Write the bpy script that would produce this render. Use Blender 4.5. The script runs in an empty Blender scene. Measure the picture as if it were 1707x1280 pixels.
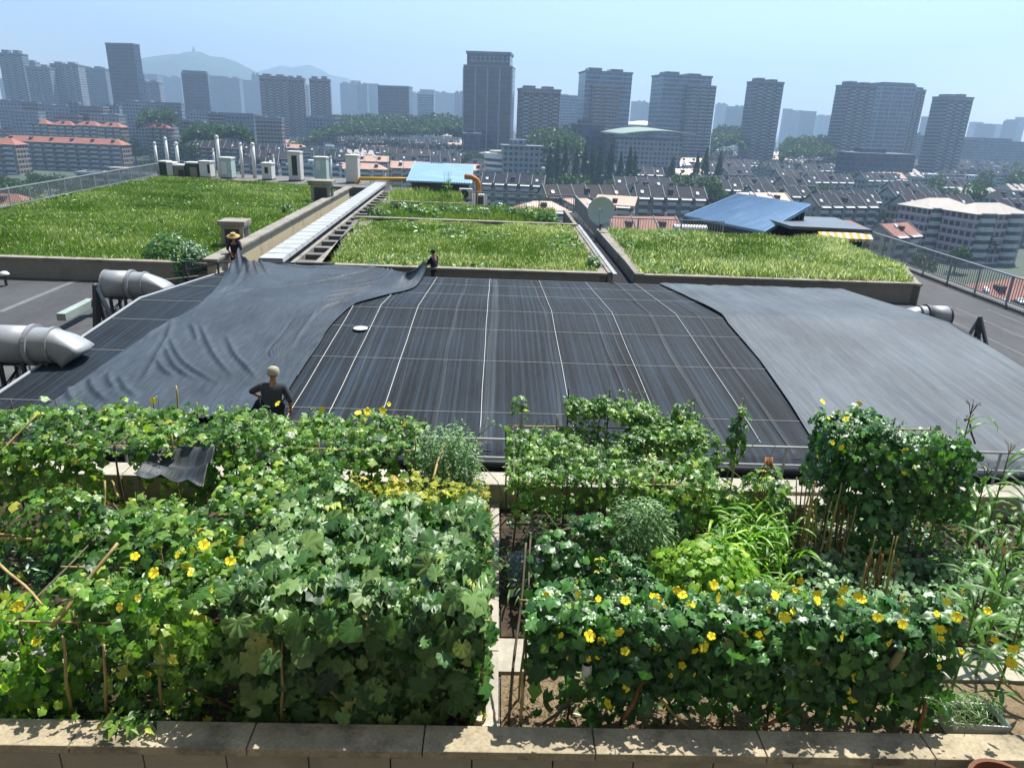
import bpy, math, random
import numpy as np
from mathutils import Vector, Matrix
rnd = random.Random(7)
RNG = np.random.default_rng(11)
S = bpy.context.scene
COL = S.collection
rad = math.radians
# ---------------------------------------------------------------- camera
CAM_H = 6.4
FPX = 1200.0
cam_d = bpy.data.cameras.new("camera")
cam = bpy.data.objects.new("camera", cam_d); COL.objects.link(cam)
cam_d.sensor_width = 36.0; cam_d.lens = 36.0*FPX/1707.0
cam_d.clip_start = 0.1; cam_d.clip_end = 30000
CR = Matrix.Rotation(-rad(1.6),3,'Z') @ Matrix.Rotation(rad(90-20.0),3,'X') @ Matrix.Rotation(rad(2.2),3,'Z')
cam.matrix_world = Matrix.Translation((0,0,CAM_H)) @ CR.to_4x4()
S.camera = cam
# ---------------------------------------------------------------- light
SUN_EL, SUN_AZ = rad(60), rad(32)          # azimuth clockwise from +Y (forward), so behind the scene, to the right
SKY_STRENGTH, SUN_STRENGTH, EXPOSURE = 0.10, 5.0, 1.0
w = bpy.data.worlds.new("World"); S.world = w; w.use_nodes = True
nt = w.node_tree; nt.nodes.clear()
sky = nt.nodes.new('ShaderNodeTexSky'); sky.sky_type = 'NISHITA'; sky.sun_disc = False
sky.sun_elevation = SUN_EL; sky.sun_rotation = SUN_AZ; sky.air_density = 1.0; sky.dust_density = 0.5; sky.ozone_density = 1.5; sky.altitude = 30
bg = nt.nodes.new('ShaderNodeBackground'); bg.inputs[1].default_value = SKY_STRENGTH
wo = nt.nodes.new('ShaderNodeOutputWorld')
nt.links.new(sky.outputs[0], bg.inputs[0]); nt.links.new(bg.outputs[0], wo.inputs[0])
sl = bpy.data.lights.new("sun", 'SUN'); sl.energy = SUN_STRENGTH; sl.angle = rad(0.55); sl.color = (1.0, 0.965, 0.90)
so = bpy.data.objects.new("sun", sl); COL.objects.link(so)
sdir = Vector((math.sin(SUN_AZ)*math.cos(SUN_EL), math.cos(SUN_AZ)*math.cos(SUN_EL), math.sin(SUN_EL)))
so.rotation_euler = (-sdir).to_track_quat('-Z','Y').to_euler()
so.location = sdir*60
vs = S.view_settings; vs.view_transform = 'Standard'; vs.look = 'None'; vs.exposure = EXPOSURE; vs.gamma = 1.0; vs.use_curve_mapping = False
cy = S.cycles
cy.max_bounces = 5; cy.diffuse_bounces = 2; cy.glossy_bounces = 2; cy.transmission_bounces = 4; cy.transparent_max_bounces = 6
cy.volume_bounces = 0; cy.caustics_reflective = False; cy.caustics_refractive = False; cy.sample_clamp_indirect = 6.0
cy.use_adaptive_sampling = False

# ---------------------------------------------------------------- survey helpers: bearings of the photograph -> places in the world
def ray(px, py): return CR @ Vector(((px-853.5)/FPX, -(py-640)/FPX, -1.0))
def Pz(px, py, z):
    d = ray(px,py); t = (z-CAM_H)/d.z
    return Vector((d.x*t, d.y*t, z))
def Py(px, py, y):
    d = ray(px,py); t = y/d.y
    return Vector((d.x*t, y, CAM_H+d.z*t))
# ---------------------------------------------------------------- scene-tree helpers
def tag(o, label=None, cat=None, group=None, kind=None):
    if label: o['label'] = label
    if cat: o['category'] = cat
    if group: o['group'] = group
    if kind: o['kind'] = kind
    return o
def thing(name, label, cat, loc=(0,0,0), rz=0.0, group=None):
    o = bpy.data.objects.new(name, None); COL.objects.link(o); o.empty_display_size = 0.3
    o.location = loc; o.rotation_euler = (0,0,rz)
    return tag(o, label, cat, group)
def link(name, me, parent=None, loc=None, rz=None):
    o = bpy.data.objects.new(name, me); COL.objects.link(o)
    if parent: o.parent = parent
    if loc is not None: o.location = loc
    if rz is not None: o.rotation_euler = (0,0,rz)
    return o
KIDS = {}
def dup(root, loc, rz=0.0, label=None, group=None, scale=None):
    r = root.copy(); COL.objects.link(r); r.location = loc; r.rotation_euler = (0,0,rz)
    if scale is not None: r.scale = scale
    if label: r['label'] = label
    if group: r['group'] = group
    for ch in list(root.children):
        c = ch.copy(); COL.objects.link(c); c.parent = r
        for g in list(ch.children):
            d = g.copy(); COL.objects.link(d); d.parent = c
    return r
class MB:
    """collects shapes, then builds ONE mesh object"""
    def __init__(s): s.v=[]; s.f=[]; s.m=[]
    def add(s, vs, fs, m=0):
        n=len(s.v); s.v.extend([tuple(p) for p in vs]); s.f.extend([tuple(i+n for i in f) for f in fs]); s.m.extend([m]*len(fs)); return s
    def bx(s,x0,x1,y0,y1,z0,z1,m=0,T=None):
        vs=[(x0,y0,z0),(x1,y0,z0),(x1,y1,z0),(x0,y1,z0),(x0,y0,z1),(x1,y0,z1),(x1,y1,z1),(x0,y1,z1)]
        if T is not None: vs=[T@Vector(p) for p in vs]
        return s.add(vs,[(0,3,2,1),(4,5,6,7),(0,1,5,4),(1,2,6,5),(2,3,7,6),(3,0,4,7)],m)
    def prism(s,poly,z0,z1,m=0):
        n=len(poly); vs=[(p[0],p[1],z0) for p in poly]+[(p[0],p[1],z1) for p in poly]
        fs=[tuple(range(n-1,-1,-1)),tuple(range(n,2*n))]+[(i,(i+1)%n,n+(i+1)%n,n+i) for i in range(n)]
        return s.add(vs,fs,m)
    def hull8(s,b,t,m=0):   # bottom quad, top quad (ccw)
        return s.add(list(b)+list(t),[(3,2,1,0),(4,5,6,7),(0,1,5,4),(1,2,6,5),(2,3,7,6),(3,0,4,7)],m)
    def tube(s,pts,r,n=8,m=0,caps=True,rs=None):
        pts=[Vector(p) for p in pts]; N=len(pts); vs=[]; 
        up=None
        for i,p in enumerate(pts):
            d=(pts[min(i+1,N-1)]-pts[max(i-1,0)])
            if d.length<1e-9: d=Vector((0,0,1))
            d.normalize()
            if up is None: up=Vector((0,0,1)) if abs(d.z)<.9 else Vector((1,0,0))
            a=d.cross(up); 
            if a.length<1e-6: a=d.cross(Vector((1,0.3,0)))
            a.normalize(); b=a.cross(d); up=b
            rr=rs[i] if rs else r
            for k in range(n):
                t=2*math.pi*k/n; vs.append(p+a*(math.cos(t)*rr)+b*(math.sin(t)*rr))
        fs=[]
        for i in range(N-1):
            for k in range(n):
                k2=(k+1)%n; fs.append((i*n+k,i*n+k2,(i+1)*n+k2,(i+1)*n+k))
        if caps: fs.append(tuple(range(n))[::-1]); fs.append(tuple(range((N-1)*n,N*n)))
        return s.add(vs,fs,m)
    def bar(s,a,b,wd,ht,m=0):  # square bar from a to b
        a=Vector(a); b=Vector(b); d=(b-a); L=d.length; q=d.to_track_quat('Y','Z').to_matrix().to_4x4(); T=Matrix.Translation(a)@q
        return s.bx(-wd/2,wd/2,0,L,-ht/2,ht/2,m,T)
    def lathe(s,prof,n=20,m=0,T=None,cap=True):
        vs=[];fs=[]
        for (r,z) in prof:
            for k in range(n):
                t=2*math.pi*k/n; p=Vector((r*math.cos(t),r*math.sin(t),z)); vs.append(T@p if T is not None else p)
        for i in range(len(prof)-1):
            for k in range(n):
                k2=(k+1)%n; fs.append((i*n+k,i*n+k2,(i+1)*n+k2,(i+1)*n+k))
        if cap: fs.append(tuple(range(n))[::-1]); fs.append(tuple(range((len(prof)-1)*n,len(prof)*n)))
        return s.add(vs,fs,m)
    def grid(s,fn,nu,nv,m=0):
        vs=[fn(i/nu,j/nv) for j in range(nv+1) for i in range(nu+1)]
        fs=[(j*(nu+1)+i,j*(nu+1)+i+1,(j+1)*(nu+1)+i+1,(j+1)*(nu+1)+i) for j in range(nv) for i in range(nu)]
        return s.add(vs,fs,m)
    def mesh(s,name,mats,smooth=False):
        me=bpy.data.meshes.new(name); me.from_pydata([tuple(p) for p in s.v],[],s.f)
        mats=mats if isinstance(mats,(list,tuple)) else [mats]
        for x in mats: me.materials.append(x)
        if len(mats)>1: me.polygons.foreach_set('material_index',s.m)
        if smooth: me.polygons.foreach_set('use_smooth',[True]*len(s.f))
        me.update(); return me
    def build(s,name,mats,parent=None,smooth=False,bevel=0,label=None,loc=None,rz=None):
        o=link(name,s.mesh(name,mats,smooth),parent,loc,rz)
        if bevel:
            b=o.modifiers.new('bevel','BEVEL'); b.width=bevel; b.segments=2; b.limit_method='ANGLE'; b.angle_limit=rad(40)
        if label: o['label']=label
        return o
def struct(o): o['kind']='structure'; return o
def tri_mesh(name, V, Fq, mats, attr=None, mi=None, smooth=False):
    """V (n,3) float, Fq (m,k) int -> mesh, fast"""
    V=np.ascontiguousarray(V,dtype=np.float32); Fq=np.ascontiguousarray(Fq,dtype=np.int32)
    k=Fq.shape[1]; me=bpy.data.meshes.new(name)
    me.vertices.add(len(V)); me.vertices.foreach_set('co',V.ravel())
    me.loops.add(Fq.size); me.loops.foreach_set('vertex_index',Fq.ravel())
    me.polygons.add(len(Fq)); me.polygons.foreach_set('loop_start',np.arange(0,Fq.size,k,dtype=np.int32))
    try: me.polygons.foreach_set('loop_total',np.full(len(Fq),k,dtype=np.int32))
    except Exception: pass
    for x in (mats if isinstance(mats,(list,tuple)) else [mats]): me.materials.append(x)
    if mi is not None: me.polygons.foreach_set('material_index',np.ascontiguousarray(mi,dtype=np.int32))
    if smooth: me.polygons.foreach_set('use_smooth',np.ones(len(Fq),dtype=bool))
    if attr is not None:
        at=me.attributes.new('tint','FLOAT','POINT'); at.data.foreach_set('value',np.ascontiguousarray(attr,dtype=np.float32))
    me.update(); me.validate(); return me
# ---------------------------------------------------------------- materials
def newmat(name):
    m=bpy.data.materials.new(name); m.use_nodes=True; n=m.node_tree.nodes; n.clear()
    out=n.new('ShaderNodeOutputMaterial'); b=n.new('ShaderNodeBsdfPrincipled'); m.node_tree.links.new(b.outputs[0],out.inputs[0])
    return m,m.node_tree,b,out
def rgb(h):
    if isinstance(h,str):
        c=[int(h[i:i+2],16)/255 for i in (0,2,4)]; return tuple(((x+.055)/1.055)**2.4 if x>.04 else x/12.92 for x in c)
    return tuple(h)
def mat(name,col,rough=.8,var=.18,scale=3.0,bump=0.0,metal=0.0,spec=.3,stretch=(1,1,1),fine=0.0,bscale=None,stain=None,stain_amt=.5,stain_scale=.6):
    m,t,b,out=newmat(name); N=t.nodes; Lk=t.links; col=rgb(col)
    tc=N.new('ShaderNodeTexCoord'); mp=N.new('ShaderNodeMapping'); mp.inputs['Scale'].default_value=stretch
    Lk.new(tc.outputs['Object'],mp.inputs[0])
    nz=N.new('ShaderNodeTexNoise'); nz.inputs['Scale'].default_value=scale; nz.inputs['Detail'].default_value=6; nz.inputs['Roughness'].default_value=.62
    Lk.new(mp.outputs[0],nz.inputs['Vector'])
    mr=N.new('ShaderNodeMapRange'); mr.inputs[1].default_value=.28; mr.inputs[2].default_value=.72; mr.inputs[3].default_value=1-var; mr.inputs[4].default_value=1+var
    Lk.new(nz.outputs[0],mr.inputs[0])
    val=mr.outputs[0]
    if fine:
        n2=N.new('ShaderNodeTexNoise'); n2.inputs['Scale'].default_value=scale*14; n2.inputs['Detail'].default_value=3; Lk.new(mp.outputs[0],n2.inputs['Vector'])
        m2=N.new('ShaderNodeMapRange'); m2.inputs[1].default_value=.3; m2.inputs[2].default_value=.7; m2.inputs[3].default_value=1-fine; m2.inputs[4].default_value=1+fine; Lk.new(n2.outputs[0],m2.inputs[0])
        mu=N.new('ShaderNodeMath'); mu.operation='MULTIPLY'; Lk.new(val,mu.inputs[0]); Lk.new(m2.outputs[0],mu.inputs[1]); val=mu.outputs[0]
    vm=N.new('ShaderNodeVectorMath'); vm.operation='SCALE'; vm.inputs[0].default_value=col; Lk.new(val,vm.inputs['Scale'])
    c_out=vm.outputs[0]
    if stain is not None:
        n3=N.new('ShaderNodeTexNoise'); n3.inputs['Scale'].default_value=stain_scale; n3.inputs['Detail'].default_value=8; n3.inputs['Roughness'].default_value=.7; Lk.new(mp.outputs[0],n3.inputs['Vector'])
        m3=N.new('ShaderNodeMapRange'); m3.inputs[1].default_value=.5; m3.inputs[2].default_value=.66; m3.inputs[3].default_value=0; m3.inputs[4].default_value=stain_amt; Lk.new(n3.outputs[0],m3.inputs[0])
        mx=N.new('ShaderNodeMix'); mx.data_type='RGBA'; Lk.new(m3.outputs[0],mx.inputs['Factor']); Lk.new(c_out,mx.inputs['A']); mx.inputs['B'].default_value=(*rgb(stain),1); c_out=mx.outputs['Result']
    Lk.new(c_out,b.inputs['Base Color'])
    b.inputs['Roughness'].default_value=rough; b.inputs['Metallic'].default_value=metal; b.inputs['Specular IOR Level'].default_value=spec
    if bump:
        nb=N.new('ShaderNodeTexNoise'); nb.inputs['Scale'].default_value=bscale or scale*6; nb.inputs['Detail'].default_value=5; Lk.new(mp.outputs[0],nb.inputs['Vector'])
        bp=N.new('ShaderNodeBump'); bp.inputs['Strength'].default_value=bump; bp.inputs['Distance'].default_value=.03; Lk.new(nb.outputs[0],bp.inputs['Height']); Lk.new(bp.outputs[0],b.inputs['Normal'])
    return m
def ramp(N,stops):
    r=N.new('ShaderNodeValToRGB'); e=r.color_ramp.elements
    while len(e)<len(stops): e.new(.5)
    for el,(p,c) in zip(e,stops): el.position=p; el.color=(*rgb(c),1)
    return r
def leafmat(name,stops,trans=.38,rough=.42,spec=.35,tcol=1.5):
    m,t,b,out=newmat(name); N=t.nodes; Lk=t.links
    at=N.new('ShaderNodeAttribute'); at.attribute_name='tint'
    r=ramp(N,stops); Lk.new(at.outputs['Fac'],r.inputs[0])
    g=N.new('ShaderNodeNewGeometry')
    mr=N.new('ShaderNodeMapRange'); mr.inputs[3].default_value=.72; mr.inputs[4].default_value=1.28; Lk.new(g.outputs['Random Per Island'],mr.inputs[0])
    vm=N.new('ShaderNodeVectorMath'); vm.operation='SCALE'; Lk.new(r.outputs[0],vm.inputs[0]); Lk.new(mr.outputs[0],vm.inputs['Scale'])
    Lk.new(vm.outputs[0],b.inputs['Base Color']); b.inputs['Roughness'].default_value=rough; b.inputs['Specular IOR Level'].default_value=spec
    tr=N.new('ShaderNodeBsdfTranslucent'); v2=N.new('ShaderNodeVectorMath'); v2.operation='MULTIPLY'; v2.inputs[1].default_value=(tcol*1.15,tcol*1.25,tcol*.55); Lk.new(vm.outputs[0],v2.inputs[0]); Lk.new(v2.outputs[0],tr.inputs[0])
    mx=N.new('ShaderNodeMixShader'); mx.inputs[0].default_value=trans; Lk.new(b.outputs[0],mx.inputs[1]); Lk.new(tr.outputs[0],mx.inputs[2]); Lk.new(mx.outputs[0],out.inputs[0])
    return m
def netmat(name,dark,light,xs=9.0,ys=.12,rough=.55,spec=.4,strip=1.0,fine=70.0,alpha=None):
    """woven polyethylene shade cloth: lengthwise bands, fine weave"""
    m,t,b,out=newmat(name); N=t.nodes; Lk=t.links
    tc=N.new('ShaderNodeTexCoord')
    def nz(sx,sy,sc,det=3):
        mp=N.new('ShaderNodeMapping'); mp.inputs['Scale'].default_value=(sx,sy,1); Lk.new(tc.outputs['UV' if alpha=='uv' else 'Object'],mp.inputs[0])
        n=N.new('ShaderNodeTexNoise'); n.inputs['Scale'].default_value=sc; n.inputs['Detail'].default_value=det; Lk.new(mp.outputs[0],n.inputs['Vector']); return n
    a=nz(xs,ys,1.0,5); c=nz(fine,2.2,1.0,2); d=nz(.5,.35,1.0,4)
    def mr(n,lo,hi,o0,o1):
        q=N.new('ShaderNodeMapRange'); q.inputs[1].default_value=lo; q.inputs[2].default_value=hi; q.inputs[3].default_value=o0; q.inputs[4].default_value=o1; Lk.new(n.outputs[0],q.inputs[0]); return q.outputs[0]
    def op(x,y,o='ADD'):
        q=N.new('ShaderNodeMath'); q.operation=o; Lk.new(x,q.inputs[0]); Lk.new(y,q.inputs[1]); return q.outputs[0]
    e=nz(xs*4.2,ys*.6,1.0,2)
    f=op(op(op(mr(a,.44,.66,0,.45*strip),mr(c,.35,.75,0,.28)),mr(d,.3,.7,-.1,.22)),mr(e,.58,.74,0,.3*strip))
    r=ramp(N,[(0,dark),(1,light)]); Lk.new(f,r.inputs[0]); Lk.new(r.outputs[0],b.inputs['Base Color'])
    b.inputs['Roughness'].default_value=rough; b.inputs['Specular IOR Level'].default_value=spec
    bp=N.new('ShaderNodeBump'); bp.inputs['Strength'].default_value=.35; bp.inputs['Distance'].default_value=.02; Lk.new(c.outputs[0],bp.inputs['Height']); Lk.new(bp.outputs[0],b.inputs['Normal'])
    return m
def facade(name,wall,glass,fh=3.0,bay=3.2,zlo=.30,zhi=.82,ulo=.18,uhi=.82,rough=.7,band=None,gl_rough=.25,var=.35,mull=None):
    """storeys of windows in a wall, by the wall's own metres"""
    m,t,b,out=newmat(name); N=t.nodes; Lk=t.links
    tc=N.new('ShaderNodeTexCoord'); sp=N.new('ShaderNodeSeparateXYZ'); Lk.new(tc.outputs['Object'],sp.inputs[0])
    sn=N.new('ShaderNodeSeparateXYZ'); Lk.new(tc.outputs['Normal'],sn.inputs[0])
    def ma(o,x,y=None):
        q=N.new('ShaderNodeMath'); q.operation=o
        for k,a in enumerate((x,y)):
            if a is None: continue
            if isinstance(a,(int,float)): q.inputs[k].default_value=a
            else: Lk.new(a,q.inputs[k])
        return q.outputs[0]
    ax=ma('ABSOLUTE',sn.outputs[0]); ay=ma('ABSOLUTE',sn.outputs[1]); side=ma('GREATER_THAN',ax,ay)
    u=ma('ADD',ma('MULTIPLY',sp.outputs[1],side),ma('MULTIPLY',sp.outputs[0],ma('SUBTRACT',1.0,side)))
    u=ma('DIVIDE',ma('ADD',u,1000.0),bay); z=ma('DIVIDE',ma('ADD',sp.outputs[2],300.0*fh),fh)
    fu=ma('FRACT',u); fz=ma('FRACT',z)
    wm=ma('MULTIPLY',ma('MULTIPLY',ma('GREATER_THAN',fu,ulo),ma('LESS_THAN',fu,uhi)),ma('MULTIPLY',ma('GREATER_THAN',fz,zlo),ma('LESS_THAN',fz,zhi)))
    wm=ma('MULTIPLY',wm,ma('LESS_THAN',ma('ABSOLUTE',sn.outputs[2]),.5))
    cx=N.new('ShaderNodeCombineXYZ'); Lk.new(ma('FLOOR',u),cx.inputs[0]); Lk.new(ma('FLOOR',z),cx.inputs[1]); Lk.new(side,cx.inputs[2])
    wn=N.new('ShaderNodeTexWhiteNoise'); Lk.new(cx.outputs[0],wn.inputs['Vector'])
    g0=rgb(glass); 
    r=ramp(N,[(0,tuple(x*.5 for x in g0)),(.6,g0),(.85,tuple(x*1.7+.02 for x in g0)),(1.0,tuple(x*.5+.5*y for x,y in zip(g0,rgb(wall))))]); Lk.new(wn.outputs[0],r.inputs[0])
    nz=N.new('ShaderNodeTexNoise'); nz.inputs['Scale'].default_value=.25; nz.inputs['Detail'].default_value=6; Lk.new(tc.outputs['Object'],nz.inputs['Vector'])
    mr=N.new('ShaderNodeMapRange'); mr.inputs[1].default_value=.3; mr.inputs[2].default_value=.7; mr.inputs[3].default_value=1-var*.5; mr.inputs[4].default_value=1+var*.5; Lk.new(nz.outputs[0],mr.inputs[0])
    vm=N.new('ShaderNodeVectorMath'); vm.operation='SCALE'; vm.inputs[0].default_value=rgb(wall); Lk.new(mr.outputs[0],vm.inputs['Scale'])
    wall_c=vm.outputs[0]
    if band is not None:
        bm=ma('LESS_THAN',fz,.16); mb=N.new('ShaderNodeMix'); mb.data_type='RGBA'; Lk.new(bm,mb.inputs['Factor']); Lk.new(wall_c,mb.inputs['A']); mb.inputs['B'].default_value=(*rgb(band),1); wall_c=mb.outputs['Result']
    mx=N.new('ShaderNodeMix'); mx.data_type='RGBA'; Lk.new(wm,mx.inputs['Factor']); Lk.new(wall_c,mx.inputs['A']); Lk.new(r.outputs[0],mx.inputs['B'])
    Lk.new(mx.outputs['Result'],b.inputs['Base Color'])
    rr=N.new('ShaderNodeMapRange'); rr.inputs[3].default_value=rough; rr.inputs[4].default_value=gl_rough; Lk.new(wm,rr.inputs[0]); Lk.new(rr.outputs[0],b.inputs['Roughness'])
    b.inputs['Specular IOR Level'].default_value=.4
    return m
CONC=mat('weathered_concrete','8a857a',.9,.22,1.6,.25,fine=.12,stain='4c4943',stain_amt=.65,stain_scale=1.1)
CONC_PALE=mat('pale_concrete','a59f90',.9,.16,1.3,.2,fine=.1,stain='6a665c',stain_amt=.5,stain_scale=.9)
CONC_DARK=mat('dark_concrete','6c6a66',.9,.2,1.2,.2,fine=.12,stain='3c3c3c',stain_amt=.5)
CAP=mat('stained_coping','9f937a',.92,.25,2.2,.35,fine=.15,stain='3b3a33',stain_amt=.6,stain_scale=2.0)
PANEL=mat('beige_stone_panel','9a917f',.8,.1,.9,.05,fine=.04,stain='6c6454',stain_amt=.35,stain_scale=1.5)
CREAM=mat('cream_render','c2b594',.85,.14,.8,.12,fine=.05,stain='8a7f68',stain_amt=.6,stain_scale=.8)
GREYWALL=mat('grey_tiled_wall','86837b',.75,.12,.7,.1,fine=.05,stain='5b5953',stain_amt=.5,stain_scale=.7)
MEMB=mat('roof_membrane','434446',.85,.25,.5,.12,fine=.1,stain='6e6d6a',stain_amt=.45,stain_scale=.35,stretch=(1,.35,1))
MEMB_D=mat('dark_membrane','2a2d31',.8,.2,.7,.1,fine=.1)
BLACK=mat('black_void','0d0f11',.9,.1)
STEEL=mat('galvanised_steel','909497',.5,.12,2.0,.05,metal=.12,spec=.5,stain='8b8d8c',stain_amt=.4,stain_scale=1.2)
STEEL_D=mat('dark_steel','4a4e52',.6,.15,3,.05,metal=.3)
WHITE=mat('white_paint','cfd0cc',.6,.06,1.2,.03,stain='9a9a94',stain_amt=.35,stain_scale=.8)
WHITE_T=mat('white_glazed_lid','a3a6a5',.5,.12,1.0,.05,stain='85867f',stain_amt=.55,stain_scale=1.3)
BLUE=mat('blue_sheet_metal','7b9dbd',.38,.1,.5,.02,metal=.1,spec=.5,stain='a3c2da',stain_amt=.5,stain_scale=.4,stretch=(1,4,1))
YELLOW=mat('yellow_pipe_paint','c79b25',.6,.1,2)
ORANGE=mat('orange_duct_paint','b9793f',.6,.12,2)
SOIL=mat('dry_soil','76664f',.95,.3,4,.6,fine=.3,bscale=40,stain='4a3a2a',stain_amt=.6,stain_scale=1.5)
SOIL_D=mat('dark_soil','3a3026',.95,.35,3,.6,fine=.3,bscale=30,stain='6a573f',stain_amt=.5,stain_scale=1.2)
BAMBOO=mat('bamboo_cane','a8935f',.6,.25,3,.1,stretch=(1,1,.4),stain='6b5a38',stain_amt=.6,stain_scale=2)
BAMBOO_R=mat('reddish_cane','8a5c3c',.6,.25,3,.1)
BAMBOO_D=mat('weathered_cane','5d5344',.7,.25,3,.1)
ROPE=mat('white_rope','c8c9c4',.8,.1,4)
GLASS_D=mat('dark_glass','1a242c',.15,.2,.8,spec=.6)
# ================================================================ SETTING: ground and hills
GZ=-36.0
def cheapnoise(x,y,s=1.0,seed=0):
    r=np.random.default_rng(seed+5); v=0
    for k in range(5):
        a=r.uniform(0,6.28); f=s*(1.0+.9*k)*r.uniform(.8,1.2); p=r.uniform(0,6.28); v=v+np.sin((x*np.cos(a)+y*np.sin(a))*f+p+1.3*np.sin((x*np.sin(a)-y*np.cos(a))*f*.7+p*2))/(1+.6*k)
    return v/2.6
GROUND=mat('city_ground','4d5448',.95,.35,.02,stain='3f5230',stain_amt=.85,stain_scale=.012)
g=MB().add([(-9000,-300,GZ),(9000,-300,GZ),(9000,9000,GZ),(-9000,9000,GZ)],[(0,1,2,3)]).build('ground',GROUND); struct(g)
HILL=mat('hill_woodland','2f4a2c',.95,.4,.004,fine=.3)
def hill(prof,y,depth,name='hill'):
    xs=[];
    n=90; m=14; V=[]; F=[]
    px=[p[0] for p in prof]; 
    pts=[Py(a,b,y) for a,b in prof]; X=[p.x for p in pts]; Z=[p.z for p in pts]
    for j in range(m+1):
        t=j/m*2-1; fall=max(0,1-abs(t)**1.5)
        for i in range(n+1):
            x=X[0]+(X[-1]-X[0])*i/n; z=np.interp(x,X,Z)
            nz=12*float(cheapnoise(x,t*900,.006,3))*fall
            V.append((x,y+t*depth,GZ-2+(z-GZ+2)*fall+nz*(abs(t)>.02)))
    for j in range(m):
        for i in range(n): a=j*(n+1)+i; F.append((a,a+1,a+n+2,a+n+1))
    o=MB().add(V,F).build(name,HILL,smooth=True); return struct(o)
hill([(150,170),(215,108),(240,100),(265,93),(290,90),(305,93),(322,86),(335,87),(350,94),(372,96),(395,104),(415,114),(440,128),(475,150),(520,185)],4300,900)
hill([(380,165),(430,120),(455,113),(470,109),(487,113),(500,110),(515,108),(535,116),(550,125),(580,131),(610,150),(660,190)],6200,900)
# hilltop tower
tp=Py(323,87,4300)
t=thing('hilltop_pagoda','tiny pavilion tower on the summit of the bigger hazy hill','tower',(tp.x,4300,tp.z-6))
mb=MB()
for k in range(4): r0=9-k*1.3; mb.lathe([(r0,k*7),(r0*.85,k*7+5),(r0*1.25,k*7+5.2),(r0*.8,k*7+7)],10)
mb.lathe([(2,28),(.3,38)],8)
mb.build('wall',CONC_DARK,t)
# ================================================================ OUR ROOF
bd=thing('terrace_building','beige block whose broad flat roof carries the gardens and black nets','building',(0,0,GZ))
SZ=-GZ
DK=[(-28.6,5.9),(21.7,5.9),(21.7,42.0),(5.75,42.0),(5.75,51.3),(-1.0,51.3),(-1.0,68.2),(-5,72.3),(-30.6,72.3)]
MB().prism([(x*.997,max(5.62,y*.998)) for x,y in DK],0,SZ-.35).build('wall',facade('terrace_wall','8f8674','2a3138',3.4,3.2),bd)
rd=MB().prism(DK,-.35,0).build('roof_deck',MEMB); struct(rd)
sm=MB()
def strip_on(a,b,wd,z):
    a=Vector((a[0],a[1],z)); b=Vector((b[0],b[1],z)); d=(b-a).normalized(); q=Vector((-d.y,d.x,0))*wd/2
    return [a-q,b-q,b+q,a+q]
sm.add(strip_on(Pz(0,520,0),Pz(140,462,0),.22,.004),[(0,1,2,3)]); sm.add(strip_on((-20,19.7),(-11,19.7),.1,.0045),[(0,1,2,3)])
for xx in (15.2,16.6,18.0,19.3): sm.add(strip_on((xx,13),(xx+.5,28),.07,.0042),[(0,1,2,3)])
struct(sm.build('membrane_seam',mat('seam_grey','66686a',.85,.25,2)))
# front parapet in the foreground
pw=thing('parapet_wall','low beige stone parapet with weathered grey coping across the foreground','parapet',(0,5.7,-.1))
cap=MB(); x=-7.6
while x<8.5:
    L=1.75; cap.bx(x,x+L-.012,-.17,.17,.44,.545); x+=L
cap.build('coping',CAP,pw,bevel=.012)
fc=MB(); x=-7.55
jx=[Pz(p,1262,.3).x for p in (94,233,372,512,648,783,918,1051,1184,1317)]
step=(jx[-1]-jx[0])/9
for k in range(-5,16):
    x0=jx[0]+k*step; fc.bx(x0+.008,x0+step-.008,-.13,-.10,-2.4,.44)
fc.build('stone_facing',PANEL,pw)
MB().bx(-8,9,-.098,.13,-2.4,.44).build('core',mat('parapet_core','2b2925',.9,.1),pw)
# back ledge of the garden and trench
lw=thing('ledge_wall','low pale concrete ledge along the back of the vegetable garden','wall',(0,11.35,0))
lm=MB(); x=-13.5
while x<14.5: lm.bx(x,x+2.38,-.24,.24,0,.5); x+=2.4
lm.build('coping',CONC_PALE,lw,bevel=.02)
# gutter trench rail
rl=thing('pipe_railing','grey two rail pipe railing between the garden ledge and the netted roof','railing',(0,11.9,0))
m=MB()
m.tube([(-13,0,1.0),(-4,0,1.0),(4,-.03,1.0),(14,0,1.0)],.026,8); m.build('top_rail',STEEL,rl,smooth=True)
m=MB(); m.tube([(-13,0,.62),(0,.01,.62),(14,0,.62)],.026,8); m.build('lower_rail',STEEL,rl,smooth=True)
for k in range(14):
    MB().tube([(-12.6+k*2.0,0,0),(-12.6+k*2.0,0,1.0)],.024,8).build('post',STEEL,rl)
bp=MB().tube([(-10.7,12.35,.28),(0,12.33,.28),(13.8,12.37,.28)],.085,10).build('drain_pipe',mat('black_plastic_pipe','181a1c',.4,.1,2),smooth=True)
tag(bp,'black plastic pipe running along the front edge of the netted roof','pipe')
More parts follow.
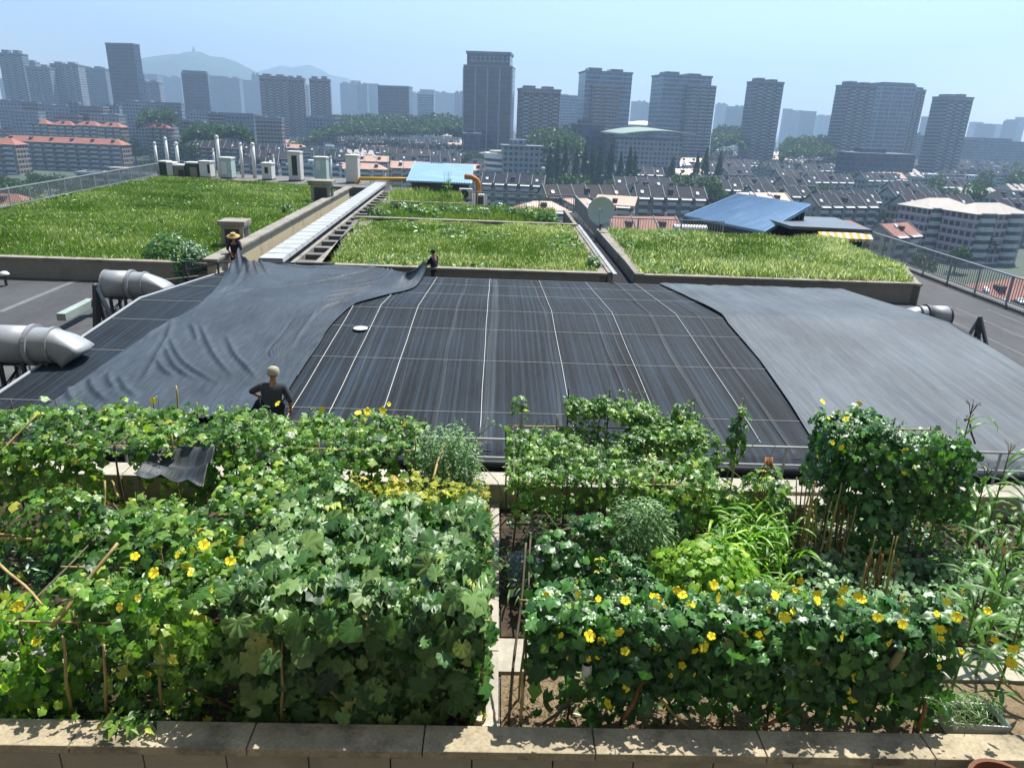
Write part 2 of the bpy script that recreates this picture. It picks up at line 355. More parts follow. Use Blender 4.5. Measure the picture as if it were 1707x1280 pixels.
# netted low gable
def roofz(y):
    if y<12.75: return .38-(12.75-y)*.5
    if y<21.2: return .38+(y-12.75)*(1.05-.38)/(21.2-12.75)
    return 1.05-(y-21.2)*(1.05-.5)/(28.2-21.2)
RX0,RX1=-10.6,13.9
gr=thing('low_gable_roof','broad low gabled roof hidden under black shade netting','roof',(0,20.5,0))
gm=MB(); prof=[(12.6,.02),(12.75,.38),(21.2,1.05),(28.2,.5),(28.2,.02)]
V=[(RX0,y-20.5,z-.03) for y,z in prof]+[(RX1,y-20.5,z-.03) for y,z in prof]
gm.add(V,[(0,1,6,5),(1,2,7,6),(2,3,8,7),(3,4,9,8),(4,3,2,1,0),(5,6,7,8,9)])
gm.build('roof_shell',MEMB_D,gr)
e=MB(); e.tube([(RX0,y-20.5,z+.01) for y,z in prof[1:4]],.035,6); e.build('edge_trim',mat('edge_pale','9a9fa3',.5,.1,3),gr); 
e=MB(); e.tube([(RX1+.02,y-20.5,z+.02) for y,z in prof[1:4]],.05,6); e.build('edge_trim',MEMB_D,gr)
# base shade net
NET=netmat('black_shade_net','03060a','2a3844',13.0,.05,.75,.2,strip=1.35)
NET2=netmat('sheen_toned_shade_net','2a333a','68757f',10.0,.3,.6,.35,strip=.4)  # paler base colour stands in for the sun's sheen on this net
def onroof(px,py,off=0):
    d=ray(px,py); lo,hi=8.0,40.0
    for k in range(50):
        y=(lo+hi)/2; z=CAM_H+d.z*y/d.y
        if z>roofz(y)+off: lo=y
        else: hi=y
    return Vector((d.x*y/d.y,y,z))
rb=[onroof(*p) for p in ((1095,474),(1140,495),(1209,535),(1212,541),(1265,602),(1318,680),(1366,757))]   # edge of the right-hand net
rb.sort(key=lambda p:p.y)
def rbx(y): return float(np.interp(y,[p.y for p in rb],[p.x for p in rb]))
ys=np.unique(np.concatenate([np.linspace(12.45,28.15,64),[12.75,21.2]]))
def netgrid(name,xl,xr,off,m,lab,nx=60,wr=.02,seed=1):
    V=[];F=[]
    for j,y in enumerate(ys):
        a,b=xl(y),xr(y)
        for i in range(nx+1):
            x=a+(b-a)*i/nx; V.append((x,y,0))
    V=np.array(V); z=np.array([roofz(y) for y in V[:,1]])
    z+=off+wr*(cheapnoise(V[:,0]*3.0,V[:,1]*.5,1.0,seed)*.5+.5)*.8
    V[:,2]=z
    n=len(ys); idx=np.arange(n*(nx+1)).reshape(n,nx+1)
    F=np.stack([idx[:-1,:-1],idx[:-1,1:],idx[1:,1:],idx[1:,:-1]],-1).reshape(-1,4)
    o=link(name,tri_mesh(name,V,F,m,smooth=True)); return tag(o,lab,'shade net')
netgrid('shade_net',lambda y:RX0+.06,lambda y:rbx(y)+.35,.012,NET,'black shade net stretched flat under the grid of white cords',70,.02,1)
netgrid('shade_net',lambda y:rbx(y),lambda y:RX1-.02,.05,NET2,'shade net, its sun sheen painted pale grey, over the right end of the roof',90,.1,4)
sk=MB().grid(lambda u,v:(RX0+(RX1-RX0)*u,12.47-.04*math.sin(u*90)*v-.25*v,.27-.22*v+.02*math.sin(u*60)),160,5).build('net_hem',NET,smooth=True)
tag(sk,'ragged black hem of netting hanging over the front edge of the roof','net hem')
base_net=bpy.data.objects['shade_net']; NETS=netmat('net_overlap','0d1318','39454e',16.0,.05,.7,.25,strip=1.2)
for xs_,w_ in ((-3.2,.06),(-1.15,.1),(-.05,.24),(1.45,.08),(3.0,.06),(3.35,.05),(4.7,.12),(6.1,.08),(7.2,.05),(-2.1,.04)):
    mb=MB(); ys2=sorted(list(np.linspace(12.7,28.0,30))+[21.2])
    P=[(xs_+.05*math.sin(y*.35+xs_)+.02*math.sin(y*1.3),y,roofz(y)+.033) for y in ys2 if xs_<rbx(y)-.1]
    mb.add([(x-w_/2,y,z) for x,y,z in P]+[(x+w_/2,y,z) for x,y,z in P],[(i,len(P)+i,len(P)+i+1,i+1) for i in range(len(P)-1)]); mb.build('overlap_seam',NETS,base_net)
# cords over the net
kx=[onroof(589,512).x,onroof(635,512).x,onroof(696,516).x,onroof(812,521).x,onroof(920,526).x,onroof(1023,531).x,onroof(1132,534).x]
ordn=['leftmost','second','third','fourth','fifth','sixth','rightmost']
for i,x in enumerate(kx):
    P=[]
    for y in sorted(list(np.linspace(12.6,28.1,12))+[21.2]): P.append((x+.006*math.sin(y*1.7+i),y,roofz(y)+.045))
    o=MB().tube(P,.0065,5).build('cord',ROPE); tag(o,f'{ordn[i]} of the white cords running up the black net from front to back','cord','lengthwise cords on the net')
cyy=[onroof(820,p).y for p in (690,604,552,520,494,478,467)]
cnm=['nearest','second nearest','third nearest','middle','third farthest','second farthest','farthest']
for i,y in enumerate(cyy):
    P=[(x,y+.012*math.sin(x*.9+i),roofz(y)+.036) for x in np.linspace(RX0+.1,rbx(y)+.1,30)]
    o=MB().tube(P,.0042,4).build('cord',ROPE); tag(o,f'{cnm[i]} of the thin white cords stretched crosswise over the black net','cord','crosswise cords on the net')
p=onroof(601,551); o=MB().lathe([(.02,0),(.17,.0),(.2,.03),(.17,.035),(.02,.02)],24).build('plate',WHITE,loc=(p.x,p.y,p.z+.04),smooth=True); tag(o,'small white round plate lying on the black net','plate')
# ---- dragged net
TOPS=[]
def bez(pts,n):
    """polyline through pts resampled by a Catmull-Rom"""
    P=[np.array(p,float) for p in pts]; P=[2*P[0]-P[1]]+P+[2*P[-1]-P[-2]]; out=[]
    segs=len(P)-3
    for k in range(n+1):
        t=k/n*segs; i=min(int(t),segs-1); u=t-i; a,b,c,d=P[i:i+4]
        out.append(.5*((2*b)+(-a+c)*u+(2*a-5*b+4*c-d)*u*u+(-a+3*b-3*c+d)*u**3))
    return np.array(out)
h3=Py(397,425,28.6); h2=Py(714,443,29.0); h1=Py(436,655,12.95)
def L(px,py,off): return onroof(px,py,off)
left=[h3,L(372,452,.35),L(342,490,.2),L(275,540,.08),L(212,582,.06),L(140,632,.06),L(62,690,.05)]
right=[h2,L(690,459,.5),L(640,482,.28),L(585,508,.12),L(548,545,.1),L(532,572,.1),L(487,628,.22)]
top=[h3,L(412,438,.55),L(452,450,.2),L(540,453,.15),L(630,455,.25),L(685,450,.6),h2]
bot=[L(62,690,.05),L(130,700,.08),L(230,702,.12),L(330,695,.15),L(395,690,.2),Py(430,672,12.9),h1,L(487,628,.22)]
NU,NV=200,240
Lc=bez(left,NV); Rc=bez(right,NV); Tc=bez(top,NU); Bc=bez(bot,NU)
U=np.linspace(0,1,NU+1)[None,:,None]; W=np.linspace(0,1,NV+1)[:,None,None]
Sg=(1-U)*Lc[:,None,:]+U*Rc[:,None,:]+(Tc[None]-((1-U)*Lc[0]+U*Rc[0]))*(1-W)**7+(Bc[None]-((1-U)*Lc[-1]+U*Rc[-1]))*W**6
u=U[:,:,0]; v=W[:,:,0]
rz_=np.vectorize(roofz)(np.clip(Sg[:,:,1],12.76,28.15))
def fold(d,wd): return np.exp(-(d/wd)**2)
wr=np.zeros_like(u+v)
XY=Sg[:,:,:2]
def crease(pts,wd,amp,asym=.5):
    """a fold of the cloth along a line surveyed on the roof"""
    global wr
    P=bez([onroof(a,b) for a,b in pts],24)[:,:2]; best=np.full(wr.shape,9.); sgn=np.zeros(wr.shape); tt=np.zeros(wr.shape)
    for k in range(len(P)-1):
        a,b=P[k],P[k+1]; d=b-a; l2=(d*d).sum()+1e-9; t_=np.clip(((XY-a)*d).sum(-1)/l2,0,1); q=XY-(a+t_[...,None]*d); dd=np.sqrt((q*q).sum(-1)); m_=dd<best
        best[m_]=dd[m_]; sgn[m_]=(d[0]*q[...,1]-d[1]*q[...,0])[m_]; tt[m_]=((k+t_)/(len(P)-1))[m_]
    x=best*np.sign(sgn)/wd; taper=np.clip(tt*5,0,1)*np.clip((1-tt)*4,0,1)
    wr+=amp*taper*(np.exp(-np.where(x>0,x*1.0,x*(1+asym*2))**2)-.35*np.exp(-((x+1.5)/.8)**2))
def c5(*p): return [(a*.2656,360+b*.2656) for a,b in p]
def c6(*p): return [(350+a*.297,280+b*.297) for a,b in p]
for pts in [c5((1085,640),(1060,760),(990,890),(930,1000),(880,1070)),c5((1062,760),(1110,880),(1200,975),(1390,1085)),c5((1030,815),(1075,920),(1130,990),(1260,1060)),c5((985,915),(1030,985),(1100,1030)),c5((750,1020),(790,1100),(870,1160)),c5((565,1030),(590,1110),(700,1205)),c5((1250,680),(1300,800),(1360,910),(1470,1040)),c5((1420,760),(1470,880),(1540,960),(1619,1050)),c5((690,1000),(690,1060),(740,1110)),c5((430,1090),(440,1150),(480,1190)),c5((560,985),(460,1060),(350,1130)),c5((1200,690),(1230,760),(1240,800))]: crease(pts,.085,.043)
for pts in [c6((0,728),(300,690),(700,645),(1050,608)),c6((60,735),(200,705),(420,690)),c6((20,722),(120,680),(210,600),(190,545)),c5((1545,400),(1430,470),(1300,490),(1200,530),(1090,640)),c5((1300,480),(1180,560),(1080,660),(930,740),(800,830)),c5((1090,640),(980,720),(900,790))]: crease(pts,.085,.043)
for k in range(9): crease(c6((690-k*22,770+k*6),(600-k*22,830+k*14),(520-k*22,930+k*14),(450-k*12,1040+k*6)),.05,.035)
for k in range(8): crease(c6((860+k*25,715-k*13),(740+k*10,760-k*20),(640-k*15,800-k*28)),.06,.06)
for k in range(6): crease(c6((130+k*7,500),(110+k*24,560),(60+k*55,640)),.08,.09)
for k in range(6): crease(c6((1215,545+k*6),(1100,570+k*9),(940,590+k*16)),.07,.07)
wr+=.02*(cheapnoise(u*16,v*16,1.0,9)*.5+.5)+.02*cheapnoise(u*70,v*52,1.0,12)*np.clip((.45-u)*3,0.15,1)*np.clip(v-.3,0,1)
Ht=np.interp(u+0*v,[0,.03,.12,.45,.8,.95,1],[h3.z-roofz(28.1)+.05,.86,.62,.28,.42,.62,h2.z-roofz(28.1)+.02])
hgt=.06+Ht*np.clip(1-v/(.24-.08*u),0,1)**1.5
dd=np.sqrt(((XY-np.array(h1)[:2])**2).sum(-1)); hgt+=(h1.z-roofz(12.95)-.06)*np.exp(-dd/.5)
Sg[:,:,2]=rz_+hgt+wr+.02
idx=np.arange((NU+1)*(NV+1)).reshape(NV+1,NU+1)
F=np.stack([idx[:-1,:-1],idx[1:,:-1],idx[1:,1:],idx[:-1,1:]],-1).reshape(-1,4)
NET3=netmat('slate_shade_net','1f2830','55636f',14.0,1.2,.6,.3,strip=.3,fine=60)
o=link('dragged_shade_net',tri_mesh('dragged_shade_net',Sg.reshape(-1,3),F,NET3,smooth=True)); tag(o,'loose wrinkled dark net being pulled over the roof by three workers','shade net')
o.modifiers.new('cloth','SOLIDIFY').thickness=.012
# ---------------------------------------------------------------- planters behind
GRASS=leafmat('meadow_grass',[(0,'3f5a26'),(.35,'61803a'),(.7,'86985a'),(.9,'c3c69a'),(1,'e2e2d4')],.35,.6,.15,1.2)
HERB=leafmat('dark_shrub_leaf',[(0,'1f3314'),(.5,'3a5723'),(1,'6d8440')],.3,.5,.25,1.2)
def inpoly(x,y,poly):
    c=np.zeros(len(x),bool); n=len(poly)
    for i in range(n):
        x1,y1=poly[i]; x2,y2=poly[(i+1)%n]
        k=((y1>y)!=(y2>y))&(x<(x2-x1)*(y-y1)/((y2-y1) if y2!=y1 else 1e-9)+x1); c^=k
    return c
def scatter(poly,n,seed=0):
    r=np.random.default_rng(seed); xs=[p[0] for p in poly]; ysl=[p[1] for p in poly]; X=[];Y=[];got=0
    while got<n:
        x=r.uniform(min(xs),max(xs),n); y=r.uniform(min(ysl),max(ysl),n); k=inpoly(x,y,poly); X.append(x[k]);Y.append(y[k]); got+=k.sum()
    return np.concatenate(X)[:n],np.concatenate(Y)[:n]
def meadow(name,poly,z0,n,hmin,hmax,label,seed,m=GRASS,wd=.016,tb=.4,white=.02,lump=.25):
    r=np.random.default_rng(seed); x,y=scatter(poly,n,seed)
    nn=cheapnoise(x,y,.45,seed)*.5+.5; n2=cheapnoise(x,y,1.6,seed+1)*.5+.5
    k=r.random(n)<(.45+.55*n2); x,y,nn,n2=x[k],y[k],nn[k],n2[k]; n=len(x)
    h=r.uniform(hmin,hmax,n)*(.55+.75*n2)*(1+lump*nn)
    a=r.uniform(0,6.28,n); ln=r.uniform(.1,.75,n)*h; la=r.uniform(0,6.28,n); ww=wd*r.uniform(.6,1.5,n)
    V=np.zeros((n,4,3)); b=np.stack([np.cos(a)*ww,np.sin(a)*ww,0*a],1); p=np.stack([x,y,np.full(n,z0)],1)
    tip=p+np.stack([np.cos(la)*ln,np.sin(la)*ln,h],1); mid=p*.45+tip*.55; mid[:,2]+=.12*h
    V[:,0]=p-b*.6; V[:,1]=mid+b; V[:,2]=tip; V[:,3]=mid-b
    ti=np.clip(tb+.42*(nn-.5)+.3*(cheapnoise(x,y,.16,seed+7)*.5)+.25*(n2-.5)+r.normal(0,.12,n),0,.92); wsel=r.random(n)<white*(nn*2.0); ti[wsel]=1.0
    at=np.repeat(ti,4); F=np.arange(n*4).reshape(n,4)
    o=link(name,tri_mesh(name,V.reshape(-1,3),F,m,at)); tag(o,label,'grass',kind='stuff'); return o
def planter(label,poly,z_top,walls,wm=CONC_DARK,th=.28,soilz=.62):
    cx=sum(p[0] for p in poly)/len(poly); cyv=sum(p[1] for p in poly)/len(poly)
    t=thing('roof_planter',label,'planter',(cx,cyv,0)); 
    n=len(poly)
    MB().prism([(p[0]-cx,p[1]-cyv) for p in poly],0.0,soilz).build('soil',mat('planter_turf','5d6d34',.95,.35,.8,.4,fine=.3,stain='5f5336',stain_amt=.6,stain_scale=.4),t)
    for (i,mm,zt,capm) in walls:
        a=Vector((poly[i][0]-cx,poly[i][1]-cyv,0)); b=Vector((poly[(i+1)%n][0]-cx,poly[(i+1)%n][1]-cyv,0)); d=b-a; Ln=d.length; ang=math.atan2(d.y,d.x)
        T=Matrix.Translation(a)@Matrix.Rotation(ang,4,'Z')
        wl=MB().bx(-th+.0,Ln+th,-th,-.003,0,zt-.09,0,T).build('wall',mm,t)
        c=MB(); x=-th-.04
        while x<Ln+th: c.bx(x,min(x+3.0,Ln+th+.04)-.01,-th-.05,.06,zt-.088,zt,0,T); x+=3.0
        c.build('coping',capm,wl)
    return t
LP=[(-27.6,28.3),(-11.45,28.3),(-12.0,57.0),(-14.9,62.5),(-29.7,66.4)]
planter('broad left-hand roof planter full of tall grass behind the silver ducts',LP,.8,[(0,GREYWALL,.82,CONC),(3,CONC_DARK,.8,CONC),(4,CONC_DARK,.8,CONC)])
meadow('grass',LP,.62,330000,.12,.3,'tall bright green meadow grass filling the broad left roof planter',21,tb=.42,white=.06)
MP=[(-6.7,28.9),(4.15,28.9),(4.3,42.3),(-7.9,42.3)]
planter('middle roof planter of pale flowering weeds behind the worker in blue',MP,.8,[(0,GREYWALL,.82,CONC),(1,CONC_DARK,.8,CONC),(2,CONC,.95,CONC),(3,CONC_DARK,.8,CONC_DARK)])
meadow('grass',MP,.62,150000,.12,.3,'pale yellowish green weeds filling the middle roof planter',22,tb=.48,white=.16)
RP=[(5.9,28.9),(17.0,28.9),(18.6,33),(18.9,41),(6.2,41.4)]
planter('right-hand roof planter of overgrown weeds in front of the big blue shed',RP,.8,[(0,GREYWALL,.82,CONC),(1,CONC_DARK,.8,CONC),(3,CONC_DARK,.8,CONC),(4,CONC_DARK,.85,CONC)])
meadow('grass',RP,.62,170000,.12,.36,'lumpy overgrown weeds filling the right-hand roof planter',23,tb=.44,white=.22,lump=.6)
BP=[(-7.6,43.4),(3.6,43.4),(3.9,50.5),(-8.2,50.5)]
planter('narrow back planter of dark shrubs beyond the middle planter',BP,.8,[(0,CONC_DARK,.85,CONC)])
meadow('grass',BP,.6,14000,.2,.5,'weeds between the dark shrubs in the narrow back planter',24,tb=.4,white=.0)
CP=[(-8.1,52.5),(-2.6,52.5),(-2.6,59),(-8.4,59)]
planter('small far planter of yellowing weeds below the smaller blue roof',CP,.8,[(0,CONC_DARK,.85,CONC)])
meadow('grass',CP,.6,5000,.3,.7,'yellowing weeds in the small planter below the smaller blue roof',25,tb=.62,white=.05)
# cream wall, lidded duct, beam ladder, walkway
def run(a,b): 
    a=Vector(a);b=Vector(b); d=b-a; return Matrix.Translation(a)@Matrix.Rotation(math.atan2(d.y,d.x)-math.pi/2,4,'Z'),d.length
T,Ln=run((-10.62,27.3,0),(-11.65,58,0))
cw=thing('cream_parapet','peeling cream rendered parapet with grey coping beside the left meadow','wall',(0,0,0)); cw.matrix_world=T
MB().bx(-.32,0,0,Ln,0,1.0).build('wall',CREAM,cw)
c=MB(); y=-.05
while y<Ln: c.bx(-.46,.1,y,y+2.9,1.003,1.13); y+=2.92
c.build('coping',CONC,cw,bevel=.02)
T,Ln=run((-8.95,28.6,0),(-10.35,65,0))
ld=thing('lidded_duct','long raised duct with pale square lids running away up the roof','duct',(0,0,0)); ld.matrix_world=T
MB().bx(-.42,.42,0,Ln,0,.82).build('trough',CONC_DARK,ld)
c=MB(); y=0
while y<Ln: c.hull8([(-.5,y,.823),(.5,y,.823),(.5,y+1.17,.823),(-.5,y+1.17,.823)],[(-.46,y+.03,.98),(.46,y+.03,.98),(.46,y+1.14,.98),(-.46,y+1.14,.98)]); y+=1.2
c.build('lid',WHITE_T,ld)
T,Ln=run((-7.75,28.8,0),(-8.9,60,0))
bl=thing('concrete_beam_frame','ladder of concrete beams with dark square openings beside the pale duct','beams',(0,0,0)); bl.matrix_world=T
MB().bx(-.5,-.32,0,Ln,0,.8).build('side_beam',CONC,bl); MB().bx(.42,1.05,0,Ln,0,.8).build('walkway',CONC,bl)
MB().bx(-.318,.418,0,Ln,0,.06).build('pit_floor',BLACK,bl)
y=.3
while y<Ln: MB().bx(-.318,.418,y,y+.5,.061,.77).build('cross_beam',CONC_DARK,bl); y+=1.75
# channel between the middle and right planters
ch=thing('rain_channel','dark sunken channel with a pale metal lip between two planters','channel',(4.9,28.5,0))
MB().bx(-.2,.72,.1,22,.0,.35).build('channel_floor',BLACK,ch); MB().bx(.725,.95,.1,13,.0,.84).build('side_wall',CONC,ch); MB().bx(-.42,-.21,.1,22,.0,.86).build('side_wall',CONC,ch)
MB().bx(-.28,-.12,-.35,14,.866,.9).build('metal_lip',STEEL,ch)
# stair rail at the far left end of the net
fr=thing('steel_trestle','small rusty steel trestle frame beside the worker in the straw hat','trestle',(-11.4,27.2,0))
for a,b in [((-.5,0,0),(-.35,0,1.0)),((-.2,0,0),(-.35,0,1.0)),((.9,0,0),(.9,0,1.05)),((-.5,.5,0),(-.35,.5,1.0))]: MB().bar(a,b,.06,.06).build('leg',STEEL_D,fr)
MB().bar((-.9,0,.55),(1.0,0,1.0),.05,.05).build('brace',STEEL_D,fr); MB().bar((-.35,0,1.0),(5.2,.4,1.05),.05,.05).build('top_rail',STEEL_D,fr); MB().bar((-1.4,0,.25),(.9,0,.6),.08,.04).build('tread',CONC,fr)
# vent boxes
def ventbox(p,wd,h,label):
    t=thing('vent_box',label,'vent',p,rad(3))
    MB().bx(-wd/2,wd/2,-wd/2,wd/2,0,h*.82).build('wall',CONC_PALE,t); MB().bx(-wd*.62,wd*.62,-wd*.62,wd*.62,h*.823,h).build('roof_slab',CONC,t,bevel=.03)
    for T in (Matrix.Identity(4),Matrix.Rotation(math.pi/2,4,'Z')):
        mb=MB().bx(-wd*.33,wd*.33,-wd/2-.02,-wd/2+.01,h*.18,h*.72,0,T)
        for k in range(6): mb.bx(-wd*.33,wd*.33,-wd/2-.05,-wd/2-.021,h*(.2+k*.085),h*(.23+k*.085),0,T)
        mb.build('louvre',STEEL_D,t)
p=Pz(394,404,.85); ventbox((p.x,p.y,.6),.95,1.25,'squat concrete vent box standing in the grass behind the straw hatted worker')
p=Pz(538,334,.85); ventbox((p.x,p.y,.6),1.3,1.6,'farther concrete vent box beside the pale duct at the end of the meadow')
# ducts
def fan_duct(y,pxs,zc,r,label,sgn=1,xs=None):
    if xs is None: xs=[Py(px,py,y).x for px,py in pxs]
    x0,x1,x2,x3=xs; t=thing('fan_duct',label,'duct',(x0,y,0))
    RX=Matrix.Rotation(math.pi/2,4,'Y')
    def cyl(xa,xb,rr,extra=0): return Matrix.Translation((xa-x0,0,zc))@RX,xb-xa
    T=Matrix.Translation((0,0,zc))@RX
    l1=x1-x0; l2=x2-x0
    MB().lathe([(r*.05,0),(r*.93,0),(r,.03*sgn),(r,l1-.02*sgn)],28,0,T).build('fan_casing',STEEL,t,smooth=True)
    for pr in ([(r,l1-.05*sgn),(r*1.1,l1-.05*sgn),(r*1.1,l1+.05*sgn),(r,l1+.05*sgn)],[(r*.97,.0),(r*1.05,.0),(r*1.05,.05*sgn),(r,.05*sgn)],[(r*.9,l2-.03*sgn),(r*1.0,l2-.03*sgn),(r*1.0,l2+.03*sgn),(r*.9,l2+.03*sgn)]):
        MB().lathe(pr,28,0,T).build('flange',STEEL_D if sgn<0 else STEEL,t)
    MB().lathe([(r*.93,l1+.05*sgn),(r*.93,l2-.03*sgn)],28,0,T,cap=False).build('sleeve',STEEL,t,smooth=True)
    # round-to-rectangular bend dropping to the roof edge
    mb=MB(); n=24; rows=[]
    x3l=x3-x0
    for k,(f) in enumerate((0,.17,.33,.5,.67,.83,1.0)):
        row=[]
        for i in range(n):
            a=2*math.pi*i/n; cx_,sz=math.cos(a),math.sin(a)
            sq=1/max(abs(cx_),abs(sz)); rr=r*.92*((1-f)+f*sq*.82)
            top=l2+(x3l-l2)*f+( .28*f*sz*sgn)
            row.append((top, cx_*rr*(1+.15*f), zc+sz*rr*(1-.45*f)-.34*r*f*f*1.6))
        rows.append(row)
    V=[p for r_ in rows for p in r_]; F=[(k*n+i,k*n+(i+1)%n,(k+1)*n+(i+1)%n,(k+1)*n+i) for k in range(6) for i in range(n)]; F.append(tuple(range(6*n,7*n)))
    mb.add(V,F).build('bend',STEEL,t,smooth=True)
    for xx in (.25*l1,.8*l1,l2-.1*sgn):
        for yy in (-.38*r*1.6,.38*r*1.6): MB().bx(xx-.04,xx+.04,yy-.04,yy+.04,0,zc-r*.72).build('leg',STEEL_D,t)
    MB().bx(min(.2*l1,.85*l1),max(.2*l1,.85*l1),-.35*r*1.6,.35*r*1.6,zc-r*1.0,zc-r*.93).build('cradle',STEEL_D,t)
    for k in range(2): MB().tube([(.3*l1,-.4,zc-r),(.5*l1,-.6,.15+.1*k),(.8*l1,-.45,zc-r*.9)],.02,6).build('cable',BLACK,t)
    return t
fan_duct(16.4,[(-14,560),(56,560),(90,566),(128,576)],1.06,.45,'big silver fan duct nearest the camera at the left edge of the roof')
fan_duct(23.6,[(178,480),(222,480),(244,480),(274,486)],.9,.45,'farther silver fan duct below the left meadow wall')
fan_duct(24.0,None,.6,.37,'silver fan duct poking out behind the right edge of the grey net',-1,[15.65,14.9,14.6,14.1])
fan_duct(16.6,None,.7,.48,'silver fan duct cut off by the right edge of the picture',-1,[16.4,15.2,14.7,14.0])
def stay(base,apex,legs,label,wd=.1):
    b=Vector(base); t=thing('stay_frame',label,'frame',b)
    for i,l in enumerate(legs): MB().bar(Vector(l)-b,Vector(apex)-b,wd,wd).build('leg',STEEL_D if i else STEEL,t)
    MB().bx(-.2,.2,-.2,.2,0,.06).build('foot_plate',STEEL_D,t)
b=Pz(158,556,0); stay(b,Py(158,474,b.y),[Pz(190,536,.3),Pz(159,556,0),Pz(168,552,0),Pz(178,545,.1)],'steel stay frame standing between the two left ducts')
b=Pz(1628,592,0.1); a=Py(1634,528,b.y); stay((b.x,b.y,0),a,[Pz(1606,575,.1),Pz(1619,582,.1),Pz(1629,592,.1),Pz(1650,602,.1)],'dark steel tripod stay beside the right edge of the grey net',.085)
p=Pz(1666,616,0); MB().bx(-.4,.4,-.22,.22,0,.2).build('block',mat('brown_block','4d3a30',.9,.2,3),loc=(p.x,p.y,0)); o=bpy.data.objects['block']; o.name='plinth_block'; tag(o,'small brown plinth block at the foot of the right tripod stay','block')
p0=Pz(105,545,.1); p1=Pz(155,518,.1); o=MB().bar((0,0,.3),p1-p0+Vector((0,0,.3)),.26,.22).build('cable_tray',mat('pale_green_metal','8f9d94',.6,.15,2),loc=p0); tag(o,'pale green sloping cable tray between the two left ducts','tray')
p=Pz(60,622,0); st=thing('step_stool','small grey metal stool under the nearest duct','stool',p)
MB().bx(-.25,.25,-.18,.18,.5,.54).build('seat',STEEL,st)
for sx in (-1,1):
    for sy in (-1,1): MB().bar((sx*.22,sy*.15,.5),(sx*.27,sy*.2,0),.04,.04).build('leg',STEEL,st)
def mushroom(p,label):
    t=thing('mushroom_vent',label,'vent',p)
    MB().tube([(0,0,0),(0,0,.42)],.05,10).build('pipe',STEEL_D,t); MB().lathe([(.05,.40),(.17,.40),(.17,.44),(.1,.52),(.01,.54)],14).build('cap',WHITE,t,smooth=True)
mushroom(Pz(11,476,0),'white capped mushroom vent on the left flat roof'); mushroom(Pz(1436,501,0),'white capped mushroom vent beside the right planter wall')
# railings
def railing(a,b,h,label,bars=.14,m=STEEL_D,sp=2.0,kerb=None):
    a=Vector(a);b=Vector(b);d=b-a;Ln=Vector((d.x,d.y,0)).length; ang=math.atan2(d.y,d.x); t=thing('bar_railing',label,'railing',a,ang); sl_=d.z/Ln
    MB().bar((0,0,h),(Ln,0,h+d.z),.07,.06).build('top_rail',STEEL if m is STEEL else m,t); MB().bar((0,0,.12),(Ln,0,.12+d.z),.04,.04).build('bottom_rail',m,t)
    k=0
    n=int(Ln/sp)
    for i in range(n+1): MB().bx(i*Ln/n-.03,i*Ln/n+.03,-.03,.03,sl_*i*Ln/n,h-.03+sl_*i*Ln/n).build('post',m,t)
    mb=MB(); nb=int(Ln/bars)
    for i in range(1,nb): x=i*Ln/nb; mb.bx(x-.012,x+.012,-.012,.012,.14+sl_*x,h-.04+sl_*x)
    mb.build('baluster_screen',m,t)
    if kerb: MB().bx(0,Ln,-.2,.2,-kerb,0.0).build('kerb',CONC_DARK,t)
    return t
RAILM=mat('grey_rail_paint','8d9297',.5,.1,2)
railing((20.75,20,.1),(21.25,41.5,.1),1.15,'long grey bar railing along the right edge of the roof',.16,RAILM,2.0,.35)
railing((21.2,41.6,.1),(16.5,45.8,.1),1.15,'short return of grey bar railing behind the dark awning shed',.16,RAILM,2.0,.3)
railing((-27.4,40,.8),(-30.0,66.8,.8),1.05,'long bar railing along the left edge of the meadow',.18,RAILM,2.2)
railing((-27.0,30,.8),(-27.4,39.9,.8),1.05,'nearest stretch of bar railing at the left edge of the meadow',.18,RAILM,2.2)
railing((5.6,41.8,.3),(13.0,41.9,.3),1.15,'bar railing behind the satellite dish',.16,RAILM,2.0)
railing((-1.9,51.2,.6),(5.2,51.0,.6),1.15,'bar railing beyond the narrow back planter',.16,RAILM,2.0)
railing((5.3,51.0,.6),(5.6,42.0,.3),1.15,'bar railing running back along the channel to the dish',.16,RAILM,2.0)
railing((-11.6,67.5,.7),(-6.6,67.6,.7),1.2,'far bar railing left of the smaller blue roof',.16,RAILM,2.0)
# far cabinets and pipes
kb=MB().bx(-30,-10.5,62.9,71.8,0,.72).build('far_plinth',CONC_DARK); tag(kb,'dark concrete plinth carrying the row of white cabinets at the far end','plinth')
def cabinet(x0,x1,y0,y1,label,m=WHITE,dist=67.0,slot=None):
    a=Py(x0,y1,dist); b=Py(x1,y1,dist); c=Py(x0,y0,dist); wd=b.x-a.x; h=c.z-.72
    t=thing('roof_cabinet',label,'cabinet',((a.x+b.x)/2,dist,.72))
    MB().bx(-wd/2,wd/2,-.5,.6,.12,h-.12).build('body',m,t,bevel=.02); MB().bx(-wd/2-.05,wd/2+.05,-.55,.65,h-.117,h).build('lid',WHITE,t); MB().bx(-wd/2-.03,wd/2+.03,-.53,.63,0,.117).build('base',CONC_DARK,t)
    if slot: MB().bx(-wd/2*slot[0],wd/2*slot[1],-.53,-.503,h*slot[2],h*slot[3]).build('door',slot[4],t)
GRN=mat('dark_green_paint','2f4a3c',.7,.15,2); TEAL=mat('pale_teal_paint','a9bdb8',.6,.08,2); BRN=mat('brown_grey_render','8a8172',.85,.12,2)
DG=mat('cabinet_grille','39403f',.6,.1)
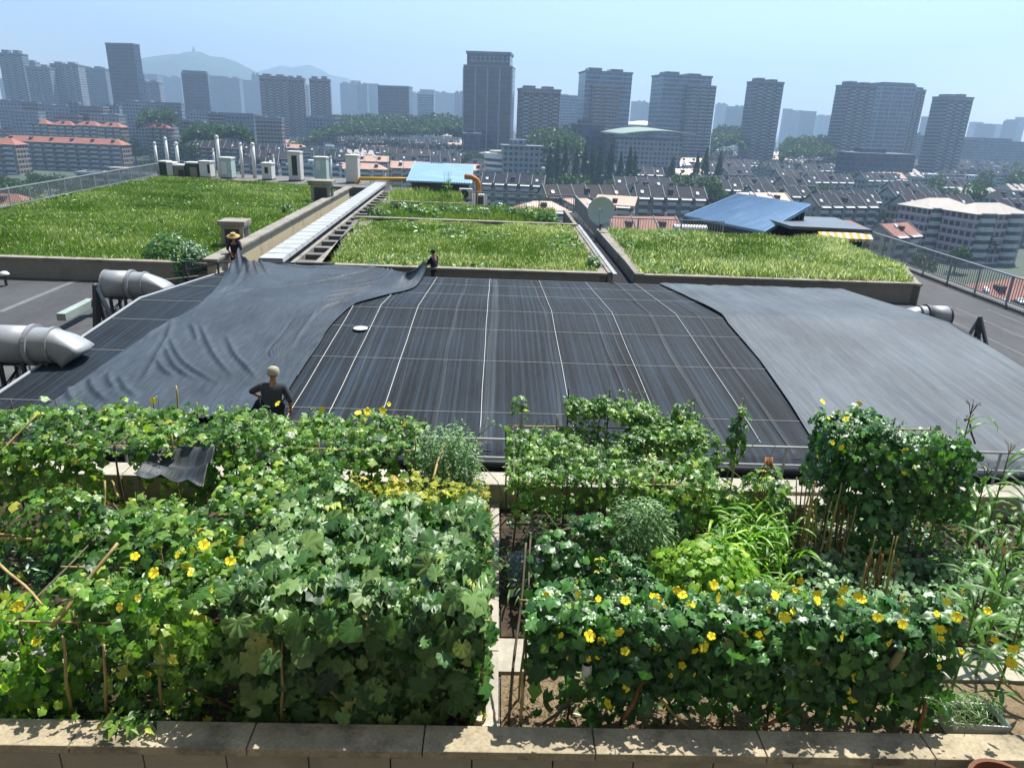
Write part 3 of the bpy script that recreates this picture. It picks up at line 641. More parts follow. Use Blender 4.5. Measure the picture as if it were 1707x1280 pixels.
for a in [(271,283,268,291,'dark green cabinet at the left end of the far row of cabinets',GRN,None),(283,293,270,291,'narrow white cabinet touching the dark green one',WHITE,None),
  (295,312,274,293,'low brown-grey box in the far row of cabinets',BRN,(.2,.9,.1,.6,DG)),(314,335,270,292,'low green and brown hut in the far row of cabinets',GRN,(.3,.8,.1,.7,BRN)),
  (337,355,268,293,'white cabinet with a dark slot beside the brown and green hut',WHITE,(-.5,.9,.3,.8,DG)),(371,390,262,293,'pale teal cabinet in the far row',TEAL,(.7,.2,.2,.8,WHITE)),
  (440,456,271,296,'small white cabinet with a dark square window',WHITE,(.4,.3,.4,.75,DG)),(484,504,252,297,'tall white cabinet with a tall dark slot',WHITE,(.35,.5,.2,.86,DG)),
  (527,547,261,302,'tall pale cabinet with small panels beside the farther vent box',TEAL,(.6,.0,.5,.85,WHITE)),(579,599,258,305,'plain tall white cabinet nearest the yellow pipe',WHITE,None)]:
    cabinet(a[0],a[1],a[2],a[3],a[4],a[5],67.0,a[6])
pd=['left end of the row behind the meadow corner','second from the left behind the dark green cabinet','third from the left above the brown-grey box','between the white slot cabinet and teal cabinet','tallest, just right of the teal cabinet','sixth from the left, midway to the small cabinet','seventh from the left, thick, beside the sixth','thin, just right of the small windowed cabinet','thin, just right of the panelled tall cabinet']
for i,(px,y0,y1,r) in enumerate([(264,237,292,.12),(282,229,290,.14),(299,237,290,.15),(359,248,291,.09),(367,226,291,.16),(405,238,293,.13),(425,238,294,.17),(458,258,294,.08),(553,260,301,.09)]):
    b=Py(px,y1,68.4); tz=Py(px,y0,68.4).z-.72
    t=thing('vent_pipe',f'white vertical vent pipe, {pd[i]}','pipe',(b.x,68.4,.72),0,'white vent pipes at the far end of the roof')
    MB().tube([(0,0,0),(0,0,tz-.25)],r,12).build('shaft',WHITE,t,smooth=True); MB().lathe([(r*1.05,tz-.25),(r*1.12,tz-.12),(r*.6,tz),(r*.05,tz+.02)],12).build('cap',WHITE,t,smooth=True)
a=Py(600,298,66); b=Py(680,299,66); o=MB().tube([(a.x-.6,66,a.z-.9),(a.x,66,a.z),(b.x,66,b.z),(b.x+.6,66,b.z-.4)],.16,10).build('gas_pipe',YELLOW,smooth=True); tag(o,'yellow painted pipe left of the smaller blue roof','pipe')
# shed 1
sh=thing('blue_roof_shed','smaller far shed under a flat sloping blue metal roof','shed',(-4.2,61.5,0))
A=[Py(677,301,60.5),Py(787,306,60.5),Py(790,275,67.5),Py(690,271,67.5)]
def loc(v,o): return Vector(v)-Vector(o)
q=[loc(v,(-4.2,61.5,0)) for v in A]
rf=MB().hull8([v-Vector((0,0,.12)) for v in q],q).build('roof',BLUE,sh)
rb_=MB()
for k in range(1,26):
    f=k/26; a_=q[0].lerp(q[1],f)+Vector((0,0,.03)); b_=q[3].lerp(q[2],f)+Vector((0,0,.03)); rb_.bar(a_,b_,.05,.055)
rb_.build('seams',BLUE,rf)
rf.children[0].name='standing_seam'
zt=q[0].z-.13
MB().bx(q[0].x+.3,q[1].x-.3,.0,5.2,0,zt-.02).build('wall',CONC_DARK,sh)
for i,xx in enumerate((q[0].x+1.2,q[0].x+3.6)):
    MB().lathe([(.5,0),(.58,0),(.58,.25),(.5,.25)],20,0,Matrix.Translation((xx,-.02,.9))@Matrix.Rotation(math.pi/2,4,'X')).build('exhaust_fan',STEEL_D,sh)
t=thing('air_conditioner','white outdoor air conditioner unit below the smaller blue roof','air conditioner',(-2.5,56.5,.6))
MB().bx(-.5,.5,-.18,.18,.1,.9).build('casing',WHITE,t,bevel=.02); MB().lathe([(.3,0),(.33,0),(.33,.03),(.3,.03)],20,0,Matrix.Translation((-.1,-.18,.5))@Matrix.Rotation(math.pi/2,4,'X')).build('fan_guard',DG,t); MB().bx(-.5,.5,-.2,.2,0,.098).build('foot',STEEL_D,t)
t=thing('air_conditioner','narrow white air conditioner unit by the orange duct','air conditioner',(-1.3,54.6,.3))
MB().bx(-.25,.25,-.3,.3,.1,1.0).build('casing',WHITE,t,bevel=.02); MB().bx(-.2,.2,-.32,-.303,.3,.85).build('grille',DG,t); MB().bx(-.27,.27,-.32,.32,0,.098).build('foot',STEEL_D,t)
p=Py(797,345,55); o=MB().tube([(p.x,55,0.2),(p.x,55,1.9),(p.x-.12,55,2.25),(p.x-.5,55.1,2.45),(p.x-1.0,55.3,2.45)],.2,12).build('elbow_duct',ORANGE,smooth=True); tag(o,'orange elbow duct at the right end of the smaller blue roof','duct')
# shed 2 (big blue roof)
zA=Py(1275,386,42.6); ang=rad(27)
dL=Vector((-math.sin(ang),math.cos(ang),0)); 
def hit(px,py,o,d):   # point on vertical plane through o along d
    r=ray(px,py); n_=Vector((d.y,-d.x,0)); t_=(o-Vector((0,0,CAM_H))).dot(n_)/r.dot(n_); return Vector((0,0,CAM_H))+r*t_
B_=hit(1140,359,zA,dL); dR=Vector((math.cos(ang),math.sin(ang),0)); C_=hit(1352,341,zA,dR); D_=hit(1230,324,C_,dL); D_.z=C_.z+(B_.z-zA.z); 
sh=thing('blue_roof_shed','big glazed shed under a wide blue metal roof on the right','shed',(zA.x,zA.y,GZ))
q=[v-Vector((zA.x,zA.y,GZ)) for v in (zA,C_,D_,B_)]
rf=MB().hull8([v-Vector((0,0,.22)) for v in q],q).build('roof',BLUE,sh); rb_=MB()
for k in range(1,40):
    f=k/40; rb_.bar(q[0].lerp(q[3],f)+Vector((0,0,.02)),q[1].lerp(q[2],f)+Vector((0,0,.02)),.05,.035)
rb_.build('standing_seam',BLUE,rf)
ins=lambda v:Vector((v.x,v.y,0))
cc=sum((Vector(v) for v in q),Vector())/4
qi=[v+(cc-v)*.07 for v in q]
bt=[(v.x,v.y,0) for v in qi]; tp_=[(v.x,v.y,v.z-.26) for v in qi]
MB().hull8(bt,tp_).build('wall',GLASS_D,sh)
for k in range(9):
    f=(k+.5)/9; a_=Vector(qi[0]).lerp(qi[1],f); off=Vector((dR.y,-dR.x,0))*.06
    MB().bar(Vector((a_.x,a_.y,0))+off,Vector((a_.x,a_.y,a_.z-.28))+off,.12,.08).build('mullion',STEEL_D,sh)
a_=q[0]; b_=q[3]; MB().bar(a_-Vector((0,0,.3)),b_-Vector((0,0,.3)),.1,.3).build('eave_beam',STEEL_D,sh)
# dark canopy with scalloped awning
cn=thing('awning_hut','dark flat roofed hut with a scalloped yellow and white awning','hut',(19.0,42.0,0))
a,b=Pz(1372,402,1.1),Pz(1488,408,1.1)
MB().bx(-1.6,2.0,-.6,4.0,0,1.25).build('wall',MEMB_D,cn); MB().prism([(-2.4,-.9),(2.1,-1.3),(2.4,4.3),(-2.8,4.3)],1.253,1.42).build('roof',mat('slate_roof_sheet','55606b',.5,.15,.6),cn)
aw=MB(); n=14
for i in range(n):
    x0=-1.0+i*3.0/n; x1=x0+3.0/n
    aw.add([(x0,-1.32,1.22),(x1,-1.32,1.22),(x1,-1.75,.95),(x0,-1.75,.95)],[(0,1,2,3)],i%2)
    aw.add([(x0,-1.75,.95),(x1,-1.75,.95),(x1-.02,-1.76,.82),((x0+x1)/2,-1.76,.76),(x0+.02,-1.76,.82)],[(0,1,2,3,4)],i%2)
aw.build('awning',[mat('awning_yellow','d8a83a',.7,.1,3),mat('awning_white','d9d6c8',.7,.05,3)],cn)
# dish
p=Py(1003,352,40.8); t=thing('satellite_dish','big pale satellite dish facing left beside the right planter','dish',(p.x,40.8,.3),rad(0))
hz=p.z-.3
T=Matrix.Translation((0,0,hz))@Matrix.Rotation(rad(-20),4,'Z')@Matrix.Rotation(rad(74),4,'X')
MB().lathe([(.02,.0),(.2,.012),(.4,.05),(.6,.12),(.74,.19),(.76,.19),(.6,.09),(.4,.02),(.02,-.03)],32,0,T,cap=False).build('reflector',mat('dish_pale','aebdba',.5,.06,1),t,smooth=True)
MB().tube([(0,.1,0),(0,.1,hz-.1),(0,.02,hz)],.05,8).build('mast',STEEL_D,t)
f=T@Vector((0,0,.62)); MB().tube([T@Vector((0,-.74,.19)),f],.016,6).build('feed_arm',STEEL,t); MB().lathe([(.05,0),(.05,.14)],10,0,T@Matrix.Translation((0,0,.58))).build('feed_horn',WHITE,t)
# white pipe duct by the shed
p=Py(1130,377,41.95); q_=Py(1195,383,42.2); t=thing('round_duct','white ribbed round duct lying in front of the big blue shed','duct',(p.x,43.0,.2))
T=Matrix.Translation((0,0,.55))@Matrix.Rotation(math.pi/2,4,'Y'); pr=[(.28,0)]
for k in range(12): pr+=[(.3,.02+k*.17),(.33,.06+k*.17),(.3,.1+k*.17)]
MB().lathe(pr,18,0,T).build('pipe',WHITE,t,smooth=True); MB().bx(.3,.5,-.25,.25,0,.25).build('saddle',STEEL_D,t); MB().bx(1.5,1.7,-.25,.25,0,.25).build('saddle',STEEL_D,t)
# ================================================================ THE CITY
def horiz(px): return 170.5+.0382*px
ROOF_D=mat('dark_tile_roof','23262c',.75,.3,.5,.1,fine=.2,spec=.12,stain='3c3e44',stain_amt=.6,stain_scale=.25)
ROOF_B=mat('brown_tile_roof','362f30',.75,.3,.5,.1,fine=.2,spec=.12,stain='4a4140',stain_amt=.6,stain_scale=.25)
ROOF_R=mat('orange_red_tile','97604c',.65,.22,.4,.1,fine=.15,stain='8a4734',stain_amt=.6,stain_scale=.2)
ROOF_P=mat('peach_tile','b88d72',.5,.12,.5,.05,fine=.1,spec=.5,stain='a98470',stain_amt=.5,stain_scale=.3)
ROOF_C=mat('cream_tile','a89c8c',.45,.12,.5,.05,fine=.1,spec=.5,stain='9a8f84',stain_amt=.5,stain_scale=.3)
ROOF_F=mat('flat_roof_felt','8b8f90',.7,.2,.4,.05,stain='b4b6b4',stain_amt=.6,stain_scale=.2)
ROOF_T=mat('red_tile_worn','94604f',.7,.25,.6,.15,fine=.25,stain='6d4a40',stain_amt=.6,stain_scale=.3)
F_DARK=facade('shaded_wall','7d7f7c','20282d',3.0,3.1,.28,.8,.2,.8,var=.5)
F_RED=facade('brownish_wall','746a60','222a2d',3.0,2.9,.3,.82,.15,.8,band='9a958c',var=.5)
F_WHITE=facade('whitewashed_wall','b3b6b4','2b353b',3.0,3.0,.3,.8,.2,.78,var=.3)
F_TEAL=facade('pale_teal_wall','9fb0b3','27353c',3.0,2.8,.28,.8,.15,.82,band='c7cfcf',var=.3)
F_PINK=facade('pinkish_wall','95858a','232b33',3.0,2.6,.25,.8,.15,.85,band='b0a8aa',var=.3)
F_CREAM=facade('cream_wall','b5ab96','2c3236',3.0,3.2,.3,.78,.22,.78,var=.3)
GABLE=mat('gable_render','8f9392',.85,.15,.3,.05,stain='6e7272',stain_amt=.5,stain_scale=.2)
BAL=mat('balcony_parapet','a3a7a6',.8,.15,.6); BALG=mat('balcony_glazing','1f282e',.25,.3,.4,spec=.6); AWN=mat('pale_awning_sheet','c9cbc6',.5,.15,.3); HEAT=mat('solar_heater','d8dadb',.3,.1,1,spec=.6); CHIM=mat('chimney_brick','74706c',.85,.2,1)
DORM=mat('dormer_dark','3a2a26',.7,.2,1)
def stack(x,wd,yf,n,fh,out=1.0,mats=None,parent=None,z0=0.3,name='balcony_stack'):
    """one stack of balconies: parapets and glazed recesses in a single zig-zag prism"""
    prof=[(0.0,z0)]; fm=[]
    z=z0
    for k in range(n):
        prof+=[(-out,z),(-out,z+1.15),(-out*.82,z+1.15),(-out*.82,z+fh-.25),(-out,z+fh-.25)]; fm+=[0,0,0,1,0]; z+=fh
    prof+=[(0.0,z-.2)]; fm+=[0,0]
    N=len(prof); vs=[(x-wd/2,yf+a,b) for a,b in prof]+[(x+wd/2,yf+a,b) for a,b in prof]
    mb=MB(); mb.add(vs[:],[(i,(i+1)%N,N+(i+1)%N,N+i) for i in range(N)]); mm=[]
    for i in range(N):
        a,b=prof[i],prof[(i+1)%N]; mm.append(1 if (abs(a[0]+out*.82)<1e-6 and abs(b[0]+out*.82)<1e-6) else 0)
    mb.m=mm; mb.f.append(tuple(range(N-1,-1,-1))); mb.f.append(tuple(range(N,2*N))); mb.m+=[0,0]
    return mb.build(name,mats or [BAL,BALG],parent)
def house(name,label,cat,Ln,D,n,rt,wm,rm,balc=3,fh=3.0,rise=3.2,heat=0,dorm=0,awn=False,over=.6,bm=None,saw=0,group=None,bout=1.0):
    t=thing(name,label,cat,(0,0,-500),0,group); h=n*fh
    wl=MB().bx(-Ln/2,Ln/2,-D/2,D/2,0,h)
    if rt=='gable':
        wl.add([(-Ln/2,-D/2,h),(-Ln/2,D/2,h),(-Ln/2,0,h+rise-.15)],[(0,2,1)],1); wl.add([(Ln/2,-D/2,h),(Ln/2,D/2,h),(Ln/2,0,h+rise-.15)],[(0,1,2)],1)
    wl.build('wall',[wm,GABLE],t)
    r=MB(); o=over; a,b=Ln/2+o,D/2+o; zz=h+.02-o*rise/(D/2)*.6
    if rt=='gable':
        for s in (-1,1):
            q=[(-a,s*b,zz),(a,s*b,zz),(a,0,h+rise),(-a,0,h+rise)]
            r.hull8(q if s<0 else q[::-1],[(x,y,z+.22) for x,y,z in (q if s<0 else q[::-1])])
    elif rt=='hip':
        v=[(-a,-b,zz),(a,-b,zz),(a,b,zz),(-a,b,zz),(-a+b*.9,0,h+rise),(a-b*.9,0,h+rise)]
        r.add(v,[(0,1,5,4),(1,2,5),(2,3,4,5),(3,0,4),(3,2,1,0)])
    elif rt=='mono':
        q=[(-a,-b,h+.02),(a,-b,h+.02),(a,b,h+rise),(-a,b,h+rise)]; r.hull8(q,[(x,y,z+.25) for x,y,z in q])
        wl2=0
    elif rt=='saw':
        k=saw; w_=2*a/k
        for i in range(k):
            x0=-a+i*w_; q=[(x0+.05,-b,zz),(x0+w_-.05,-b,zz),(x0+w_*.75,0,h+rise),(x0+w_*.25,0,h+rise)]; r.add(q,[(0,1,2,3)])
            q=[(x0+.05,b,zz),(x0+w_-.05,b,zz),(x0+w_*.75,0,h+rise),(x0+w_*.25,0,h+rise)]; r.add(q,[(3,2,1,0)]); r.add([(x0+.05,-b,zz),(x0+w_*.25,0,h+rise),(x0+.05,b,zz)],[(0,1,2)]); r.add([(x0+w_-.05,-b,zz),(x0+w_*.75,0,h+rise),(x0+w_-.05,b,zz)],[(0,2,1)])
    elif rt=='flat':
        r.bx(-a,a,-b,b,h+.003,h+.3); 
        for (x0,x1,y0,y1) in ((-a,a,-b,-b+.3),(-a,a,b-.3,b),(-a,-a+.3,-b+.3,b-.3),(a-.3,a,-b+.3,b-.3)): r.bx(x0,x1,y0,y1,h+.303,h+1.1)
    if rt=='gable':
        k=max(2,int(Ln/6)); 
        for i in range(k+1):
            x=-Ln/2+i*Ln/k
            for s in (-1,1):
                y0,z0,y1,z1=s*b,zz+.2,0,h+rise+.2
                r.hull8([(x-.13,y0,z0),(x+.13,y0,z0),(x+.13,y1,z1),(x-.13,y1,z1)],[(x-.13,y0,z0+.32),(x+.13,y0,z0+.32),(x+.13,y1,z1+.32),(x-.13,y1,z1+.32)],1)
            if i<k: cx0=x+Ln/k*(.35+.3*math.sin(i*2.1+Ln)); r.bx(cx0-.35,cx0+.35,D*.04,D*.04+.6,h+rise-.6,h+rise+1.3,1)
    rf=r.build('roof',[rm,GABLE],t)
    if rt=='flat':
        MB().bx(-Ln*.12,Ln*.12,-D*.2,D*.3,h+.304,h+3.2).build('stair_head',wm,rf)
    for i in range(balc):
        x=-Ln/2+(i+.5)*Ln/balc; stack(x,Ln/balc*.62,-D/2,n,fh,bout,bm,t)
        if awn: MB().hull8([(x-Ln/balc*.36,-D/2-2.0,h-.55),(x+Ln/balc*.36,-D/2-2.0,h-.55),(x+Ln/balc*.36,-D/2-.62,h-.1),(x-Ln/balc*.36,-D/2-.62,h-.1)],[(x-Ln/balc*.36,-D/2-2.0,h-.45),(x+Ln/balc*.36,-D/2-2.0,h-.45),(x+Ln/balc*.36,-D/2-.62,h-.0),(x-Ln/balc*.36,-D/2-.62,h-.0)]).build('awning',AWN,t)
    sl_=rise/(D/2)
    for i in range(heat):
        x=-Ln/2+(i+.5+.33*math.sin(i*2.3+Ln))*Ln/heat; y=-D*(.1+.24*abs(math.sin(i*3.1+Ln))); z=h+rise+sl_*y+.15 if rt!='flat' else h+.3
        MB().hull8([(x-.6,y-.6,z),(x+.6,y-.6,z),(x+.6,y+.5,z+.2),(x-.6,y+.5,z+.2)],[(x-.6,y-.6,z+.2),(x+.6,y-.6,z+.2),(x+.6,y+.5,z+1.1),(x-.6,y+.5,z+1.1)]).build('water_heater',HEAT,rf)
    for i in range(dorm):
        x=-Ln/2+(i+.5)*Ln/dorm; y=-D*.22; z=h+rise+sl_*y
        MB().hull8([(x-.9,y-1.2,z-.6),(x+.9,y-1.2,z-.6),(x+.9,y+.8,z+.1),(x-.9,y+.8,z+.1)],[(x-.9,y-1.3,z+.9),(x+.9,y-1.3,z+.9),(x+1.0,y+.8,z+1.0),(x-1.0,y+.8,z+1.0)]).build('dormer',DORM,rf)
    t['h']=h
    return t
PROTO={}
def proto(kind):
    if kind in PROTO: return PROTO[kind]
    K={
     'dark':dict(Ln=30,D=11,n=5,rt='gable',wm=F_DARK,rm=ROOF_D,balc=5,rise=4.0,heat=2,dorm=1,awn=True),
     'darks':dict(Ln=20,D=10,n=5,rt='gable',wm=F_DARK,rm=ROOF_D,balc=3,rise=3.8,heat=1,dorm=1),
     'dark2':dict(Ln=36,D=11,n=5,rt='gable',wm=F_RED,rm=ROOF_B,balc=6,rise=4.2,heat=2,dorm=1,awn=False),
     'grey':dict(Ln=26,D=11,n=5,rt='hip',wm=F_WHITE,rm=ROOF_D,balc=4,rise=3.6,heat=3,dorm=2),
     'red':dict(Ln=17,D=11,n=9,rt='hip',wm=F_RED,rm=ROOF_R,balc=3,rise=3.2,heat=0,dorm=1),
     'peach':dict(Ln=30,D=11,n=5,rt='hip',wm=F_WHITE,rm=ROOF_P,balc=4,rise=3.0,heat=1,dorm=3),
     'peachg':dict(Ln=22,D=11,n=5,rt='gable',wm=F_CREAM,rm=ROOF_P,balc=3,rise=3.2,heat=2,dorm=2),
     'creams':dict(Ln=26,D=12,n=5,rt='saw',saw=5,wm=F_CREAM,rm=ROOF_C,balc=4,rise=3.2,heat=3),
     'teal':dict(Ln=28,D=12,n=5,rt='flat',wm=F_TEAL,rm=ROOF_F,balc=4,rise=0,heat=3),
     'white':dict(Ln=24,D=12,n=5,rt='flat',wm=F_WHITE,rm=ROOF_F,balc=3,rise=0,heat=2),
     'whitet':dict(Ln=12,D=10,n=7,rt='flat',wm=F_CREAM,rm=ROOF_F,balc=1,rise=0,heat=1),
     'low':dict(Ln=34,D=16,n=3,rt='flat',wm=F_WHITE,rm=ROOF_F,balc=0,rise=0,heat=4),
    }[kind]
    NM={'dark2':'terraced_house','dark':'terraced_house','darks':'terraced_house','grey':'apartment_block','red':'red_roofed_block','peach':'apartment_block','peachg':'apartment_block','creams':'apartment_block','teal':'flat_roofed_block','white':'flat_roofed_block','whitet':'stair_tower_block','low':'low_building'}[kind]
    PROTO[kind]=(house(NM,'x','house',**K),K); PROTO[kind][0]['used']=0
    return PROTO[kind]
DESC={'dark':'dark terrace with awnings','darks':'short dark gabled block','dark2':'brownish grey gabled terrace','grey':'grey hip roofed block','red':'red roofed segment','peach':'peach hip roofed block','peachg':'gabled peach roofed block','creams':'cream peaked roofed block','teal':'pale teal flat block','white':'whitish flat block','whitet':'slim cream block','low':'low wide pale block'}
NTH=['leftmost','second','third','fourth','fifth','sixth','seventh','eighth','ninth','tenth','eleventh','twelfth','thirteenth','fourteenth','fifteenth','sixteenth','seventeenth','eighteenth','nineteenth','twentieth','21st','22nd','23rd','24th','25th','26th','27th','28th']
OCC=[]
def put(kind,px,py,ang,label,group=None,sx=1.0,fill=False):
    P,K=proto(kind); z=GZ+K['n']*3.0
    p=Pz(px,py,z)
    loc_=(p.x,p.y+K['D']/2*math.cos(rad(ang)),GZ)
    if fill and any((loc_[0]-a)**2+(loc_[1]-b)**2<(q*.72+max(K['Ln']*sx,K['D'])*.36)**2 for a,b,q in OCC): return None
    OCC.append((loc_[0],loc_[1],max(K['Ln']*sx,K['D'])*.62))
    sc=(sx*rnd.uniform(.97,1.03),1,rnd.uniform(.97,1.04))
    if P['used']==0:
        P['used']=1; P.location=loc_; P.rotation_euler=(0,0,rad(ang)); P['label']=label; P.scale=sc
        if group: P['group']=group
        return P
    return dup(P,loc_,rad(ang),label,group,sc)
def row(x0,x1,y0,y1,kinds,ang,where,gap=1.12,fill=False):
    """a street of blocks between two bearings; kinds cycle"""
    x=x0; items=[]; i=0
    while x<x1 and i<28:
        k=kinds[i%len(kinds)]; P,K=proto(k); f=(x-x0)/max(1,x1-x0); y=y0+(y1-y0)*f
        z=GZ+K['n']*3; p=Pz(x,y,z); dist=math.hypot(p.x,p.y); wpx=K['Ln']*abs(math.cos(rad(ang)))*1200/dist+K['D']*abs(math.sin(rad(ang)))*600/dist
        xm=x+wpx/2; items.append((k,xm,y0+(y1-y0)*(xm-x0)/max(1,x1-x0)+rnd.uniform(-.6,.6))); x+=wpx*gap*rnd.uniform(.98,1.1); i+=1
    seen={}
    for k,xm,y in items:
        n_=seen.get(k,0); o=put(k,xm,y,ang+rnd.uniform(-2.5,2.5),'x',fill=fill)
        if o is None: continue
        seen[k]=n_+1
        o['label']=f'{DESC[k]}, {NTH[n_]+" from left" if n_ else "leftmost"} {where}'
# --- left: red roofs
def big_red(px,py,Ln,label,ang=0,n=6):
    t=house('red_roofed_block',label,'apartment block',Ln,12,n,'hip',F_RED,ROOF_R,int(Ln/7.2),3.0,3.4,0,int(Ln/14),False)
    p=Pz(px,py,GZ+n*3); t.location=(p.x,p.y+6,GZ); t.rotation_euler=(0,0,rad(ang)); OCC.append((p.x,p.y,Ln*.5)); return t
big_red(100,238,84,'long brown six storey block with an orange red hip roof at the left edge',-2)
big_red(-10,240,26,'nearest orange red roofed block, cut off by the left picture edge',-2)
big_red(22,219,34,'orange red roofed block half hidden behind the long one at left',-2)
for i,(px,py) in enumerate([(62,205),(103,207),(144,209),(183,212),(262,214)]):
    put('red',px,py,-3,f'brown block segment with its own orange red roof, {NTH[i]} of the second red row','second row of red roofed segments',1.08)
put('grey',222,214,-3,'darker roofed recess block between the red roofed segments')
row(290,440,209,214,['grey','darks','white','dark'],5,'in the cluster left of the brown towers')
row(225,420,224,227,['dark','grey'],-8,'behind the white vent pipes')
# --- middle carpet
row(385,470,236,237,['peach'],3,'left of the teal blocks behind the vent pipes')
row(452,520,246,247,['peach','teal'],3,'just behind the tall white cabinets')
row(520,600,250,252,['teal'],4,'right of the tall white cabinets')
row(395,520,226,229,['darks','dark'],6,'above the peach roof behind the pipes')
row(420,640,206,214,['darks','grey','dark'],8,'in the farthest grey row below the brown towers')
row(470,640,218,224,['dark','darks','grey'],8,'in the second grey row below the brown towers')
row(612,690,214,217,['peach'],6,'alone below the dark green wood')
row(662,728,223,225,['peachg'],6,'just right of the orange roof below the wood')
row(722,792,226,229,['creams'],6,'left of the foot of the central dark tower')
row(530,770,233,240,['dark','darks'],9,'in the row left of the central tower')
row(560,800,243,251,['darks','dark','darks'],9,'in the middle roof carpet left of centre')
row(600,800,254,262,['dark','darks'],10,'in the row above the smaller blue roof')
row(640,780,268,273,['grey','darks'],10,'directly behind the smaller blue roof')
row(553,735,280,283,['peach','peachg','peach'],4,'peeking out low behind the far railing')
row(780,900,262,266,['white','grey'],8,'right of the smaller blue roof')
row(800,900,285,292,['white'],4,'just right of the orange elbow duct')
row(805,870,304,308,['dark'],-6,'low behind the back railing')
# --- right of centre
row(1010,1120,243,246,['peachg','peach'],12,'between the conifers and the arena roof')
row(1112,1345,250,262,['creams','peach','creams','peach'],14,'in the long bright row below the twin towers')
row(1040,1240,281,292,['darks','darks','dark'],24,'in the stepped gable row above the long terraces',1.0)
row(930,1050,291,291,['dark'],2,'in the terrace just right of the round trees')
row(1022,1150,308,313,['dark'],6,'in the second terrace behind the satellite dish')
row(1060,1165,328,334,['dark'],6,'in the nearest terrace behind the satellite dish')
row(1150,1345,304,312,['darks','dark'],20,'in the gable row above the big blue shed',1.0)
row(1250,1365,325,327,['dark'],18,'just behind the big blue roof')
row(1210,1300,274,280,['dark','darks'],18,'below the bright row of peaked roofs')
row(1300,1365,270,274,['creams'],16,'above the terraces at right')
row(1375,1440,279,282,['creams'],16,'left of the low glass hall')
row(1452,1530,294,296,['creams'],16,'below the low glass hall')
row(1345,1455,306,302,['dark'],18,'in the terrace row right of the blue roof')
row(1362,1500,338,330,['dark','dark'],18,'in the long terraces right of blue roof',1.0)
row(1484,1570,320,314,['darks','dark'],18,'left of the pink bay windowed blocks')
row(1530,1604,300,302,['teal'],14,'above the pink bay windowed blocks')
row(1598,1720,324,318,['creams','creams'],18,'behind the pink blocks at the right edge')
row(1570,1720,291,288,['grey','darks'],14,'below the long grey hall at the right edge')
# --- pink bay window blocks
for i,(px,py,lab) in enumerate([(1580,347,'left pinkish block with curved bay windows and pale hip roof'),(1664,356,'nearer pinkish block with curved bay windows, right one')]):
    t=house('bay_windowed_block',lab,'apartment block',22 if i==0 else 24,14,6,'hip',F_PINK,ROOF_C,0,3.0,3.0,0,0,over=.8)
    Ln=22 if i==0 else 24
    for x in (-Ln*.28,Ln*.28):
        mb=MB(); n=10
        for k in range(6):
            z=k*3.0+.2
            pr=[(2.6,z),(2.75,z),(2.75,z+1.15),(2.55,z+1.16),(2.55,z+2.6),(2.75,z+2.61),(2.75,z+2.95),(2.6,z+2.98)]
            mi=[0,0,0,1,0,0,0]
            for j in range(len(pr)-1):
                vs=[];
                for a in range(n+1):
                    th=math.pi+math.pi*a/n
                    for q in (pr[j],pr[j+1]): vs.append((x+q[0]*math.cos(th)*1.25,-7+q[0]*math.sin(th)*.62,q[1]))
                mb.add(vs,[(2*a,2*a+2,2*a+3,2*a+1) for a in range(n)],mi[j])
            if k<5: mb.add([(x+2.6*1.25*math.cos(math.pi+math.pi*a/n),-7+2.6*.62*math.sin(math.pi+math.pi*a/n),z+2.98) for a in range(n+1)]+[(x+2.6*1.25*math.cos(math.pi+math.pi*a/n),-7+2.6*.62*math.sin(math.pi+math.pi*a/n),z+3.0) for a in range(n+1)],[(a,a+1,n+2+a,n+1+a) for a in range(n)],0)
        mb.build('bay_window',[BAL,BALG],t,smooth=False)
    p=Pz(px,py,GZ+18); t.location=(p.x,p.y+7,GZ); t.rotation_euler=(0,0,rad(16)); OCC.append((p.x,p.y,16))
FILLS=[]
# --- near houses just below our roof
def near(name,label,px,py,Ln,D,n,rt,wm,rm,ang,rise=3.0,dorm=1,heat=1,balc=2,z=None):
    t=house(name,label,'house',Ln,D,n,rt,wm,rm,balc,3.0,rise,heat,dorm,awn=True)
    p=Pz(px,py,GZ+n*3); t.location=(p.x,p.y+D/2,GZ); t.rotation_euler=(0,0,rad(ang)); OCC.append((p.x,p.y+D/2,max(Ln,D)*.6)); return t
near('peach_roofed_house','near peach roofed house seen through the bars left of the dish',905,352,17,12,5,'hip',F_CREAM,ROOF_P,8,2.6)
near('peach_roofed_house','near house with a pale pink and white roof left of the dish',974,346,9,12,5,'mono',F_CREAM,ROOF_P,20,1.5,0,1)
near('peach_roofed_house','near house with a square peach roof and dark dormer above the dish',1030,343,14,12,5,'mono',F_CREAM,ROOF_P,-14,2.2,1,0)
near('red_tiled_house','near house with a long worn red tiled roof below the dish',1075,390,22,13,4,'gable',F_CREAM,ROOF_T,12,4.2,2,0)
near('red_tiled_house','small red tiled house behind the railing right of the blue shed',1412,384,17,11,4,'hip',F_CREAM,ROOF_T,14,2.6,1,1)
near('red_tiled_house','red tiled house with a plain tan gable end beyond the railing',1500,392,16,10,4,'gable',F_CREAM,ROOF_T,32,3.0,1,1)
near('red_tiled_house','red tiled house low at the right edge beyond the bars',1672,498,18,11,3,'hip',F_CREAM,ROOF_T,16,2.6,1,1)
near('red_tiled_house','large red tiled roof at the far right below the bars',1735,490,16,11,3,'hip',F_CREAM,ROOF_T,16,3.0,1,1)
near('red_tiled_house','red roofed house low beyond the left meadow railing',-8,345,16,12,5,'hip',F_RED,ROOF_T,6,3.0,1,0)
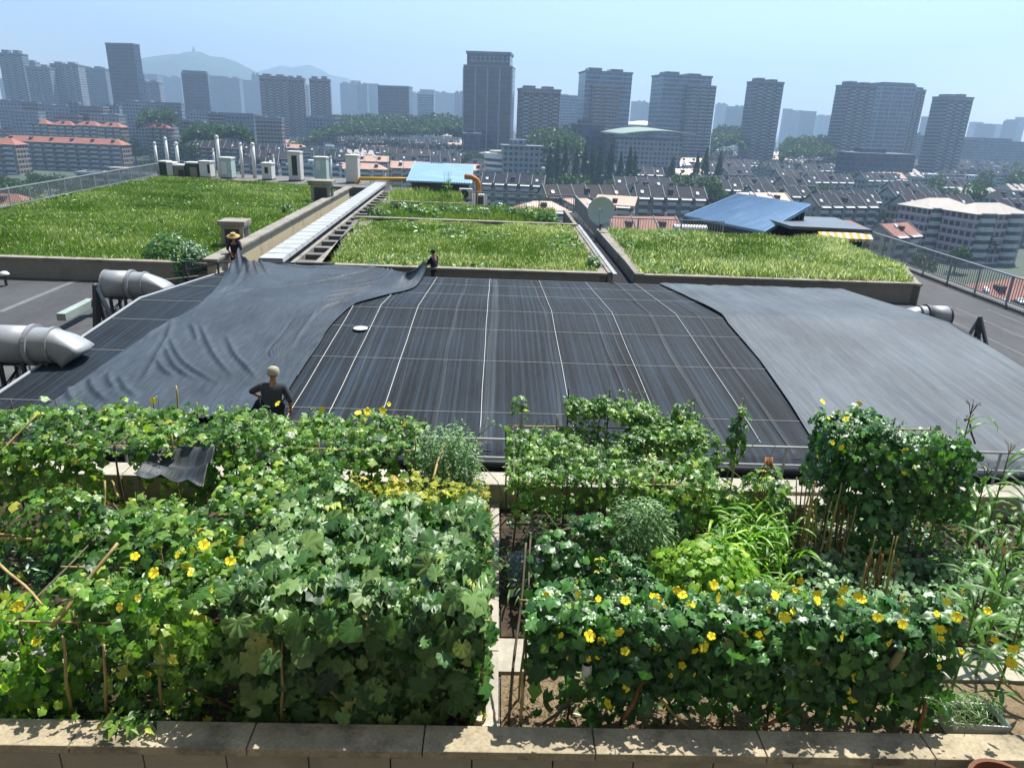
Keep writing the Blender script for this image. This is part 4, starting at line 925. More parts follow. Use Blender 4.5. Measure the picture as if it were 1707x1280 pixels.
t=house('dark_apartment_block','dark shaded apartment block standing low beyond the left meadow railing','apartment block',34,11,4,'flat',F_RED,ROOF_F,5,3,0,2,0); p=Pz(190,292,GZ+12); t.location=(p.x,p.y+5,GZ); t.rotation_euler=(0,0,rad(4))
# --- towers
TW={'glass':facade('tower_dark_glass','2e4359','1d2f43',3.9,1.6,.12,.9,.08,.94,.3,gl_rough=.15,var=.2),
 'glassb':facade('tower_blue_glass','5b7189','34495f',3.8,2.0,.2,.9,.06,.95,.3,gl_rough=.15,var=.2,band='8b9cac'),
 'res':facade('tower_residential','5a636d','2c353f',3.0,2.7,.22,.82,.14,.8,.7,var=.25,band='969a9c'),
 'brown':facade('tower_brown','695f5c','2e3137',3.0,2.6,.25,.8,.15,.8,.7,var=.25,band='9f948d'),
 'pale':facade('tower_pale','868d93','36404a',3.0,2.9,.25,.8,.18,.8,.7,var=.2),
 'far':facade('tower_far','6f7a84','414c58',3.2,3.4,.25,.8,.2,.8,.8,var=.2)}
TCAP=mat('tower_cap','6d7680',.8,.1,.2)
TB1=mat('tower_balcony_rail','8e9498',.7,.1,.3); TB2=mat('tower_balcony_shade','2a323a',.5,.1,.3)
def tower(px0,px1,ytop,d,style,label,rot=8,depth=.8,crown=True,stacks=0,fh=3.0,name='residential_tower',setback=None,fins=0,cat='tower',steps=None):
    a=Py(px0,ytop,d); b=Py(px1,ytop,d); Wp=(b-a).length; c,s=math.cos(rad(rot)),abs(math.sin(rad(rot)))
    W=Wp/(c+depth*s); D=W*depth; h=(a.z+b.z)/2-GZ; cx=(a.x+b.x)/2
    t=thing(name,label,cat,(cx,d+D/2,GZ),rad(rot)); 
    hb=h*(1-.035) if crown else h
    if setback: hb=h*setback
    m=TW[style]
    MB().bx(-W/2,W/2,-D/2,D/2,0,hb).build('wall',m,t)
    if setback:
        MB().bx(-W*.44,W*.44,-D*.44,D*.44,hb+.01,h-2).build('upper_storeys',m,t); MB().bx(-W*.46,W*.46,-D*.46,D*.46,h-1.99,h).build('roof_slab',TCAP,t); MB().bx(-W*.505,W*.505,-D*.505,D*.505,hb-1.2,hb+.0).build('cornice',TCAP,t)
    else:
        MB().bx(-W*.515,W*.515,-D*.515,D*.515,hb-.9,hb+.6).build('cornice',TCAP,t)
        if crown:
            for (x0,x1) in ((-.4,-.12),(.08,.34)): MB().bx(W*x0,W*x1,-D*.25,D*.3,hb+.61,h+rnd.uniform(-1,1)*h*.008).build('roof_house',m,t)
    for i in range(stacks):
        x=-W/2+(i+.5)*W/stacks; stack(x,W/stacks*.5,-D/2,int((hb-6)/fh),fh,1.3,[TB1,TB2],t,4.0)
    for i in range(fins):
        x=-W/2+(i)*W/(fins-1); MB().bx(x-.5,x+.5,-D/2-.7,-D/2-.003,2,hb-2).build('vertical_fin',TB1,t)
    return t,W,D,h
tower(-6,33,84,1050,'res','tall stepped residential tower at the left picture edge',6,.6,stacks=3)
tower(32,56,99,1100,'pale','narrow tower tucked behind the leftmost tower',6,.8,stacks=2)
tower(40,80,108,1000,'pale','pale gridded tower, third from the left edge',5,.6,stacks=4)
tower(81,127,103,1020,'pale','pale gridded tower with twin roof houses left of the dark slab',5,.6,stacks=4)
tower(126,173,110,1200,'far','wide bluish tower block touching the left side of the dark slab',4,.5,stacks=4)
tower(173,226,73,900,'glass','dark blue glass slab tower standing tallest at left',-10,.35,crown=False,fh=3.9,name='office_tower')
tower(224,240,122,1400,'far','slim hazy block just right of the dark glass slab',4,.8)
tower(226,264,134,1100,'pale','pale lower block with window grid at the foot of the hill',4,.6,stacks=4)
tower(297,343,118,1000,'glass','dark twin block office in front of the bigger hill',12,.7,crown=False,name='office_tower',setback=.97)
t_,W,D,h=tower(430,478,123,880,'brown','left brown residential tower of the joined pair',6,.45,stacks=4)
tower(474,506,126,890,'brown','right brown residential tower of the joined pair',6,.6,stacks=3)
tower(513,549,128,880,'brown','separate slim brown residential tower',7,.6,stacks=3)
tower(629,684,144,1000,'glass','wide dark glass cube beyond the wood',-4,.6,crown=False,fh=3.9,name='office_tower')
tower(695,723,158,1300,'glassb','small dark office block between the cube and the central tower',3,.7,crown=False)
cx_,W,D,h=tower(773,861,86,650,'glass','tall dark blue glass office tower in the centre with a stepped top',-6,.7,fh=3.9,name='office_tower',setback=.89,fins=5)
# rooftop lettering strip on the central tower: pale strokes of a sign
sg=MB()
for k in range(9):
    x=-W*.36+k*W*.09; sg.bx(x,x+W*.05,-D*.44-.7,-D*.44-.02,h-7.2,h-6.4); sg.bx(x+W*.018,x+W*.03,-D*.44-.7,-D*.44-.02,h-6.399,h-3.0); sg.bx(x,x+W*.05,-D*.44-.7,-D*.44-.02,h-4.6,h-4.1)
    sg.bx(x+.1,x+W*.05-.1,-D*.44-.5,-D*.44-.03,h-7.6,h-7.21)
sg.bx(-W*.38,W*.42,-D*.44-.45,-D*.44-.05,h-8.0,h-7.61)
sg.build('rooftop_sign',TB1,cx_)
tower(864,936,144,640,'brown','brown apartment tower just right of the central glass tower',9,.5,stacks=4)
tower(935,968,160,1100,'glassb','hazy blue office behind, between the brown and twin towers',0,.6,crown=False)
t_,W,D,h=tower(971,1056,114,700,'glassb','glass banded tower with a reddish residential block on its front',6,.7,crown=True,fh=3.8)
MB().bx(-W*.36,W*.22,-D/2-5,-D/2-.01,0,h*.84).build('front_block',TW['brown'],t_); 
for x in (-.25,-.02): stack(W*x,W*.1,-D/2-5,int(h*.8/3),3,1.2,[TB1,TB2],t_,3)
t_,W,D,h=tower(1098,1190,120,700,'glassb','broad banded tower with a residential wing stepping down right',8,.7,crown=True,fh=3.8)
MB().bx(-W*.02,W*.56,-D/2-6,-D/2-.01,0,h*.88).build('residential_wing',TW['res'],t_)
for x in (.1,.3,.48): stack(W*x,W*.09,-D/2-6,int(h*.84/3),3,1.2,[TB1,TB2],t_,3)
tower(1256,1310,131,700,'res','lone grey residential tower right of the twin towers',9,.7,stacks=3)
tower(1409,1466,137,700,'res','grey residential tower joined left of the pale glass tower',9,.7,stacks=3)
tower(1468,1530,138,760,'glassb','pale glass tower with white vertical ribs between residential wings',4,.8,crown=False,setback=.985,fins=4,name='office_tower')
tower(1527,1546,145,780,'res','narrow residential wing right of the ribbed glass tower',6,1.0,stacks=2)
tower(1573,1628,157,680,'res','grey residential tower standing alone near the right edge',10,.7,stacks=3)
# mid-rise blocks at the feet of the left towers
for i,(a,b,yt,d,st,lab) in enumerate([(-8,36,166,700,'pale','pale mid rise block at the left edge below the stepped tower'),(38,62,171,700,'brown','small brownish block right of the pale edge block'),(63,114,174,690,'pale','long pale low block with even windows below the gridded towers'),(112,130,168,660,'far','small grey block left of the foot of the dark slab'),(128,171,178,660,'brown','broad brownish block below the wide bluish tower'),(172,197,174,690,'pale','small white block at the foot of the dark blue slab'),(200,256,167,720,'pale','cream wide block just right of the dark slab foot'),(256,300,172,700,'far','grey mid rise block below the bigger hill'),(302,346,184,760,'pale','pale block at the foot of the twin block office'),(346,374,187,700,'brown','small brown block right of the twin office foot'),(374,424,190,660,'far','grey low block left of the brown residential pair'),(424,468,194,620,'brown','low brown block in front of the brown pair'),(506,562,194,720,'far','low grey block below the slim brown tower'),(16,62,187,650,'pale','whitish flat block above the red roofs, left one'),(88,132,191,650,'brown','dark flat block above the middle of the red roofs'),(148,197,189,650,'pale','whitish flat block above the right end of red roofs'),(240,286,187,640,'pale','pale flat block right of the red roofs'),(300,338,200,620,'brown','dark flat block between the red roofs and the brown pair')]):
    tower(a,b,yt,d,st,lab,rnd.uniform(-8,8),.5,crown=i%3!=1,name='midrise_block',cat='building')
# far skyline
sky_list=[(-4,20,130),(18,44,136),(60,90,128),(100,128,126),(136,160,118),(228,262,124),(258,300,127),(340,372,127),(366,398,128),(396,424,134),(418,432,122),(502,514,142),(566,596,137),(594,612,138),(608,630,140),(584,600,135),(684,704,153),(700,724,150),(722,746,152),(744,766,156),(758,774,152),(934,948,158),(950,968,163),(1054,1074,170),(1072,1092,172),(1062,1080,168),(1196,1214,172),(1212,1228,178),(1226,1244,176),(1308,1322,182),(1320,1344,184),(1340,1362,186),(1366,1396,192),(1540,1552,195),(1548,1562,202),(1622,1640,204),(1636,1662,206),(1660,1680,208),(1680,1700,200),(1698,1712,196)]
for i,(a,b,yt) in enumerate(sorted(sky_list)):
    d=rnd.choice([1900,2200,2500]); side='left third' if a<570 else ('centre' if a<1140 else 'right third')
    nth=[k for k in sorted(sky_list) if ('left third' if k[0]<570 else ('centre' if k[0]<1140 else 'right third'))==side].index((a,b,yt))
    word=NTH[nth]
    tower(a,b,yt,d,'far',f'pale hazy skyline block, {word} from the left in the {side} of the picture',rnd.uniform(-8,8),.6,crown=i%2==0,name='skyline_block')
# --- arena and halls
p=Pz(1045,262,GZ); 
def at_d(px,py,d): return Py(px,py,d)
ar=thing('arena_building','grey arena with a thin swept green white roof behind the conifers','arena',(Py(1080,225,520).x,520,GZ),rad(6))
a=Py(1025,236,520); b=Py(1140,236,520); W=(b-a).length; zt=Py(1080,232,520).z-GZ
MB().bx(-W*.5,W*.42,-14,30,0,zt).build('wall',TW['pale'],ar); MB().bx(-W*.62,-W*.5-.02,-4,20,0,zt*1.08).build('glass_wing',TW['glass'],ar)
R_=MB().grid(lambda u,v:(-W*.52+W*1.08*u,-20+56*v,zt+2.0+5.5*math.sin(min(1,u*.9+.1)*math.pi*.8)*(.7+.3*v)),16,8); 
rm_=mat('swept_green_white_roof','74897d',.7,.08,.1,spec=.5); o=R_.build('swept_roof',rm_,ar,smooth=True); o.modifiers.new('thick','SOLIDIFY').thickness=1.0
dm=thing('domed_hall','small white domed hall beyond the arena roof','hall',(Py(1072,212,760).x,760,GZ)); zt=Py(1072,212,760).z-GZ; r_=20
MB().lathe([(r_,0),(r_,zt)],28).build('wall',TW['pale'],dm); MB().lathe([(r_*1.05,zt+.01),(r_*.95,zt+2.2),(r_*.7,zt+4.3),(r_*.35,zt+5.4),(.2,zt+5.8)],28).build('dome',WHITE,dm,smooth=True)
def hall(px0,px1,ytop,d,name,label,style,D=26,rot=4,fl=None):
    a=Py(px0,ytop,d); b=Py(px1,ytop,d); W=(b-a).length; h=(a.z+b.z)/2-GZ; t=thing(name,label,'hall',((a.x+b.x)/2,d+D/2,GZ),rad(rot))
    MB().bx(-W/2,W/2,-D/2,D/2,0,h-.8).build('wall',TW[style],t); MB().bx(-W/2-1,W/2+1,-D/2-1,D/2+1,h-.79,h).build('roof_slab',TCAP,t); MB().bx(-W*.3,W*.1,-D*.2,D*.3,h+.01,h+3).build('roof_house',TW[style],t); return t
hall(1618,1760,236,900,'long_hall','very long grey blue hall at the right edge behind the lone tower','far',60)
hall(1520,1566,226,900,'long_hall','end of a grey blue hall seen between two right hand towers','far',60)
hall(1420,1528,256,560,'glass_hall','low dark glass hall at the foot of the ribbed glass tower','glass',24,6)
hall(958,1006,207,560,'glass_hall','dark low glass block with two roof boxes before the reddish tower','glass',20,6)
hall(838,903,243,420,'grey_office','grey office behind the rounded white banded building','pale',16,5)
rb2=thing('rounded_office','rounded white banded office behind the trees right of centre','office',(Py(850,262,430).x,442,GZ)); zt=Py(850,257,430).z-GZ
mb=MB()
pr=[(15,0)]
for k in range(int(zt/3.2)): z=k*3.2; pr+=[(15,z),(15,z+1.3),(14.6,z+1.31),(14.6,z+2.9),(15,z+2.91)]
mb.lathe(pr+[(15,zt),(14,zt+.01)],36); nseg=36; 
mm=[]; 
for j in range(len(pr)+1):
    dark=(j<len(pr)-1 and abs(pr[j][0]-14.6)<1e-6 and abs(pr[j+1][0]-14.6)<1e-6)
    mm+=[1 if dark else 0]*nseg
mb.m=mm+[0,0]
mb.build('wall',[WHITE,BALG],rb2)
MB().lathe([(12,zt+.02),(12,zt+1.2)],30).build('roof_parapet',CONC_PALE,rb2)
hall(772,800,222,600,'podium_block','dark low podium block touching the central tower on the left','glass',16)
# ================================================================ TREES
TREE=leafmat('tree_leaf',[(0,'1c2e18'),(.5,'36522a'),(1,'5f7a3a')],.25,.55,.25,1.1)
CONIF=leafmat('conifer_leaf',[(0,'1c2f20'),(.5,'2f4a30'),(1,'4d6b3f')],.15,.6,.2,1.0)
BARK=mat('tree_bark','4a3f33',.9,.25,3,.3)
def leafcloud(C,rad_,size,seed,flat=.6,tint=.5):
    r=np.random.default_rng(seed); n=len(C)
    a=r.normal(0,1,(n,3)); a/=np.linalg.norm(a,axis=1)[:,None]; b=r.normal(0,1,(n,3)); b-=a*(a*b).sum(1)[:,None]; b/=np.linalg.norm(b,axis=1)[:,None]
    s=size*r.uniform(.55,1.3,n)[:,None]; V=np.stack([C-a*s,C-b*s*.6+a*s*.1,C+a*s,C+b*s*.6-a*s*.05],1)
    return V.reshape(-1,3), np.repeat(np.clip(tint+r.normal(0,.2,n),0,1),4)
def crown_pts(h,wd,seed,n,conic=False):
    r=np.random.default_rng(seed); P=[]
    if conic:
        t=r.beta(1.2,1.6,n); ang=r.uniform(0,6.28,n); rr=wd*.5*(1-t)**.85*(.35+.65*np.sqrt(r.random(n)))*(1+.25*np.sin(ang*5+t*30)); return np.stack([rr*np.cos(ang),rr*np.sin(ang),h*(.06+.94*t)],1),t
    lobes=[]; k=r.integers(7,11)
    for i in range(k):
        z=h*r.uniform(.38,.88); q=wd*.33*(1-abs(z/h-.58)); a=r.uniform(0,6.28); lobes.append((q*np.cos(a)*1.1,q*np.sin(a)*1.1,z,wd*r.uniform(.16,.27)))
    m=n//k; T=[]
    for (x,y,z,q) in lobes:
        d=r.normal(0,1,(m,3)); d/=np.linalg.norm(d,axis=1)[:,None]; rr=q*(.55+.5*r.random(m)**.5)[:,None]; P.append(np.array([x,y,z])+d*rr*np.array([1,1,.8])); T.append(np.full(m,r.uniform(-.15,.2)))
    return np.concatenate(P),np.concatenate(T)
def tree_proto(name,h,wd,seed,n,size,conic=False):
    t=thing(name,'x','tree',(0,0,-600))
    C,T=crown_pts(h,wd,seed,n,conic); V,at=leafcloud(C,wd,size,seed+1); 
    at=np.clip(at+np.repeat(T if not conic else 0*T,4),0,1)
    link('crown',tri_mesh('crown',V,np.arange(len(V)).reshape(-1,4),CONIF if conic else TREE,at),t)
    mb=MB(); mb.tube([(0,0,0),(.1,0,h*.3),(.05,.1,h*.6),(0,0,h*.8)],.3,7,rs=[h*.03,h*.022,h*.014,.05])
    if not conic:
        for a in (0.3,2.2,4.4): mb.tube([(.08,.0,h*.3),(math.cos(a)*wd*.15,math.sin(a)*wd*.15,h*.5),(math.cos(a)*wd*.27,math.sin(a)*wd*.27,h*.66)],.1,5,rs=[h*.014,h*.01,.04])
    mb.build('trunk',BARK,t); t['used']=0; return t
TP=[tree_proto('broadleaf_tree',11,10,s,1500,.5) for s in (3,8,15)]; TC=[tree_proto('conifer_tree',17,7.5,s,1600,.5,True) for s in (4,9)]
def plant_tree(P,p,sc,label,group):
    z=p[2] if len(p)>2 else GZ
    if P['used']==0:
        P['used']=1; P.location=(p[0],p[1],z); P.scale=(sc,sc,sc*rnd.uniform(.9,1.1)); P['label']=label; P['group']=group; return P
    return dup(P,(p[0],p[1],z),rnd.uniform(0,6.28),label,group,(sc,sc,sc*rnd.uniform(.9,1.1)))
def tree_at(px,py,hm,label,group,conic=False,i=0):
    """py = where the crown top shows"""
    p=Pz(px,py,GZ+hm); P=(TC if conic else TP)[i%(2 if conic else 3)]; OCC.append((p.x,p.y,6)); plant_tree(P,(p.x,p.y),hm/(17 if conic else 11),label,group)
for i,(px,py) in enumerate([(918,243),(930,236),(944,239),(962,245),(977,243),(990,238),(1003,241),(1020,238),(1037,243),(1052,246),(1060,250)]):
    p=Py(px,py+rnd.uniform(-3,3),400+(i%3)*9); o=plant_tree(TC[i%2],(p.x,p.y),(p.z-GZ)/17,'dark pointed conifer in the dense row before the arena','dark conifers before the arena'); o.scale[0]*=.62; o.scale[1]*=.62; OCC.append((p.x,p.y,7))
for i,(px,py,w_) in enumerate([(1124,250,'left of the tallest one in the bright roof row'),(1165,250,'shorter, beside the bright roof row'),(1180,244,'tallest in front of the bright roof row'),(1203,247,'right of the tallest one in the bright roof row')]): 
    p=Py(px,py,430); o=plant_tree(TC[1],(p.x,p.y),(p.z-GZ)/17,f'single dark conifer, {w_}','scattered conifers'); o.scale[0]*=.6; o.scale[1]*=.6; OCC.append((p.x,p.y,7))
for i,(px,py,h_,w_) in enumerate([(880,280,13,'left of the long terrace with awnings'),(905,288,12,'below the rounded white office'),(955,298,13,'below the long awning terrace'),(985,296,14,'behind the near peach roof'),(1010,298,12,'right of the pair below the long awning terrace'),(1165,300,15,'big and bright, left of the big blue roof'),(1148,316,11,'dark, at the left corner of the big blue roof'),(1190,320,11,'small, peeking over the big blue roof'),(1640,382,15,'tall and pale in front of the pink blocks'),(1660,388,13,'beside the tall pale tree before the pink blocks'),(1545,420,11,'beyond the railing below the tan gable'),(1600,415,10,'low beyond the railing, right of the tan gable'),(1480,352,10,'between the red tiled houses'),(1530,365,9,'behind the tan gable end'),(20,300,12,'low, beyond the left railing'),(45,308,10,'small, beyond the left railing by the red roof'),(222,232,13,'between the red roofed rows and the vent pipes'),(310,240,13,'dark, behind the vent pipes'),(330,236,13,'dark, right behind the third vent pipe'),(250,262,10,'low, left of the vent pipes')]):
    tree_at(px,py,h_*(1.45 if py<340 else .8),f'leafy tree {w_}','single leafy trees',False,i)
for i in range(16): tree_at(-10+i*17.5,287+(i*37%13)-i*.3,rnd.uniform(10,13),'dark bushy tree in the belt below the red roofed blocks','tree belt below the red roofed blocks',False,i)
for j,off in enumerate((122,104,89,76,65,55.5,47.5,40.5,34.5,29.5,25.5)):
    od=['nearest','second nearest','third nearest','fourth nearest','fifth nearest','sixth nearest','seventh nearest','eighth nearest','third farthest','second farthest','farthest'][j]
    ks=[['dark2','darks','peachg','dark'],['dark','grey','creams','dark2','darks'],['darks','teal','dark','peach','dark2','white']][j%3]
    if off<100: row(395+j*3,872,horiz(395)+off,horiz(872)+off-2,ks,8,f'in the {od} street left of centre',1.32,True)
    if off>27: row(900+j*5,1720,horiz(900)+off+4,horiz(1720)+off-7,ks,17,f'in the {od} street right of centre',1.3,True)
    if off<72: row(285,400,horiz(200)+off,horiz(400)+off,ks[::-1],-4,f'in the {od} street behind the vent pipes',1.1,True)
# street trees in the gaps
k=0; tries=0; TREES_=[]
rt=random.Random(4)
while k<264 and tries<20000:
    tries+=1
    px=rt.uniform(-20,1730); off=rt.choice([rt.uniform(22,60),rt.uniform(40,120)]); z=GZ+8
    if px<900 and off>85: continue
    p=Pz(px,horiz(px)+off,z); 
    if any((p.x-a)**2+(p.y-b)**2<(q*.52)**2 for a,b,q in OCC): continue
    if p.y<85: continue
    if any((p.x-a)**2+(p.y-b)**2<36 for a,b in TREES_): continue
    TREES_.append((p.x,p.y)); k+=1
    plant_tree(TP[k%3],(p.x,p.y),rt.uniform(1.1,2.0),'dark leafy street tree among the house rows','street trees among the house rows')
def wood(px0,px1,y0,y1,d,label,seed,n=5000,size=1.5,th=9):
    """a far wooded rise: canopy tops between two bearings at distance d, running down to the ground"""
    r=np.random.default_rng(seed); px=r.uniform(px0,px1,n); f=r.random(n)**.7; dd=d*(1-.22*f); C=[]
    edge=np.clip(np.minimum(px-px0,px1-px)/((px1-px0)*.18),0,1)
    bump=cheapnoise(px*.12,f*6,1.0,seed)*3.0
    for a,b,q,e,k in zip(px,y0+(y1-y0)*f,dd,edge,bump):
        p=Py(a,b+k+(1-e)*12,q); C.append((p.x,p.y,max(p.z-r.random()*th*.5,GZ+1)))
    C=np.array(C); V,at=leafcloud(C,1,size,seed+1); at=np.clip(at-.1+.25*np.repeat(cheapnoise(C[:,0],C[:,1],.05,seed+2),4),0,1)
    o=link('distant_wood',tri_mesh('distant_wood',V,np.arange(len(V)).reshape(-1,4),TREE,at)); tag(o,label,'wood',kind='stuff')
wood(515,795,189,216,820,'dark green wooded rise left of the central glass tower',31,16000,1.7)
wood(1186,1250,208,236,850,'far green parkland between the twin towers and lone tower',32,5000)
wood(1300,1402,224,252,780,'far green parkland left of the right hand tower pair',35,7000)
wood(880,975,208,242,600,'hazy wood at the foot of the brown tower right of centre',33,7000,1.4)
wood(228,298,180,192,700,'hazy tree belt at the foot of the dark slab tower',34,5000,1.3)
wood(300,422,206,218,560,'dark tree belt right of the red roofed rows',37,7000,1.3)
for P in list(TP)+list(TC):
    pass
# ================================================================ THE VEGETABLE GARDEN
sb=MB().bx(-9.5,-.02,5.9,7.05,.0,.045).build('soil_bed',SOIL_D); struct(sb); sb=MB().bx(.2,9.5,5.9,7.05,.0,.045).build('soil_bed',SOIL); struct(sb)
sb=MB().bx(-13,-.02,7.75,11.05,.0,.05).build('soil_bed',SOIL_D); struct(sb); sb=MB().bx(.2,13,7.75,11.05,.0,.05).build('soil_bed',SOIL_D); struct(sb)
pm=MB(); x=-9.0
while x<9.5:
    pm.bx(x,x+.78,7.1,7.7,.0,.06); x+=.8
struct(pm.build('garden_path',CONC_PALE))
ce=MB(); y=5.89
while y<11.0: ce.bx(.02,.165,y,y+1.48,.0,.13); y+=1.5
o=ce.build('path_edging',CONC_PALE); tag(o,'narrow pale concrete edging strip running back through the middle of the garden','edging')

bw=MB().bx(-60,60,-22,-2.6,0,95).build('unseen_viewpoint_building',facade('viewpoint_fill_wall','a39c8f','2b3238',3.6,2.4,.25,.85,.1,.9),loc=(0,0,GZ)); struct(bw)  # unseen block behind the camera, added to cut sky fill and bounce warm light
# ---- leaves
def leaf_palm(lobes,sinus,n=5,spread=300,notch=.12,droop=.22,fold=.1):
    """outline of a lobed leaf, petiole at the origin, tip along +y"""
    V=[(0,0,0)]; k=2*n-1
    for i in range(k):
        th=rad(-spread/2+spread*i/(k-1)); tip=(i%2==0); c=abs(th)/math.pi
        r=(lobes*(1-.45*c) if tip else sinus*(1-.38*c)); r*=.62
        V.append((math.sin(th)*r,math.cos(th)*r+.18*r,(-droop*r*r*1.6 if tip else fold*r)))
    O_=np.array(V[1:]); M_=O_*np.array([.55,.55,.35])+np.array([0,0,.05]); V=np.concatenate([[(0,0,-.02)],M_,O_]); k_=len(O_)
    F=[(0,i+2,i+1) for i in range(k_-1)]
    for i in range(k_-1): a,b,c,d=1+i,2+i,1+k_+i,2+k_+i; F+=[(a,b,d),(a,d,c)]
    return V,np.array(F)
LEAF={'luffa':leaf_palm(1.0,.74,5,305,fold=.16),'round':leaf_palm(.98,.88,8,312,droop=.32,fold=.2),'melon':leaf_palm(1.0,.5,5,300),'heart':leaf_palm(.9,.78,4,320,droop=.25)}
def _small():
    V=np.array([(0,0,0),(.22,.4,.05),(0,1,-.1),(-.22,.4,.05)]); F=np.array([(0,1,2),(0,2,3)]); return V,F
LEAF['oval']=_small()
V_=np.array([(0,0,0),(.05,.45,.02),(0,1,-.05),(-.05,.45,.02)]); LEAF['needle']=(V_,np.array([(0,1,2),(0,2,3)]))
def make_leaves(kind,P,N,size,tint,seed,down=.8):
    r=np.random.default_rng(seed); n=len(P); V0,F0=LEAF[kind]
    N=N/np.linalg.norm(N,axis=1)[:,None]
    D=np.tile(np.array([0,0,-down]),(n,1))+r.normal(0,.55,(n,3)); D=D-N*(D*N).sum(1)[:,None]; D/=np.linalg.norm(D,axis=1)[:,None]+1e-9
    B=np.cross(D,N); s=size[:,None,None]
    curl=r.uniform(.4,1.9,n)[:,None,None]; wv=r.uniform(.8,1.15,n)[:,None,None]
    V=P[:,None,:]+s*(V0[None,:,0:1]*wv*B[:,None,:]+V0[None,:,1:2]*D[:,None,:]+V0[None,:,2:3]*curl*N[:,None,:])
    k=len(V0); F=(F0[None]+(np.arange(n)*k)[:,None,None]).reshape(-1,3)
    at=np.repeat(tint,k).reshape(n,k); at[:,0]+=.1
    if k>8:
        h_=(k-1)//2; q=np.where(np.arange(h_)%2==0,.06,-.06); at[:,1:1+h_]+=q; at[:,1+h_:]+=q*.7
    return V.reshape(-1,3),F,np.clip(at.ravel(),0,1)
L_LUFFA=leafmat('luffa_leaf',[(0,'23441a'),(.4,'436f2a'),(.72,'7b9f40'),(.9,'a9b54a'),(1,'c7b04c')],.36,.4,.45)
L_DARK=leafmat('dark_luffa_leaf',[(0,'1c401b'),(.4,'34632c'),(.75,'5f9142'),(.92,'90a448'),(1,'b9a54a')],.3,.38,.5)
L_PUMP=leafmat('pumpkin_leaf',[(0,'22431c'),(.4,'446f33'),(.75,'87a45f'),(.9,'b2bd6c'),(1,'c4bb66')],.28,.42,.45,1.2)
L_YEL=leafmat('yellowing_leaf',[(0,'52702c'),(.4,'9aa83c'),(.75,'c8c452'),(1,'b08a48')],.4,.5,.3,1.2)
L_BRIGHT=leafmat('bright_leaf',[(0,'2f5c1a'),(.4,'5a8c26'),(.8,'97b83c'),(1,'bcc455')],.42,.42,.4)
L_FINE=leafmat('feathery_leaf',[(0,'4d7050'),(.5,'83a577'),(1,'bccfae')],.35,.6,.2,1.1)
L_DRY=leafmat('dry_leaf',[(0,'4e3f2c'),(.5,'7b664a'),(1,'a8946e')],.2,.8,.1,1.0)
YFLO=mat('yellow_petal','f4e436',.6,.08,6,spec=.2); YCEN=mat('flower_centre','d9a828',.7,.1,8)
m_=YFLO.node_tree; 
def _flower():
    mb=MB(); n=5
    for k in range(n):
        a=2*math.pi*k/n; c,s=math.cos(a),math.sin(a)
        pts=[(.05,0,.0),(.42,-.34,.06),(.84,-.42,.1),(1.04,0,.04),(.84,.42,.1),(.42,.34,.06)]
        mb.add([(x*c-y*s,x*s+y*c,z+.02*(k%2)) for x,y,z in pts],[(0,1,5),(1,2,4,5),(2,3,4)],0)
    mb.lathe([(.11,.0),(.11,.1),(.04,.16)],7,1); mb.lathe([(.03,-.3),(.1,-.02)],5,2)
    return mb.mesh('flower',[YFLO,YCEN,L_BRIGHT])
FLO=_flower()
def flowers(t,pts,off=(0,0,0),s=.062,up=.5):
    for p in pts:
        o=link('flower',FLO,t,loc=Vector(p)-t.location)
        d=Vector((rnd.uniform(-.9,.9),-1+rnd.uniform(-.3,.6),up+rnd.uniform(-.7,.8))).normalized(); o.rotation_euler=d.to_track_quat('Z','Y').to_euler()
        q=s*rnd.uniform(.62,1.15); o.scale=(q,q*rnd.uniform(.8,1.05),q*rnd.uniform(.7,2.2)) if rnd.random()>.12 else (q*.5,q*.55,q*1.6)
def face(n,x0,x1,z0,z1,yf,seed,jit=.12,nrm=(0,-1,.45),thin=.0,bulge=.18):
    r=np.random.default_rng(seed); x=r.uniform(x0,x1,n); z=z0+(z1-z0)*r.random(n)**.85; b=cheapnoise(x*2.2,z*2.2,1.0,seed); y=yf+bulge*b+r.normal(0,jit,n)
    if callable(thin): k=r.random(n)<thin(x,z)
    else:
        k=r.random(n)<np.clip(1-thin*(.5+.8*cheapnoise(x*3,z*3,1.0,seed+5)),0,1)
    x,y,z=x[k],y[k],z[k]; N=np.array(nrm)[None]+r.normal(0,.42,(len(x),3)); return np.column_stack([x,y,z]),N
def top(n,x0,x1,y0,y1,zt,seed,jit=.07,bulge=.14,nrm=(0,-.35,1),thin=0.0,slope=0.0):
    r=np.random.default_rng(seed); x=r.uniform(x0,x1,n); y=r.uniform(y0,y1,n); b=cheapnoise(x*2.4,y*2.4,1.0,seed); z=zt+slope*(y-y0)+bulge*b+r.normal(0,jit,n)
    k=r.random(n)<np.clip(1-thin*(.5+.8*cheapnoise(x*3,y*3,1.0,seed+5)),0,1); x,y,z=x[k],y[k],z[k]
    N=np.array(nrm)[None]+r.normal(0,.38,(len(x),3)); return np.column_stack([x,y,z]),N
def ball(n,c,rx_,ry_,rz2,seed,low=-.3):
    r=np.random.default_rng(seed); d=r.normal(0,1,(n,3)); d/=np.linalg.norm(d,axis=1)[:,None]; d=d[d[:,2]>low]
    q=(.62+.42*r.random(len(d))**.6)*(1+.18*cheapnoise(d[:,0]*4,d[:,2]*4+d[:,1]*3,1.0,seed)); P=np.array(c)+d*q[:,None]*np.array([rx_,ry_,rz2]); N=d+np.array([0,-.2,.7])+r.normal(0,.35,d.shape); return P,N
